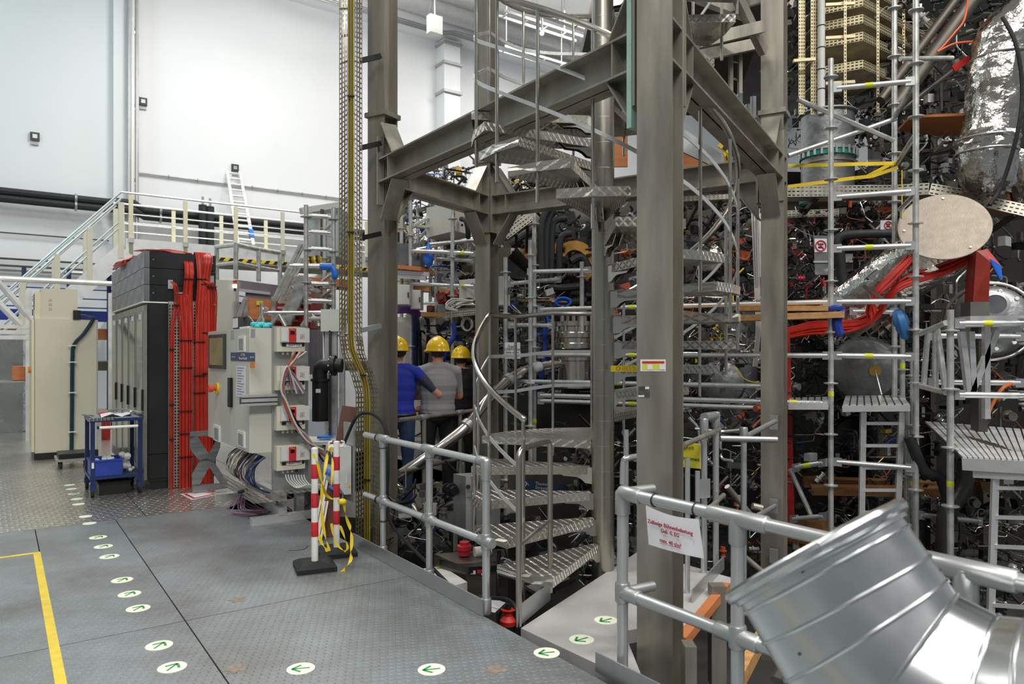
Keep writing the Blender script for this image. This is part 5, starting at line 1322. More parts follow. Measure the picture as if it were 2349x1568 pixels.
scaff('long_scaffold', 'long silver tube scaffold running behind the spiral stair', [(1160, SC(1160) + .1, 590, 1180), (1217, SC(1217), 550, 1180), (1226, SC(1226) + .35, 480, 1180), (1335, SC(1335) + .4, 600, 760), (1465, SC(1465), 600, 1200), (1752, SC(1752) + .05, 690, 1250), (1906, 7.1, 135, 1240)],
      [led(692, 1235, 1752), led(692, 1752, 1906), led(815, 1235, 1752), led(815, 1752, 1906), led(888, 1180, 1752), led(925, 1235, 1752), led(925, 1752, 1906), (1210, 623, 8.7, 1355, 619, 8.6), (1165, 651, 8.6, 1285, 640, 9.1), (1165, 745, 8.6, 1270, 746, 8.9), (1820, 1072, 7.4, 1895, 1060, 7.1), (1815, 1190, 7.5, 1895, 1183, 7.15), led(940, 1235, 1752)], r=.0265)
scaff('ladder_scaffold', 'scaffold bay with the deck and ladder in front of the round disc', [(2052, 7.5, -20, 940), (2101, 6.8, -20, 1260), (2070, 7.6, 480, 1000), (2080, 7.4, 940, 1240), (2094, 7.3, 820, 1240)],
      [(1912, 203, 7.1, 2098, 186, 6.8), (1912, 452, 7.1, 2098, 438, 6.8), (1912, 570, 7.1, 2098, 563, 6.8), (1912, 692, 7.1, 2098, 691, 6.8), (1912, 815, 7.1, 2098, 818, 6.8), (1912, 1058, 7.1, 2098, 1073, 6.8), (2060, 715, 7.4, 1950, 714, 7.6), (2105, 1180, 6.8, 2250, 1195, 7.2)], r=.027,
      braces=((1808, 357, 7.3, 2055, 272, 7.4), (1830, 228, 7.2, 2050, 322, 7.4), (2050, 272, 7.4, 2100, 185, 6.8), (2050, 385, 7.4, 2100, 310, 6.8), (2065, 480, 7.4, 2100, 445, 6.8), (1812, 1075, 7.5, 1860, 1180, 7.4), (2065, 135, 7.4, 2185, 133, 7.6)))
scaff('side_scaffold', 'nearer scaffold bay with lattice girder beside the flanged vessel', [(2180, 6.2, 710, 1290), (2360, 6.0, 600, 1290)],
      [(2190, 742, 6.2, 2360, 741, 6.1), (2190, 905, 6.2, 2360, 907, 6.1), (2128, 770, 6.9, 2345, 772, 6.9), (2128, 876, 6.9, 2345, 878, 6.9)], r=.028,
      braces=((2112, 765, 6.6, 2170, 740, 6.2), (2112, 885, 6.6, 2170, 900, 6.2), (2128, 765, 6.55, 2118, 890, 6.6), (2150, 755, 6.4, 2168, 890, 6.3), (2146, 755, 6.4, 2146, 895, 6.4)))
scaff('work_scaffold', 'scaffold tower with blue bag behind the rear column and the workers', [(921, 10.3, 495, 760), (942, 9.8, 425, 880), (1000, 10.6, 430, 760), (1038, 9.4, 470, 960), (958, 10.8, 470, 700), (987, 11.0, 450, 720)],
      [(942, 518, 9.8, 998, 522, 10.6), (942, 575, 9.8, 1038, 579, 9.4), (1038, 579, 9.4, 1092, 582, 9.2), (940, 650, 9.8, 1038, 655, 9.4), (1038, 655, 9.4, 1092, 657, 9.2), (1005, 661, 10.4, 1092, 665, 10.0), (1000, 593, 10.6, 1088, 598, 10.2), (960, 695, 10.6, 1030, 697, 10.2), (970, 726, 10.2, 1030, 728, 9.6)], r=.026, braces=((945, 520, 9.8, 995, 492, 10.6), (950, 560, 10.8, 985, 520, 11), (976, 505, 10.8, 995, 565, 10.6), (955, 572, 9.9, 1090, 545, 10.2), (985, 560, 9.9, 1090, 550, 10.0)))
t = scaff('far_tower', 'white aluminium scaffold tower behind the tall cable tray', [(702, 11.0, 470, 748), (765, 11.2, 476, 745), (745, 12.2, 500, 745)],
      [(702, 494, 11, 762, 498, 11.2), (702, 531, 11, 762, 535, 11.2), (702, 570, 11, 765, 573, 11.2), (660, 609, 11, 765, 611, 11.2), (702, 650, 11, 765, 652, 11.2), (702, 689, 11, 765, 691, 11.2), (602, 718, 11.2, 768, 717, 11.2), (702, 730, 11, 745, 731, 11.2)], r=.035, tags=False,
      braces=((742, 679, 12.2, 768, 660, 11.2), (740, 645, 12.2, 766, 625, 11.2), (742, 530, 12.2, 768, 506, 11.2), (640, 718, 11.2, 620, 748, 11.2), (640, 720, 11.2, 655, 748, 11.2), (712, 720, 11.2, 692, 748, 11.2), (716, 720, 11.2, 732, 748, 11.2), (600, 693, 11.2, 603, 748, 11.2), (562, 685, 11.2, 545, 740, 11.2), (612, 705, 11.2, 590, 745, 11.2)))
MB('blue_bright').cyl(P(735, 611, 11.15), P(765, 612, 11.15), .055, 10).build('blue_wrap', t)
MB('blue_bright').tube(crom([P(762, 612, 11.1), P(768, 625, 11.1), P(767, 640, 11.1)], 3), [.05] * 6 + [.03], 8).build('blue_wrap', t)
t = thing('panel_container', 'pale grey panel container behind the white scaffold tower', 'container', P(735, 590, 12.6))
MB(M('panel_pale', '#b9c4c6', .5, var=.04)).prism([P(705, 483, 12.5), P(775, 470, 12.8), P(775, 588, 12.8), P(705, 588, 12.5)], V((0, 1.2, 0))).build('panel', t, smooth=0)
MB('cab_light').bar(P(690, 484, 12.3), P(780, 470, 12.7), .12, .1).build('roof_edge', t, smooth=0); MB('steel_dark').bar(P(739, 480, 12.45), P(739, 588, 12.45), .05, .05, (0, 1, 0)).build('joint', t, smooth=0)
for k in range(9): MB(('yellow', 'black', 'olive_a')[k % 3]).tube(crom([P(706 + k * 5, 589, 12.6), P(708 + k * 5, 600, 12.5), P(712 + k * 5, 592, 12.7)], 4), .035, 6).build('cable_loop', t)
# ---------------------------------------------------------------- crates and containers left of the tall tray
t = thing('grey_cabinet', 'plain grey steel cabinet behind the red cables of the racks', 'cabinet', P(515, 800, 12))
MB('cab_grey').prism([P(492, 641, 12), P(540, 643, 12.0), P(540, 860, 12.0), P(492, 860, 12)], V((0, .8, 0))).build('body', t, smooth=0)
MB('duct_grey').bar(P(537, 690, 11.97), P(537, 800, 11.97), .02, .02, (0, 1, 0)).build('edge_strip', t, smooth=0)
t = thing('violet_container', 'violet grey steel container with a paper notice on its front', 'container', P(610, 800, 12.3))
MB(M('violet_grey', '#7c7680', .45, .3, var=.06)).prism([P(540, 641, 12.2), P(700, 662, 12.8), P(700, 860, 12.8), P(540, 860, 12.2)], V((0, 1.2, 0))).build('body', t, smooth=0)
MB('duct_grey').bar(P(541, 664, 12.15), P(620, 673, 12.45), .03, .05).build('rib', t, smooth=0)
MB('paper').prism([P(548, 668, 12.15), P(563, 670, 12.2), P(562, 694, 12.2), P(548, 692, 12.15)], V((0, .01, 0))).build('notice', t, smooth=0)
MB('blue').prism([P(549, 677, 12.14), P(562, 679, 12.19), P(562, 680.5, 12.19), P(549, 678.5, 12.14)], V((0, .004, 0))).build('notice_line', t, smooth=0)
t = thing('signal_light', 'lit white and red signal light at the container corner', 'signal light', P(539, 665, 12.05))
MB('led_white').cyl(P(539, 660, 12.0), P(539, 652, 12.0), .028, 10).build('white_lens', t); MB('orange').cyl(P(539, 651.8, 12.0), P(539, 648, 12.0), .028, 10).build('orange_lens', t); MB('sign_red').cyl(P(539, 647.8, 12.0), P(539, 643, 12.0), .028, 10).build('red_lens', t); MB('black').cyl(P(539, 666, 12.0), P(539, 660, 12.0), .02, 8).build('stem', t)
t = thing('container_railing', 'grey tube railing on top of the violet container', 'railing', P(570, 645, 12.6))
rp = [(497, 566, 642, 12.6), (541, 561, 640, 12.0), (593, 572, 645, 12.4), (642, 580, 655, 12.8)]
for u, v0, v1, Y in rp: MB('scaf').cyl(P(u, v1, Y), P(u, v0, Y), .04, 10).build('post', t)
for (u, v0, _, Y), (u2, v2, _, Y2) in zip(rp, rp[1:]):
    MB('scaf').cyl(P(u, v0, Y), P(u2, v2, Y2), .04, 10).build('rail', t); MB('scaf').cyl(P(u, v0 + 41, Y), P(u2, v2 + 41, Y2), .03, 10).build('rail', t)
t = thing('plywood_panel', 'orange plywood panel with a yellow label before the violet container', 'panel', P(596, 735, 11.6))
MB('plywood').prism([P(567, 682, 11.6), P(626, 688, 11.6), P(626, 733, 11.6), P(567, 731, 11.6)], V((0, .05, 0))).build('sheet', t, smooth=0)
MB('lime_tag').prism([P(588, 689, 11.57), P(603, 690, 11.57), P(603, 700, 11.57), P(588, 699, 11.57)], V((0, .01, 0))).build('label_plate', t, smooth=0)
for u in (565, 628): MB('scaf').bar(P(u, 680, 11.55), P(u, 740, 11.55), .06, .06, (0, 1, 0)).build('post', t, smooth=0)
for k, (u0, u1, v0, v1, Y, mt, lab) in enumerate(((630, 712, 691, 752, 12.0, 'red_dark', 'dark red steel crate before the green shirted worker'), (650, 700, 668, 690, 12.6, 'plywood', 'orange wooden crate on top of the dark red one'))):
    t = thing('transport_crate', lab, 'crate', P(u0, v1, Y))
    MB(mt).prism([P(u0, v0, Y), P(u1, v0 - 2, Y), P(u1, v1, Y), P(u0, v1, Y)], V((0, .8, 0))).build('body', t, smooth=0)
    for f in (.35, .75): MB('red_dark' if k == 0 else 'wood').bar(P(u0, v0 + (v1 - v0) * f, Y - .02), P(u1, v0 + (v1 - v0) * f, Y - .02), .04, .06).build('batten', t, smooth=0)
t = thing('container_stair', 'steep aluminium stair with handrails leaning past the red crate', 'stair', P(650, 750, 11.5))
for dx, Y in ((0, 11.4), (6, 12.0)):
    MB('scaf').bar(P(652 + dx, 740, Y), P(700 + dx, 636, Y), .06, .2).build('stringer', t, smooth=0)
    MB('scaf').cyl(P(627 + dx, 690, Y), P(690 + dx, 560, Y), .035, 8).build('handrail', t); MB('scaf').cyl(P(640 + dx, 695, Y), P(692 + dx, 592, Y), .03, 8).build('handrail', t)
for k in range(8): f = (k + .5) / 8; MB('alu').obox(P(652, 740, 11.7).lerp(P(700, 636, 11.7), f), V((.12, 0, 0)), V((0, .3, 0)), V((0, 0, .015))).build('tread', t, smooth=0)
# worker's stage far behind
MB('steel_dark').box(-9.5, -3.0, 15.2, 17.4, 1.25, 1.44).build('floor_stage', kind='structure', smooth=0)
for k, (v, u0, u1, Y) in enumerate(((610, 495, 700, 15.5), (640, 640, 800, 15.0), (648, 700, 800, 16.8))):
    a, b = P(u0, v, Y), P(u1, v + 14, Y + 1); b.z = a.z; MB('steel_dark' if k != 1 else 'plywood').bar(a, b, .1, (.1, .16, .2)[k]).build('wall_rail', label=('dark rail low on the hall wall behind the container railing', 'orange beam on the hall wall behind the stair', 'brown beam on the hall wall beside the green shirted worker')[k], cat='beam', smooth=0)
# ---------------------------------------------------------------- centre: things around the rear column
def vcyl(name, label, cat, u, Y, v0, v1, rpx, mat, rings=(), group=None):
    t = thing(name, label, cat, P(u, v1, Y), group); R = rpx / F * Y
    MB(mat).cyl(P(u, v1, Y), P(u, v0, Y), R, 28).build('shell', t)
    for v, f, h, mt in rings:
        MB(mt).lathe(P(u, v, Y), (0, 0, 1), [(R * f * .99, -h / 2), (R * f, -h / 2 + .003), (R * f, h / 2 - .003), (R * f * .99, h / 2)], 28).build('flange', t)
    return t
def cab(name, label, cat, u0, u1, v0, v1, Y, dep, mat, extra=None, slant=0.0):
    t = thing(name, label, cat, P((u0 + u1) / 2, v1, Y))
    MB(mat).prism([P(u0, v0, Y), P(u1, v0 - slant, Y + dep * .2), P(u1, v1, Y + dep * .2), P(u0, v1, Y)], V((0, dep, 0))).build('body', t, smooth=0)
    a, b, c, d = P(u0, v0, Y - .012), P(u1, v0 - slant, Y + dep * .2 - .012), P(u1, v1, Y + dep * .2 - .012), P(u0, v1, Y - .012); cc = (a + b + c + d) / 4
    MB(mat).prism([cc + (p - cc) * .93 for p in (a, b, c, d)], V((0, .01, 0))).build('door', t, smooth=0)
    MB('frame_dark').obox(c.lerp(b, .5).lerp(cc, .16) - V((0, .012, 0)), V((.008, 0, 0)), V((0, .008, 0)), ZUP * min(.06, (a.z - d.z) * .12)).build('latch', t, smooth=0)
    return t
t = thing('junction_box', 'large grey junction box with a black hose above the workers', 'box', P(1020, 545, 10.2))
MB('cab_grey').prism([P(978, 476, 10.4), P(1043, 464, 9.9), P(1043, 529, 9.9), P(978, 545, 10.4)], V((.25, .6, 0))).build('body', t, smooth=0)
MB('cab_grey').prism([P(1044, 464, 9.88), P(1078, 486, 10.2), P(1078, 538, 10.2), P(1044, 529, 9.88)], V((0, .02, 0))).build('side_plate', t, smooth=0)
for u, v in ((1041, 491), (1041, 522), (1060, 516)): MB('black').ball(P(u, v, 9.87), .018, 8, 5).build('screw', t)
MB('insul_black').tube(crom([P(1058, 502, 9.9), P(1068, 506, 9.8), P(1073, 525, 9.8), P(1074, 545, 9.9)], 4), .035, 8).build('hose', t)
cab('dark_box', 'dark grey electronics box on the scaffold deck', 'box', 905, 965, 558, 620, 10.0, .5, M('slate', '#5c636a', .5))
for k, (u, Y, v0, v1, lab) in enumerate(((922, 11.6, 468, 705, 'thick cream corrugated duct standing beside the scaffold tower'), (948, 11.8, 545, 730, 'shorter cream corrugated duct next to the thick one'), (782, 12.0, 742, 772, 'cream corrugated duct end above the flow monitors'))):
    t = thing('corrugated_duct', lab, 'duct', P(u, v1, Y), 'cream corrugated ducts'); R = (24, 16, 14)[k] / F * Y
    pr = []; n = int((v1 - v0) / 4); hgt = P(u, v0, Y).z - P(u, v1, Y).z
    for i in range(n + 1): pr.append((R * (1 if i % 2 else .93), hgt * i / n))
    MB('corrug').lathe(P(u, v1, Y), (0, 0, 1), pr, 24).build('shell', t); MB('galv').ring(P(u, v1 - 6, Y), (0, 0, 1), R, .02, 24, 5).build('clamp', t)
t = thing('work_deck', 'timber edged aluminium work deck under the dark grey box', 'deck', P(945, 640, 9.9))
MB('plywood').bar(P(903, 614, 9.9), P(980, 621, 9.8), .5, .05).build('timber_edge', t, smooth=0)
for k in range(2): MB('alu').bar(P(903, 624 + k * 9, 9.75), P(986 - k * 8, 629 + k * 9, 9.7), .06, .05).build('edge_beam', t, smooth=0)
cab('white_cabinet', 'plain white wall cabinet above the purple tray', 'cabinet', 900, 940, 651, 699, 9.3, .3, 'cab_light', slant=-2)
cab('white_cabinet', 'small white cabinet with a thin cable behind the purple tray', 'cabinet', 941, 965, 664, 709, 9.6, .3, 'cab_light', slant=-1)
cab('tall_grey_cabinet', 'tall grey cabinet with black hoses behind the workers', 'cabinet', 890, 1000, 726, 1010, 10.2, .6, 'cab_grey', slant=-3)
t = thing('cabinet_hoses', 'black hoses falling down the tall grey cabinet', 'hose', P(955, 900, 10))
for k, pts in enumerate((((950, 712), (957, 730), (963, 790), (966, 860)), ((970, 720), (981, 735), (982, 780), (975, 850)), ((945, 712), (949, 735), (950, 800), (951, 870)), ((948, 715), (953, 740), (953, 800), (954, 870)))):
    MB('black_rub' if k < 2 else 'blue_navy').tube(crom([P(u, v, 10.1) for u, v in pts], 5), (.026, .026, .035, .035)[k], 8).build('hose', t)
t = thing('purple_tray', 'purple cable bundle lying on the tall grey cabinet', 'cable bundle', P(930, 725, 9.9))
for k in range(9): MB('purple').tube(crom([P(908, 699 + k * 2.2, 9.7), P(935, 700 + k * 2, 9.7), P(950, 708 + k * 1.6, 9.75), P(970 - k, 722, 9.8)], 4), .018, 6).build('cable', t)
t = thing('blue_bag', 'blue plastic bag hanging on the scaffold tower', 'bag', P(983, 615, 9.8))
MB('blue_bright').lathe(P(983, 612, 9.75), (0, 0, 1), [(.01, 0), (.05, .03), (.075, .1), (.06, .2), (.03, .28), (.01, .33)], 12).build('sack', t)
MB('blue').tube([P(983, 560, 9.75), P(984, 545, 9.78)], .012, 6).build('knot', t)
for k, (u, v, w, h, lab) in enumerate(((1013, 683, 10, 11, 'dark red clamp housing between scaffold poles'), (1040, 676, 9, 9, 'smaller dark red clamp housing behind the scaffold pole'), (988, 710, 8, 9, 'dark red square box beside the timber planks'))):
    t = thing('red_housing', lab, 'housing', P(u, v + h, 10.2), 'dark red housings')
    a = .3 if k < 2 else 0; MB('red_dark').obox(P(u, v, 10.2), V((w / F * 10, .0, w * a / F * 10)), V((0, .08, 0)), V((-h * a / F * 10, 0, h / F * 10))).build('shell', t, smooth=0)
    MB('steel_dark').cyl(P(u, v, 10.1) - V((0, .09, 0)), P(u, v, 10.1) + V((0, .02, 0)), .03, 10).build('hub', t)
cab('white_lid_box', 'white enclosure with a lid seam beside the rear column', 'enclosure', 1053, 1096, 642, 692, 9.3, .4, 'cab_light', slant=4)
for k, (u0, u1, v, Y, h, lab) in enumerate(((968, 1026, 721, 9.8, .06, 'timber plank on the scaffold above the grey hard hat'), (938, 986, 660, 10.0, .09, 'timber plank below the white ledger'), (1010, 1055, 669, 10.3, .06, 'timber plank behind the white enclosure'), (1195, 1300, 690, 9.6, .03, 'thin timber board under the blue hose coil'))):
    MB('wood').bar(P(u0, v, Y), P(u1, v + 2, Y), .25, h).build('timber_plank', label=lab, cat='plank', group='planks behind the stair', smooth=0)
t = thing('cable_shelf', 'perforated shelf piled with grey cables beside the rear column', 'shelf', P(1060, 720, 9.2))
MB('tray_zinc').perf(P(1022, 712, 9.1), P(1094, 705, 9.1) - P(1022, 712, 9.1), V((0, 0, -.09)), 18, 3, .5, .5).build('front_lip', t, smooth=0)
MB('tray_zinc').prism([P(1022, 714, 9.1), P(1094, 708, 9.1), P(1094, 708, 9.1) + V((0, .5, 0)), P(1022, 714, 9.1) + V((0, .5, 0))], V((0, 0, .01))).build('base_plate', t, smooth=0)
random.seed(12)
for k in range(26):
    a = P(1026 + random.uniform(0, 20), 706 + random.uniform(-6, 2), 9.2); b = P(1085 + random.uniform(0, 15), 700 + random.uniform(-16, 0), 9.3)
    c = a.lerp(b, .5) + V((0, random.uniform(0, .2), random.uniform(-.02, .09)))
    MB(random.choice(('cab_light', 'duct_grey', 'hose_clear', 'frame_dark', 'duct_grey'))).tube(crom([a, c, b], 5), random.choice((.008, .011, .014)), 6).build('cable', t)
for k in range(2): MB('cab_light').tube(crom([P(1085, 690, 9.15), P(1040, 685 + 5 * k, 9.05), P(1023, 700 + 6 * k, 9.0), P(1050, 712, 9.05)], 5), .01, 6).build('cable', t)
# black hoses, ochre ring, chrome vessel
t = thing('black_hoses', 'four thick black insulated hoses bending down inside the machine', 'hose', P(1260, 640, 10.6))
for k, pts in enumerate((((1262, 470), (1246, 500), (1241, 530), (1241, 585), (1244, 640)), ((1268, 480), (1256, 512), (1253, 545), (1252, 600), (1250, 650)), ((1300, 500), (1276, 505), (1266, 525), (1265, 580), (1262, 650)), ((1310, 535), (1292, 540), (1284, 560), (1283, 600), (1280, 650)))):
    MB('insul_black').tube(crom([P(u, v, 10.3 + .1 * k) for u, v in pts], 5), .052, 10).build('hose', t)
for k, pts in enumerate((((1170, 560), (1200, 540), (1235, 520)), ((1250, 655), (1290, 660), (1340, 655)), ((1230, 700), (1280, 695), (1345, 690)), ((1310, 600), (1335, 590), (1352, 620)))):
    MB('insul_black').tube(crom([P(u, v, 10.6) for u, v in pts], 5), .06, 10).build('hose', t)
t = thing('ochre_coil', 'ochre painted coil arch inside the machine', 'coil', P(1310, 700, 10.8))
oc = [P(1196, 585, 10.9), P(1250, 578, 10.9), P(1285, 566, 10.9)] + [P(1318 + 38 * math.cos(a), 602 - 40 * math.sin(a), 10.9) for a in (2.6, 2.1, 1.57, 1.0, .5, 0, -.5, -1.0)]
pts = crom(oc, 4); m = MB('ochre'); vs = []
for i, p in enumerate(pts):
    d = (pts[min(i + 1, len(pts) - 1)] - pts[max(i - 1, 0)]); n = V((-d.z, 0, d.x)).normalized() * .07
    vs += [p + n, p - n, p - n + V((0, .3, 0)), p + n + V((0, .3, 0))]
m.add(vs, [[4 * i + j, 4 * i + (j + 1) % 4, 4 * i + 4 + (j + 1) % 4, 4 * i + 4 + j] for i in range(len(pts) - 1) for j in range(4)] + [[0, 1, 2, 3], [len(vs) - 4 + j for j in (3, 2, 1, 0)]]); m.build('arch', t, smooth=50)
MB('ochre').obox(P(1200, 588, 10.85), V((.2, 0, 0)), V((0, .1, 0)), V((0, 0, .1))).build('foot', t, smooth=0)
t = thing('terminal_block', 'pale terminal block with six screws in front of the ochre coil', 'terminal block', P(1183, 596, 10.5))
MB('cab_light').obox(P(1183, 582, 10.5), V((.07, 0, 0)), V((0, .03, 0)), V((0, 0, .08))).build('block', t, smooth=0)
for i in range(3):
    for j in range(2): MB('ink').ball(P(1176 + 7 * i, 577 + 9 * j, 10.46), .014, 8, 5).build('screw', t)
def tray(name, label, pts, w, mat='tray_zinc', depth=.08, per=.05):
    t = thing(name, label, 'cable tray', pts[0])
    for a, b in zip(pts, pts[1:]):
        d = b - a; n = d.cross(V((0, 1, 0))).normalized() * w
        if n.z < 0: n = -n
        MB(mat).perf(a, d, n, max(2, round(d.length / per)), 3, .6, .3).build('perforated_side', t, smooth=0)
        MB(mat).prism([a, b, b + V((0, depth * 3, 0)), a + V((0, depth * 3, 0))], n * .03).build('tray_bottom', t, smooth=0)
    for p in (pts[0].lerp(pts[1], .3), pts[-1].lerp(pts[-2], .3)): MB('steel_dark').bar(p + V((0, .02, .01)), p + V((0, .9, -.25)), .04, .05).build('bracket', t, smooth=0)
    return t
tray('machine_tray', 'slanted perforated tray with a red label under the rear beam', [P(1165, 549, 9.9), P(1230, 500, 9.9)], .14)
tray('machine_tray', 'long perforated tray below the yellow straps bending behind the disc', [P(1806, 452, 8.2), P(2045, 450, 8.2), P(2130, 446, 8.0), P(2200, 458, 7.9), P(2270, 478, 7.8), P(2360, 498, 7.6)], .13)
tray('machine_tray', 'short dark perforated tray above the prohibition sign', [P(1806, 500, 8.6), P(1925, 496, 8.6)], .09)
tray('machine_tray', 'brown perforated tray behind the diagonal stair bars', [P(1566, 462, 8.5), P(1700, 455, 8.5)], .06)
t = thing('black_funnel', 'matt black funnel shaped screen beside the scaffold pole', 'screen', P(1190, 640, 10))
MB('black').prism([P(1165, 590, 9.8), P(1186, 568, 9.6), P(1232, 620, 9.9), P(1230, 645, 9.9), P(1165, 636, 9.8)], V((0, .3, 0))).build('shell', t, smooth=0)
MB('steel_dark').prism([P(1142, 568, 9.95), P(1172, 566, 9.95), P(1166, 640, 9.95), P(1142, 640, 9.95)], V((0, .05, 0))).build('side_panel', t, smooth=0)
t = thing('chrome_vessel', 'polished steel vacuum vessel with stacked flanges behind the stair pole', 'vessel', P(1318, 885, 9.0))
k_ = 9.0 / F; o = P(1318, 888, 9.0)
MB('stainless').lathe(o, (0, 0, 1), [(r * k_, h * k_) for r, h in ((52, 0), (52, 10), (40, 12), (38, 24), (38, 60), (44, 62), (44, 70), (36, 72), (36, 84))], 28).build('lower_body', t)
MB('stainless').lathe(o, (0, 0, 1), [(r * k_, h * k_) for r, h in ((46, 88), (48, 90), (48, 100), (44, 102), (44, 112), (50, 114), (50, 124), (44, 126), (43, 138), (48, 140), (48, 150), (30, 152))], 28).build('flange_stack', t)
for k in range(5):
    u = 1290 + 13 * k; Y = 8.9 + .08 * (k % 2); MB('stainless').lathe(P(u, 742, Y), (0, 0, 1), [(.028, 0), (.028, .1), (.04, .105), (.04, .13), (.024, .135), (.024, .22)], 12).build('port', t)
for k in range(12):
    a = 2 * math.pi * k / 12; c = o + V((math.cos(a) * 47 * k_, math.sin(a) * 47 * k_, 128 * k_)); MB('galv').cyl(c, c + ZUP * .06, .012, 6).build('bolt', t)
t = thing('steel_pipe', 'bent stainless pipe with clamps rising past the rear column to the chrome vessel', 'pipe', P(905, 1100, 7.3))
sp_ = crom([P(898, 1103, 7.25), P(960, 1060, 7.3), P(1020, 1018, 7.4), P(1075, 972, 7.6), P(1120, 915, 8.0), P(1170, 868, 8.4), P(1215, 846, 8.6), P(1260, 836, 8.8), P(1290, 832, 8.9)], 6)
MB('stainless').tube(sp_, .058, 16).build('pipe', t)
for i in (17, 29): MB('galv').tube([sp_[i], sp_[i + 1]], .075, 16).build('clamp', t)
MB('stainless').tube(crom([P(902, 1108, 7.25), P(925, 1130, 7.25), P(950, 1170, 7.2), P(965, 1195, 7.2)], 4), .05, 14).build('lower_branch', t)
MB('paper').tube([P(1217, 846, 8.6), P(1238, 840, 8.7)], .06, 16).build('pipe_label', t)
def coil(label, u, v, Y, Ru, Rv, n, mat, r=.012):
    t = thing('hose_coil', label, 'hose coil', P(u, v + Rv, Y), 'coloured hose coils')
    for k in range(n):
        a = random.uniform(-4, 4); pts = [P(u + a + (Ru - k) * math.cos(q), v + k + (Rv - k) * math.sin(q), Y + .02 * k) for q in [2 * math.pi * i / 12 for i in range(12)]]
        MB(mat).tube(crom(pts, 3, True), r, 6, closed=True).build('loop', t)
random.seed(4)
coil('blue hose coil on the timber board beside the chrome vessel', 1294, 692, 9.3, 18, 10, 4, 'blue_bright'); coil('blue hose coil hanging lower beside the scaffold pole', 1238, 740, 9.3, 22, 28, 3, 'blue_bright', .01)
coil('pale hose ring hanging below the cable shelf', 1048, 735, 9.2, 14, 14, 2, 'hose_clear', .009); coil('grey fan shaped hose ring beside the rear column', 1073, 743, 9.2, 12, 15, 3, 'duct_grey', .01)
MB('blue').tube(crom([P(1040, 740, 9.1), P(1042, 770, 9.1), P(1030, 790, 9.1), P(1012, 840, 9.2)], 4), .03, 8).build('blue_strap', label='blue strap hanging above the third hard hat', cat='strap')
MB('blue').tube(crom([P(1250, 740, 9.1), P(1250, 800, 9.1), P(1240, 880, 9.1), P(1232, 900, 9.2)], 4), .03, 8).build('blue_strap', label='long blue strap beside the scaffold pole behind the handrail', cat='strap')
cab('pale_box', 'narrow pale box fixed beside the slim scaffold pole', 'box', 1141, 1170, 633, 701, 9.2, .2, 'cab_light')
sg = thing('access_notice', 'white paper notice hung on the scaffold behind the handrail', 'notice', P(1175, 822, 8.3))
MB('paper').prism([P(1158, 785, 8.3), P(1193, 785, 8.3), P(1194, 822, 8.3), P(1158, 822, 8.3)], V((0, .003, 0))).build('sheet', sg, smooth=0)
text('lettering', 'Zugang\nCXRS-Kanal\nbitte nicht\nVerstellen', P(1175, 796, 8.295), (1, 0, 0), ZUP, .036, MATS['ink'], sg, 'CENTER', lines=.95)
# pit equipment
t = thing('steel_cabinet', 'brushed steel cabinet with a key lock in the pit beside the stair', 'cabinet', P(1075, 1230, 6.7))
MB('galv').prism([P(1040, 1086, 6.6), P(1068, 1092, 6.3), P(1068, 1233, 6.3), P(1040, 1212, 6.6)], V((.3, .1, 0))).build('body', t, smooth=0)
MB('alu').prism([P(1069, 1092, 6.28), P(1122, 1086, 6.45), P(1122, 1225, 6.45), P(1069, 1233, 6.28)], V((0, .02, 0))).build('door', t, smooth=0)
MB('black').cyl(P(1074, 1116, 6.25), P(1074, 1116, 6.29), .02, 10).build('lock', t)
for u in (1045, 1110): MB('steel').bar(P(u, 1215, 6.6), V((P(u, 1215, 6.6).x, 6.6, -1.2)), .04, .04, (0, 1, 0)).build('leg', t, smooth=0)
t = thing('laser_cabinet', 'dark steel cabinet with a blue name band in the pit behind the treads', 'cabinet', P(1250, 1200, 6.9))
lf = [P(1165, 1076, 7.0), P(1328, 1085, 6.6)]
MB(M('cab_brown', '#5f5a55', .45, .4)).prism([lf[0], lf[1], V((lf[1].x, lf[1].y, -1.2)), V((lf[0].x, lf[0].y, -1.2))], V((0, .6, 0))).build('body', t, smooth=0)
def lfp(f, v, o=.004): 
    p = lf[0].lerp(lf[1], f); return P(CX + p.x / p.y * F, v, p.y - o)
xd = (lf[1] - lf[0]).normalized()
MB('sign_blue').prism([lfp(.1, 1098), lfp(.82, 1112), lfp(.82, 1126), lfp(.1, 1126)], V((0, .002, 0))).build('name_band', t, smooth=0)
MB('orange').prism([lfp(.12, 1080), lfp(.22, 1081), lfp(.22, 1099), lfp(.12, 1098)], V((0, .002, 0))).build('orange_label', t, smooth=0)
text('lettering', 'Thomson\nStreuung', lfp(.4, 1112, .008), xd, ZUP, .045, MATS['paper'], t, lines=.8)
MB('duct_grey').prism([lfp(.93, 1100), lfp(.98, 1100), lfp(.98, 1115), lfp(.93, 1115)], V((0, .01, 0))).build('latch', t, smooth=0)
t = thing('pump_unit', 'black pump unit with a red cap and a white canister in the pit', 'pump', P(1080, 1380, 5.6))
MB('black').prism([P(1008, 1282, 6.0), P(1045, 1262, 6.3), P(1150, 1262, 6.3), P(1140, 1296, 5.7), P(1075, 1300, 5.65)], V((0, 0, -.05))).build('lid', t, smooth=0)
MB(M('pump_steel', '#6e665a', .4, .7)).prism([P(1070, 1302, 5.68), P(1138, 1298, 5.72), P(1138, 1298, 5.72) + V((0, .5, 0)), P(1070, 1302, 5.68) + V((-.3, .4, 0))], V((0, 0, -1.1))).build('housing', t, smooth=0)
MB('sign_red').lathe(P(1065, 1272, 6.0), (0, 0, 1), [(.05, 0), (.05, .04), (.06, .045), (.06, .08), (.04, .085), (.04, .11)], 14).build('red_cap', t)
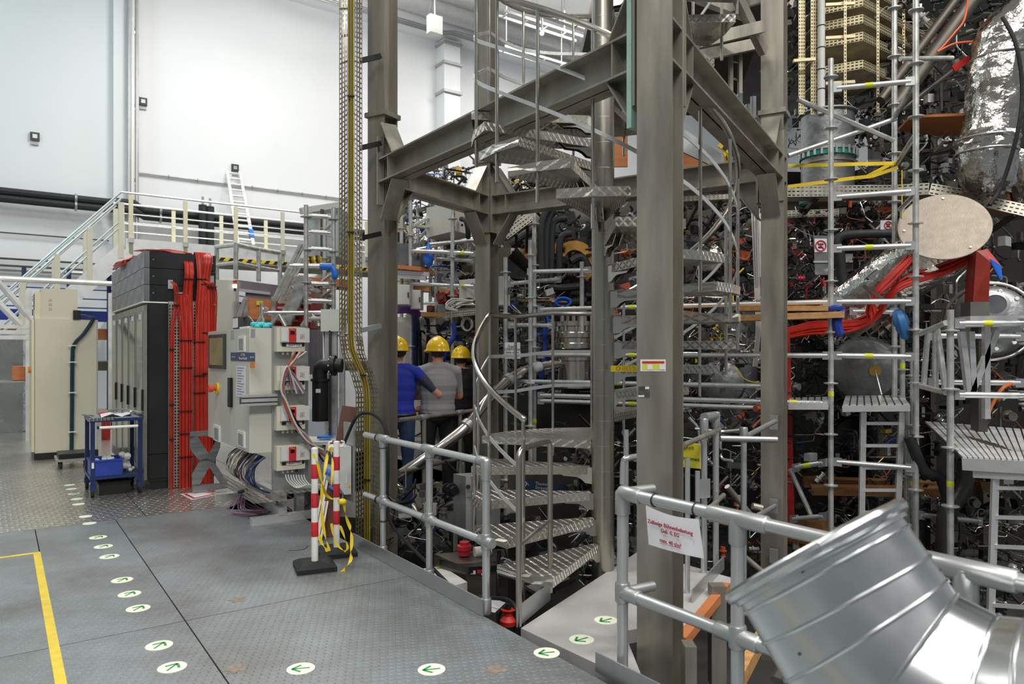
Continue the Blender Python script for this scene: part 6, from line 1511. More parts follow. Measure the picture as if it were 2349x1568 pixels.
MB('white_plastic').tube([P(1088, 1266, 6.0), P(1125, 1262, 6.05)], .045, 12).build('canister', t)
for u, v, mt in ((1085, 1312, 'paper'), (1100, 1310, 'sign_red'), (1110, 1314, 'paper')): MB(mt).obox(P(u, v, 5.66), V((.02, 0, 0)), V((0, .002, 0)), V((0, 0, .014))).build('label_plate', t, smooth=0)
t = thing('white_server', 'white flat unit with a yellow sticker in the pit behind the toe board', 'unit', P(1010, 1350, 5.6))
MB('white_plastic').prism([P(945, 1308, 6.0), P(1012, 1296, 6.1), P(1072, 1334, 5.5), P(1015, 1350, 5.35)], V((0, 0, -.07))).build('case', t, smooth=0)
MB('lime_tag').prism([P(1000, 1299, 6.05), P(1015, 1297, 6.08), P(1018, 1300, 6.0), P(1003, 1302, 5.98)], V((0, 0, .002))).build('sticker', t, smooth=0)
for u, v, Y in ((950, 1312, 6.0), (1015, 1352, 5.4), (1068, 1338, 5.52), (1010, 1305, 6.05)): p = P(u, v, Y); MB('steel_dark').bar(p - ZUP * .06, V((p.x, p.y, -1.2)), .03, .03, (0, 1, 0)).build('leg', t, smooth=0)
t = thing('printed_covers', 'black cover plates with printed sheets below the lowest tread', 'cover', P(1240, 1350, 5.0))
for k, (u0, v0) in enumerate(((1225, 1345), (1265, 1325))):
    c = [P(u0 - 30, v0, 5.3), P(u0 + 15, v0 - 18, 5.6), P(u0 + 55, v0 + 2, 5.3), P(u0 + 10, v0 + 24, 5.0)]
    MB('black').prism(c, V((0, 0, -.02))).build('plate', t, smooth=0); cc = sum(c, V()) / 4
    MB('duct_grey').prism([cc + (p - cc) * .72 + V((0, 0, .003)) for p in c], V((0, 0, .001))).build('sheet', t, smooth=0)
MB('paper').prism([P(1098, 1395, 4.9), P(1125, 1370, 5.2), P(1160, 1382, 5.1), P(1135, 1405, 4.8)], V((0, 0, .002))).build('loose_sheet', label='loose white sheet on the pit edge behind the toe board', cat='paper', smooth=0)
t = thing('red_valve', 'orange red valve body in the pit beside the stair gate', 'valve', P(1165, 1430, 4.75))
MB('red_cable').lathe(P(1166, 1432, 4.7), (0, 0, 1), [(.05, 0), (.055, .03), (.03, .06), (.03, .09), (.05, .1)], 12).build('body', t); MB('black').cyl(P(1166, 1430, 4.7) + ZUP * .1, P(1166, 1430, 4.7) + ZUP * .13, .02, 8).build('cap', t)
# ================================================================ machine body
def dome(name, label, cat, c, R, prof, mat, n=64):
    t = thing(name, label, cat, V((c[0], c[1], -1.2)))
    MB(mat).lathe(V((c[0], c[1], 0)), (0, 0, 1), [(R * r, z) for r, z in prof], n).build('shell', t, smooth=50)
    return t
t = dome('machine_shell', 'huge dark steel machine shell behind the scaffolds', 'machine', (4.4, 17.2), 6.2, ((.98, -1.2), (1, .2), (1.0, 3.7), (.97, 4.2), (.86, 4.6), (.6, 4.9), (.1, 5.0)), 'cryostat')
t2 = thing('equipment_bay', 'tall dark steel bay with upright ribs behind the foil column', 'machine', V((7.2, 10.5, -1.2)))
for k in range(6):
    x0 = 5.25 + .75 * k
    MB('cryostat').box(x0 + .01, x0 + .74, 10.45, 10.7, -1.2, 6.4).build('panel', t2, smooth=0)
    MB('steel_dark').box(x0 - .04, x0 + .04, 10.3, 10.45, -1.2, 6.4).build('rib', t2, smooth=0)
MB('steel_dark').box(1.3, 11, 8.9, 17, 7.2, 7.4).build('ceiling_shade_deck', kind='structure', smooth=0)  # added deck over the machine, keeps the overhead lamps off it
random.seed(77)
for k in range(30):                                  # ports on the shell
    a = random.uniform(-2.75, -.9); z = random.uniform(-.6, 3.0); d = V((math.cos(a), math.sin(a), 0)); c = V((4.4, 17.2, z)) + d * 6.1
    R = random.uniform(.12, .4)
    MB(random.choice(('vessel', 'cryostat', 'steel_dark', 'black'))).lathe(c, d, [(R, 0), (R, .25), (R * 1.25, .26), (R * 1.25, .33), (R * .8, .34), (R * .75, .5), (R * .2, .52)], 18).build('port', t)
# ---------------------------------------------------------------- tangles
def tangle(name, label, u0, u1, v0, v1, Y0, Y1, n, seed, pal, sc_=1.0, kinds=(3, 4, 2, 2, 1)):
    rnd = random.Random(seed); m = MB()
    for mt in pal: m.use(mt)
    ks = sum(([i] * k for i, k in enumerate(kinds)), [])
    def rp(): 
        return P(rnd.uniform(u0, u1), rnd.uniform(v0, v1), rnd.uniform(Y0, Y1))
    ax = [V((1, 0, 0)), V((0, 0, 1)), V((0, -1, 0)), E2, E1, V((.7, 0, .7)), V((-.7, 0, .7))]
    for i in range(n):
        m.use(rnd.choice(pal)); p = rp(); k = rnd.choice(ks); L = rnd.uniform(.12, .5) * sc_
        if k == 0:                                   # bent tube
            r = rnd.choice((.008, .011, .015, .022)) * sc_; d1, d2 = rnd.sample(ax, 2); d1 = d1 * rnd.choice((-1, 1)); d2 = d2 * rnd.choice((-1, 1))
            q = p + d1 * L; m.tube([p, q - d1 * r * 3, q - d1 * r + d2 * r, q + d2 * r * 3, q + d2 * L * rnd.uniform(.3, 1)], r, 6)
        elif k == 1:                                 # cable
            r = rnd.choice((.004, .006, .008)) * sc_; q = p + V((rnd.uniform(-.5, .5), rnd.uniform(-.15, .15), rnd.uniform(-.35, .2))) * sc_
            m.tube(crom([p, p.lerp(q, .3) + V((rnd.uniform(-.1, .1), 0, -rnd.uniform(0, .15))) * sc_, p.lerp(q, .7) + V((rnd.uniform(-.1, .1), 0, -rnd.uniform(-.1, .12))) * sc_, q], 4), r, 5)
        elif k == 2:                                 # flanged stub
            d = rnd.choice(ax) * rnd.choice((-1, 1)); R = rnd.uniform(.02, .055) * sc_; l = R * rnd.uniform(2, 4)
            m.lathe(p, d, [(R, 0), (R, l * .35), (R * 1.5, l * .37), (R * 1.5, l * .5), (R * .8, l * .52), (R * .8, l), (R * 1.2, l * 1.02), (R * 1.2, l * 1.12)], 10)
        elif k == 3:                                 # box
            a = rnd.choice((V((1, 0, 0)), E2, V((.9, .2, .3)))).normalized(); b = a.cross(V((0, 0, 1))).normalized(); c = a.cross(b)
            m.obox(p, a * rnd.uniform(.02, .1) * sc_, b * rnd.uniform(.02, .06) * sc_, c * rnd.uniform(.02, .08) * sc_)
        else:                                        # valve
            R = rnd.uniform(.015, .03) * sc_; m.ball(p, R, 8, 5); d = rnd.choice(ax); m.cyl(p, p + d * R * 4, R * .35, 6); m.cyl(p + d * R * 4, p + d * R * 4.4, R * 1.3, 8)
    return m.build(name, label=label, cat='machinery', kind='stuff')
M('tube_dark', '#7d7a73', .32, .8, var=.2)
M('dim_metal', '#1d1c1b', .5, .3, var=.2)  # tangle colours darkened to carry the dimness inside the machine
DK = ['black', 'dim_metal', 'steel_dark', 'dim_metal', 'insul_black', 'tube_dark', 'black']
SI = ['tube_dark', 'stainless', 'steel_dark', 'dim_metal', 'black', 'tube_dark', 'vessel']
CO = ['black', 'blue_navy', 'cable_rust', 'frame_dark', 'dim_metal', 'duct_grey', 'steel_dark', 'black', 'tube_dark', 'dim_metal']
TG = [('tangle of pale tubes and cables around the scaffold tower', 905, 1092, 455, 640, 10.6, 11.6, 130, SI + ['cab_light', 'corrug', 'blue'], 1.0),
      ('tangle of small tubes and blue hoses behind the hard hats', 1000, 1092, 735, 960, 9.4, 10.2, 130, CO + SI, .8),
      ('dark pipework around the ochre coil', 1142, 1362, 470, 720, 10.9, 11.8, 150, DK, 1.2),
      ('dense cluster of small steel valves behind the slim scaffold poles', 1142, 1275, 655, 900, 9.3, 10.0, 300, SI + ['blue', 'frame_dark'], .6),
      ('cables and tubes seen between the stair pole and the front column', 1395, 1465, 470, 1000, 8.6, 9.8, 110, CO + DK, .8),
      ('dark tubes and cables behind the diagonal stair bars', 1560, 1750, 450, 700, 9.0, 10.2, 170, DK + ['black', 'insul_black', 'cable_rust'], .9),
      ('steel tubes and yellow cables behind the middle of the stair', 1560, 1750, 690, 960, 8.3, 9.3, 150, SI + ['olive_c', 'frame_dark', 'yellow'], .7),
      ('bundled hoses and orange cables behind the landing railing', 1600, 1800, 930, 1330, 7.2, 8.2, 170, CO + DK, .7),
      ('dense black valves with chrome fittings beside the rear column', 1806, 1905, 480, 770, 8.4, 9.4, 230, DK + ['stainless', 'sign_red'], .6),
      ('black pipework behind the scaffold ledgers and the disc', 1910, 2110, 455, 760, 8.6, 9.8, 200, DK + ['cable_rust'], .9),
      ('dark brackets around the lower insulated port', 1806, 2110, 750, 960, 9.0, 9.8, 150, DK, .9),
      ('dark pipes, blue hoses and cables under the scaffold decks', 1806, 2110, 950, 1330, 7.8, 9.4, 220, DK + CO + ['blue', 'brass'], .8),
      ('dark shiny pipes and cables under the striped deck', 2110, 2360, 1040, 1480, 7.0, 8.6, 220, DK + SI, .8),
      ('pipes and brackets around the flanged vessel', 2110, 2360, 430, 1000, 8.0, 9.2, 200, DK + ['stainless', 'cable_rust', 'vessel'], .9),
      ('dark lines and brackets beneath the foil column', 1960, 2240, 250, 470, 8.6, 9.8, 170, DK + SI, .8),
      ('cables and bright fittings at the top beside the foil column', 1990, 2360, -10, 240, 9.0, 10.2, 190, DK + SI + ['duct_grey', 'tray_yellow'], .9),
      ('pipes between the stacked trays and the rear column', 1806, 2000, 10, 330, 9.6, 10.6, 120, SI + DK, .8),
      ('dark machinery down in the pit around the stair', 890, 1470, 1110, 1330, 6.3, 8.2, 260, DK + ['frame_dark', 'blue_navy'], .8),
      ('machinery deep in the pit behind the slab', 1290, 1480, 1010, 1330, 6.6, 8.0, 110, DK + SI, .7),
      ('coloured pumps and cables on the machine top behind the front beam', 925, 1070, 380, 470, 10.5, 11.5, 90, CO + SI + ['blue_bright', 'brass'], .8),
      ('black hoses on the machine top behind the rear column', 1175, 1300, 405, 445, 10.3, 11.0, 90, ['black', 'insul_black', 'black', 'stainless', 'brass'], .9)]
for i, (lab, u0, u1, v0, v1, Y0, Y1, n, pal, s_) in enumerate(TG): tangle('pipe_tangle', lab, u0, u1, v0, v1, Y0, Y1, int(n * 1.5), 100 + i, pal + (['stainless', 'alu'] if i not in (2, 19, 20) else []), s_)
# ---------------------------------------------------------------- between front and rear columns
def pillow(name, label, u, v, Y, R, d, mat='pillow', cat='insulated port'):
    t = thing(name, label, cat, P(u, v, Y) - ZUP * R); d = V(d).normalized(); c = P(u, v, Y)
    MB(mat).lathe(c + d * .3, -d, [(R * .12, 0), (R * .6, .02), (R * .88, .06), (R, .13), (R * 1.02, .2), (R, .5)], 32).build('cover', t)
    for k in range(26):
        a = 2 * math.pi * k / 26; x, y = frame(d); q = c + d * .18 + (x * math.cos(a) + y * math.sin(a)) * R * 1.0
        MB('steel_dark').ball(q, R * .035, 6, 4).build('lacing_stud', t)
    return t
pillow('insulated_port', 'round foil wrapped port behind the diagonal stair bars', 1628, 600, 9.4, .21, (-.4, -1, .15), 'foil')
pillow('insulated_port', 'low grey insulated port behind the lower stair treads', 1650, 880, 8.9, .28, (-.1, -1, .1))
t = pillow('insulated_port', 'big dented insulated port with a round hatch below the red cables', 1985, 850, 8.7, .4, (-.5, -.85, .08))
MB('brass').cyl(P(2008, 850, 8.36), P(2006, 850, 8.46), .065, 18).build('hatch', t)
MB('stainless').cyl(P(2008, 850, 8.3), P(2022, 905, 8.2), .012, 8).build('hatch_rod', t)
t = vcyl('grey_tank', 'upright grey metal tank behind the stair', 'tank', 1690, 9.3, 692, 990, 45, 'pillow', ((700, 1.05, .04, 'steel'), (830, 1.04, .03, 'steel')))
t = thing('white_cable_riser', 'upright bundle of white and mauve cables beside the rear column', 'cable bundle', P(1738, 870, 7.6))
for k in range(9): MB(('white_plastic', 'mauve', 'cab_light')[k % 3]).tube(crom([P(1724 + k * 2.2, 478, 7.6), P(1728 + k * 1.6, 560, 7.6), P(1733 + k * 1.2, 690, 7.6), P(1735 + k, 760, 7.65), P(1728 + k, 840, 7.7)], 4), .008, 6).build('cable', t)
MB('white_plastic').cyl(P(1742, 490, 7.5), P(1747, 635, 7.5), .03, 12).build('conduit', t)
for k, (u0, v0, u1, v1, Y, mt, lab) in enumerate(((1405, 293, 1440, 382, 8.0, 'plywood', 'narrow orange plywood board behind the stair pole'), (1560, 325, 1652, 400, 8.2, 'plywood', 'orange plywood board below the grey upper panel'), (1560, 290, 1654, 390, 7.7, 'galv', 'grey steel panel leaning under the diagonal beam'), (1408, 265, 1440, 292, 7.95, 'cab_light', 'white board edge above the narrow plywood'))):
    pts = [P(u0, v0, Y), P(u1, v0 + (0 if k in (0, 3) else 62 if k == 2 else 40), Y), P(u1, v1, Y), P(u0, v1 - (0 if k != 2 else 45), Y)]
    MB(mt).prism(pts, V((0, .03, 0))).build('leaning_board', label=lab, cat='panel', smooth=0)
t = thing('hazard_rail', 'short rail with yellow black hazard tape under the diagonal beam', 'rail', P(1670, 400, 7.3))
hazard('striped_bar', P(1650, 330, 7.2), P(1688, 358, 7.2), .06, t); hazard('striped_bar', P(1664, 345, 7.3), P(1672, 395, 7.3), .05, t)
for k, (u, v, Y) in enumerate(((1697, 216, 7.0), (1728, 222, 7.2), (1716, 240, 7.1))): MB('galv').cyl(P(u, v + 50, Y), P(u, v, Y), .03, 10).build('rail_stub', label=('first', 'second', 'third')[k] + ' short capped tube standing on the diagonal beam', cat='tube', group='capped tubes on the beam')
for k, (v, Y, h) in enumerate(((708, 7.35, .05), (730, 7.3, .06), (716, 7.6, .05))):
    MB('wood').bar(P((1690, 1686, 1560)[k], v, Y + .1), P((1900, 1935, 1700)[k], v - (0, 8, -18)[k], Y - .25), .22, h).build('scaffold_board', label=('upper', 'lower', 'rear')[k] + ' scaffold board lying across the silver ledgers', cat='plank', group='boards on the long scaffold', smooth=0)
MB('blue').tube(crom([P(1900, 712, 7.1), P(1915, 705, 7.05), P(1930, 712, 7.1), P(1920, 735, 7.05), P(1928, 772, 7.05)], 4), [.03] * 8 + [.045] * 8 + [.02], 8).build('blue_rag', label='bright blue rag tied to the scaffold standard', cat='rag')
MB(M('rag_blue', '#2f6fa8', .6)).tube(crom([P(2058, 712, 6.95), P(2066, 735, 6.9), P(2074, 765, 6.9), P(2082, 778, 6.9)], 5), [.03, .05, .06, .06, .07, .07, .07, .06, .06, .05, .04, .04, .04, .03, .02, .01], 8).build('blue_rag', label='dull blue cloth hanging from the rear scaffold pole', cat='rag')
# ---------------------------------------------------------------- upper right: stacked trays, vessel, foil column
st_ = thing('tray_stack', 'stack of yellowish perforated cable trays high above the vessel', 'cable tray', P(1900, 200, 9.2))
for k, v in enumerate((28, 66, 105, 168, -12)):
    A0, A1, A2 = P(1893, v + 4, 9.0), P(1980, v - 4, 8.8), P(2140, v + 30, 9.9)
    A1.z = A0.z; A2.z = A0.z
    if k == 3: A2 = A1.lerp(A2, .3)
    for a, b in ((A0, A1), (A1, A2)):
        d = b - a; MB('tray_yellow').perf(a, d, V((0, 0, .11)), max(3, round(d.length / .045)), 3, .62, .4).build('perforated_side', st_, smooth=0)
    MB(M('tray_under', '#b3a88e', .5, .3, var=.3, scale=5)).prism([A0, A1, A2, A2 + V((-.1, .6, 0)), A0 + V((0, .9, 0))], V((0, 0, .012))).build('tray_bottom', st_, smooth=0)
    MB('tray_yellow').perf(A0 + V((.1, .9, 0)), A2 - A0 + V((0, .3, 0)), V((0, 0, .11)), 30, 3, .62, .4).build('perforated_side', st_, smooth=0)
for u, w, Y in ((1832, 15, 8.9), (1860, 16, 8.8), (1936, 6, 8.7), (2011, 6, 8.9), (2070, 6, 9.4)):
    a, b = P(u, 262, Y), P(u + w, 262, Y)
    MB('tray_yellow').perf(a, b - a, V((0, 0, 1.9)), 3 if w > 10 else 1, 44, .4, .6).build('upright', st_, smooth=0)
for v in (12, 88, 192, 140): MB('tray_yellow').bar(P(1893 if v != 140 else 1820, v, 8.75), P(1960 if v != 140 else 1870, v - 4, 8.75), .04, .035).build('cross_arm', st_, smooth=0)
t = thing('white_hose_riser', 'thick white corrugated hose rising beside the tray stack', 'hose', P(1884, 260, 8.8))
pr = [(.043 * (1 if i % 2 else .97), i * .02) for i in range(100)]
MB('cab_light').lathe(P(1884, 262, 8.75), (0, 0, 1), pr, 14).build('hose', t)
for v in (60, 110, 160, 205): MB('black').ring(P(1884, v, 8.75), (0, 0, 1), .045, .005, 14, 5).build('cable_tie', t)
t = vcyl('upper_vessel', 'grey steel vessel with a round lid and turquoise ring clamps', 'vessel', 1898, 9.0, 262, 470, 57, 'pillow', ((263, 1.12, .02, 'galv'), (352, 1.1, .03, 'galv'), (360, 1.06, .07, 'green_ring'), (462, 1.06, .06, 'green_ring'), (378, 1.04, .03, 'steel')))
for k in range(14):
    a = math.pi + math.pi * k / 13; MB('galv').obox(P(1898, 357, 9.0) + V((math.cos(a) * .34, math.sin(a) * .34, 0)), V((.012, 0, 0)), V((0, .012, 0)), V((0, 0, .05))).build('clamp_claw', t, smooth=0)
for k, pts in enumerate((((1808, 380), (1930, 377), (2056, 374)), ((1808, 428), (1960, 408), (2000, 404), (2060, 384)), ((1990, 404), (2040, 378), (2062, 372)))):
    m = MB('yellow'); q = [P(u, v, 7.5 - .1 * i) for i, (u, v) in enumerate(pts)]
    for a, b in zip(q, q[1:]): m.bar(a, b, .004, .036)
    m.build('lashing_strap', label=('upper straight yellow lashing strap across the vessel', 'lower slanted yellow lashing strap across the vessel', 'short twisted yellow strap end at the scaffold pole')[k], cat='strap', group='yellow straps', smooth=0)
MB('yellow').bar(P(2069, 390, 7.4), P(2069, 500, 7.4), .008, .008, (0, 1, 0)).build('lashing_strap', label='thin yellow strap tail hanging down the scaffold pole', cat='strap', smooth=0)
MB('plywood').prism([P(2088, 270, 8.4), P(2218, 265, 8.0), P(2215, 312, 8.6), P(2150, 312, 9.0), P(2060, 300, 9.0)], V((0, 0, .03))).build('shelf_board', label='orange plywood shelf board beside the foil column', cat='board', smooth=0)
for k, (u0, v0, u1, v1, r, mt, lab) in enumerate(((2246, -20, 2050, 250, .085, 'steel_dark', 'thick dark pipe slanting down beside the foil column'), (2208, -20, 2020, 230, .05, 'steel_dark', 'thinner dark pipe parallel to the thick slanted one'), (2215, 140, 2065, 255, .03, 'vessel', 'slim tube slanting to the scaffold pole with a red tag'))):
    MB(mt).cyl(P(u0, v0, 8.3), P(u1, v1, 8.0), r, 14).build('slanted_pipe', label=lab, cat='pipe', group='slanted pipes')
MB('red_cable').obox(P(2205, 146, 8.0), V((.09, 0, .06)), V((0, .01, 0)), V((-.02, 0, .03))).build('red_tag', label='red tag on the slim slanted tube', cat='tag', smooth=0)
MB(M('orange_cable', '#e2622c', .5)).tube(crom([P(2222, -10, 7.9), P(2212, 45, 7.9), P(2190, 75, 7.9), P(2160, 110, 7.9), P(2152, 118, 7.9), P(2190, 100, 7.9), P(2240, 95, 7.9)], 6), .011, 6).build('orange_cable', label='orange cable looping over the slanted pipes', cat='cable')
t = thing('foil_column', 'tall bulging column wrapped in crumpled silver foil', 'duct', P(2270, 440, 7.4))
fo_ = [(2268, 446, 26), (2268, 425, 52), (2262, 390, 60), (2262, 345, 63), (2262, 330, 66), (2264, 318, 66), (2272, 300, 60), (2282, 240, 60), (2286, 200, 62), (2292, 150, 62), (2300, 115, 62), (2310, 80, 66), (2330, 40, 64), (2370, 0, 60)]
random.seed(31)
vs, N = [], 30
for i, (u, v, r) in enumerate([tuple(p) for p in crom([V(p) for p in fo_], 3)]):
    R = r / F * 7.4; c = P(u, v, 7.6)
    for k in range(N): 
        a = 2 * math.pi * k / N; q = R * (1 + random.uniform(-.06, .06)); vs.append(c + V((math.cos(a) * q, math.sin(a) * q, random.uniform(-.014, .014))))
m = MB('foil'); nr_ = len(vs) // N
m.add(vs, [[i * N + k, i * N + (k + 1) % N, (i + 1) * N + (k + 1) % N, (i + 1) * N + k] for i in range(nr_ - 1) for k in range(N)] + [list(range(N))[::-1]])
m.build('foil_wrap', t, smooth=30)
for v, u, r in ((322, 2263, 67), (136, 2296, 64), (352, 2262, 65)): MB('galv').ring(P(u, v, 7.6), (0, 0, 1), r / F * 7.4, .012, 28, 6).build('band', t)
m = MB('foil'); vs = []
for i in range(8):
    c = P(2330 + i * 6, 350 + i * 20, 7.9); R = .16 + .03 * math.sin(i)
    for k in range(20): a = 2 * math.pi * k / 20; q = R * (1 + random.uniform(-.07, .07)); vs.append(c + V((math.cos(a) * q, math.sin(a) * q, random.uniform(-.02, .02))))
m.add(vs, [[i * 20 + k, i * 20 + (k + 1) % 20, (i + 1) * 20 + (k + 1) % 20, (i + 1) * 20 + k] for i in range(7) for k in range(20)]); m.build('foil_duct', label='second foil wrapped duct at the picture edge', cat='duct', smooth=30)
MB('black_rub').tube(crom([P(2300, 40, 7.2), P(2330, 100, 7.1), P(2345, 200, 7.1), P(2335, 300, 7.1), P(2300, 420, 7.2), P(2270, 470, 7.2)], 5), .02, 8).build('black_hose', label='black hose running down over the foil column', cat='hose')
# ---------------------------------------------------------------- disc, foil tube, red bundles, flanged vessel
t = thing('cover_disc', 'large round pale metal disc cover with three bolts', 'disc', P(2165, 604, 7.3))
dn = V((-.36, -.78, .5)).normalized(); dc = P(2165, 520, 7.2); x, y = frame(dn)
MB('disc').lathe(dc, dn, [(.405, 0), (.41, .003), (.41, .011), (.405, .014)], 56).build('plate', t, smooth=30)
for a in (2.2, .1, -1.6): MB('galv').cyl(dc + dn * .014 + (x * math.cos(a) + y * math.sin(a)) * .35, dc + dn * .024 + (x * math.cos(a) + y * math.sin(a)) * .35, .012, 8).build('bolt', t)
MB('foil').lathe(dc - dn * .22 + V((-.08, 0, -.1)), V((-.5, .75, -.55)), [(.3, 0), (.32, .1), (.31, .5), (.3, 1.2)], 28).build('foil_tube', t, smooth=40)
def red2(label, pts, n, w, r):
    t = thing('red_cable_bundle', label, 'cable bundle', pts[-1], 'red cable bundles on the machine')
    for k in range(n):
        a = random.uniform(-w, w); b = random.uniform(-w * .6, w * .6)
        q = [p + V((a * .4 * random.uniform(.6, 1.4), b, a * random.uniform(.8, 1.2))) for p in pts]
        MB('red_cable').tube(crom(q, 5), r, 6).build('cable', t)
    return t
red2('red cable bundle slanting down from the disc to the clamp bar', [P(2095, 585, 7.25), P(2050, 630, 7.3), P(2010, 672, 7.35), P(1998, 700, 7.4), P(2000, 725, 7.4), P(1975, 742, 7.5), P(1930, 748, 7.6), P(1860, 752, 7.8), P(1800, 765, 8.0)], 16, .06, .014)
red2('red cable bundle fanning out below the disc rim', [P(2235, 585, 7.1), P(2170, 615, 7.2), P(2110, 635, 7.25), P(2060, 655, 7.3), P(2030, 690, 7.4), P(2020, 712, 7.45), P(1990, 740, 7.5)], 16, .06, .013)
t = thing('clamp_bar', 'slanted clamp bar holding the red cables', 'clamp', P(2010, 690, 7.2))
MB('steel_dark').bar(P(1980, 655, 7.25), P(2035, 692, 7.15), .05, .03).build('bar', t, smooth=0); MB('stainless').bar(P(1990, 640, 7.3), P(2012, 620, 7.3), .04, .03).build('arm', t, smooth=0)
t = thing('red_duct', 'dark red rectangular duct with a grey lower sleeve', 'duct', P(2250, 760, 6.9))
MB(M('duct_red', '#8e2a1c', .5)).prism([P(2240, 575, 6.9), P(2262, 572, 6.9), P(2272, 600, 6.85), P(2268, 692, 6.85), P(2232, 692, 6.95), P(2236, 620, 6.95)], V((.03, .18, 0))).build('shell', t, smooth=0)
MB(M('sleeve', '#6f6e68', .45, .4)).prism([P(2226, 692, 6.9), P(2270, 692, 6.82), P(2270, 745, 6.82), P(2226, 745, 6.9)], V((.03, .2, 0))).build('sleeve', t, smooth=0)
MB('vessel').prism([P(2245, 745, 6.9), P(2266, 745, 6.9), P(2266, 1000, 6.9), P(2245, 1000, 6.9)], V((0, .12, 0))).build('stand', t, smooth=0)
t = thing('blue_plug_cables', 'red cables with blue plugs drooping behind the disc rim', 'cable', P(2285, 640, 7.0))
for k in range(8):
    a = P(2248 + k * 2, 578 - k, 6.95); b = P(2272 + k * 3, 595 + k * 2, 6.9); c = P(2285 + k * 1.5, 620 + k * 3, 6.9)
    q = MB('red_cable').tube(crom([a, b], 4), .012, 6).build('cable', t); MB('blue_bright').tube(crom([b, c], 4), .015, 6).build('plug', q)
t = thing('flanged_vessel', 'round flanged vessel with padded cover and glass port', 'vessel', P(2275, 810, 7.3))
fn_ = V((-.45, -.9, .1)).normalized(); fc = P(2272, 735, 7.35); x, y = frame(fn_)
MB('pillow').lathe(fc - fn_ * .5, fn_, [(.36, 0), (.36, .48), (.33, .54), (.26, .58), (.1, .6), (.02, .6)], 36).build('padded_cover', t)
MB('stainless').ring(fc - fn_ * .04, fn_, .395, .018, 40, 8).build('rim', t)
pc = P(2303, 702, 7.05); MB('galv').lathe(pc + V((.02, .2, 0)), fn_, [(.1, 0), (.12, .12), (.125, .16), (.125, .2), (.095, .205), (.095, .2)], 24).build('port_flange', t); MB(M('port_glass', '#6e7076', .15, .3)).lathe(pc + V((.02, .2, 0)), fn_, [(.094, .19), (.094, .2), (.02, .201)], 24).build('port_glass', t)
for k in range(7): a = 1.7 + k * .55; MB('white_plastic').lathe(fc + fn_ * .0 + (x * math.cos(a) + y * math.sin(a)) * .3, fn_, [(.022, 0), (.022, .07), (.016, .08)], 10).build('knob', t)
# ---------------------------------------------------------------- decks, ladders, boards
def deck(label, corners, n, mat='alu', edge=.06):
    t = thing('scaffold_deck', label, 'deck', (corners[0] + corners[3]) / 2)
    a, b, c, d = corners                            # near edge a-b, far edge d-c
    for k in range(n):
        f0, f1 = (k + .12) / n, (k + .88) / n
        MB(mat).prism([a.lerp(b, f0), a.lerp(b, f1), d.lerp(c, f1), d.lerp(c, f0)], ZUP * .012).build('plank_rib', t, smooth=0)
    MB('steel_dark').prism([a, b, c, d], -ZUP * .01).build('base_sheet', t, smooth=0)
    MB('alu').bar(a - ZUP * edge / 2, b - ZUP * edge / 2, .012, edge).build('edge_beam', t, smooth=0)
    return t
deck('short ribbed scaffold deck above the narrow ladder', [P(1932, 930, 6.95), P(2088, 928, 6.7), P(2072, 908, 7.7), P(1938, 910, 7.9)], 9)
deck('ribbed scaffold deck at the silver standard beside the rear column', [P(1808, 925, 7.2), P(1900, 925, 7.05), P(1900, 912, 7.6), P(1808, 914, 7.8)], 6)
t = deck('wide striped scaffold deck sloping past the near standard', [P(2207, 1050, 6.0), P(2420, 1060, 5.6), P(2420, 992, 7.0), P(2120, 968, 7.4)], 16, 'alu_white', .1)
MB('alu').bar(P(2232, 1082, 5.98), P(2430, 1092, 5.6), .03, .09).build('kick_board', t, smooth=0)
def ladder(label, a0, a1, b0, b1, n, w=.03):
    t = thing('deck_ladder', label, 'ladder', a0.lerp(b0, .5))
    for a, b in ((a0, a1), (b0, b1)): MB('alu').bar(a, b, w, w * 1.8, (1, 0, 0)).build('stile', t, smooth=0)
    for k in range(n): f = (k + .5) / n; MB('alu').bar(a0.lerp(a1, f), b0.lerp(b1, f), .025, .03).build('rung', t, smooth=0)
ladder('narrow aluminium ladder hanging below the short deck', P(1976, 1200, 7.0), P(1980, 945, 7.0), P(2058, 1200, 6.9), P(2068, 945, 6.9), 5)
ladder('aluminium ladder below the wide striped deck at the picture edge', P(2272, 1420, 5.9), P(2283, 1085, 5.9), P(2400, 1430, 5.7), P(2405, 1085, 5.7), 5)
t = thing('frame_trestle', 'aluminium trestle with crossing legs on the nearer scaffold bay', 'trestle', P(2250, 900, 6.5))
for u0, v0, u1, v1 in ((2205, 760, 2222, 900), (2226, 760, 2232, 900), (2285, 760, 2228, 900), (2262, 745, 2262, 960)): MB('alu').bar(P(u0, v0, 6.5), P(u1, v1, 6.5), .05, .05, (0, 1, 0)).build('leg', t, smooth=0)
MB('alu').bar(P(2205, 738, 6.45), P(2350, 736, 6.4), .3, .09).build('top_bar', t, smooth=0)
for k, (u0, v0, u1, v1, Y, h, lab) in enumerate(((1842, 1104, 2205, 1116, 8.4, .1, 'long rough timber beam under the scaffold decks'), (1860, 1122, 2200, 1128, 8.0, .09, 'lower timber beam in front of the long rough one'), (2225, 1112, 2275, 1116, 7.4, .09, 'short timber beam behind the picture edge ladder'), (1815, 1210, 1900, 1225, 8.0, .25, 'low timber block beside the dark red panel'))):
    MB(M('timber_dark', '#8a6038', .65, var=.25, scale=5, stretch=(1, 6, 6))).bar(P(u0, v0, Y), P(u1, v1, Y - .4), .2, h).build('timber_beam', label=lab, cat='beam', group='timber below the decks', smooth=0)
t = thing('red_panel_strip', 'dark red upright cable duct beside the rear column', 'duct', P(1815, 1200, 7.6))
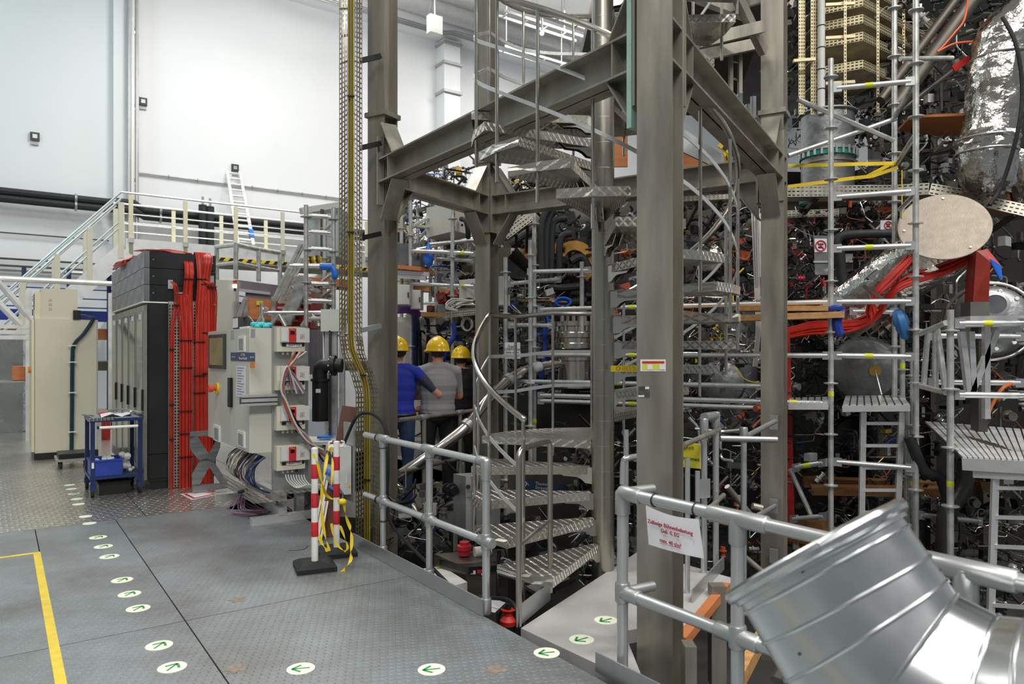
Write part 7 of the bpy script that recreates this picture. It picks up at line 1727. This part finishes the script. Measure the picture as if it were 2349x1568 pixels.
MB(M('panel_red', '#9e1c14', .5)).prism([P(1807, 755, 7.7), P(1812, 755, 7.7), P(1823, 1200, 7.7), P(1807, 1200, 7.7)], V((0, .12, 0))).build('shell', t, smooth=0)
for v in (900, 1000, 1090): MB('ink').bar(P(1807, v, 7.69), P(1820, v, 7.69), .01, .015).build('joint', t, smooth=0)
def ban(label, u0, u1, v0, v1, Y):
    t = thing('prohibition_sign', label, 'sign', P(u0, v1, Y), 'prohibition signs')
    MB('paper').prism([P(u0, v0, Y), P(u1, v0, Y), P(u1, v1, Y), P(u0, v1, Y)], V((0, .006, 0))).build('board', t, smooth=0)
    c = P((u0 + u1) / 2, (v0 + v1) / 2 + 1, Y - .006); R = min(u1 - u0, v1 - v0) * .42 / F * Y
    MB('sign_red').ring(c, (0, 1, 0), R, R * .12, 24, 6).build('ring', t); MB('sign_red').bar(c + V((-R * .7, 0, R * .7)), c + V((R * .7, 0, -R * .7)), .004, R * .2).build('slash', t, smooth=0)
    MB('ink').obox(c + V((0, .004, R * .3)), V((R * .5, 0, 0)), V((0, .002, 0)), V((0, 0, R * .16))).obox(c + V((0, .004, -R * .3)), V((R * .5, 0, 0)), V((0, .002, 0)), V((0, 0, R * .16))).build('boot_pictogram', t, smooth=0)
    if u0 > 2000: MB('steel_dark').bar(P(u1 - 6, v1 - 4, Y + .01), P(2052, v1 - 4, 7.52), .02, .02).build('bracket', t, smooth=0)
ban('no stepping sign on the clear shield beside the scaffold standard', 1869, 1897, 547, 578, 7.992); ban('small prohibition sign beside the disc rim', 2020, 2056, 505, 526, 7.7)
t = thing('clear_shield', 'clear plastic shield below the no stepping sign', 'shield', P(1885, 630, 8.0))
MB(M('acrylic', '#cfd6d4', .15, var=0, trans=.8)).prism([P(1866, 540, 8.0), P(1905, 540, 8.0), P(1905, 630, 8.0), P(1870, 630, 8.0)], V((0, .004, 0))).build('pane', t, smooth=0)
MB('alu').bar(P(1866, 600, 7.99), P(1905, 600, 7.99), .006, .02).build('strip', t, smooth=0)
for k, (pts, r, lab) in enumerate(((((1918, 560), (1925, 545), (1950, 538), (2040, 535)), .05, 'black insulated pipe bending left below the perforated tray'), (((1925, 570), (1932, 640), (1940, 700), (1942, 760)), .055, 'black insulated pipe dropping behind the ledgers'), (((2085, 1000), (2120, 1080), (2160, 1100), (2185, 1200)), .05, 'dark bent pipe under the striped deck'), (((2215, 1060), (2212, 1110), (2190, 1150), (2170, 1180), (2165, 1280)), .075, 'thick grey corrugated pipe under the striped deck'))):
    MB('insul_black' if k < 3 else 'vessel').tube(crom([P(u, v, 8.0 if k < 2 else 6.8) for u, v in pts], 5), r, 12).build('insulated_pipe', label=lab, cat='pipe')
MB(M('orange_hose', '#c8682e', .5)).tube(crom([P(2262, 960, 6.6), P(2280, 920, 6.6), P(2300, 890, 6.6), P(2320, 880, 6.7)], 5), .016, 8).build('orange_hose', label='orange copper hose behind the trestle leg', cat='hose')
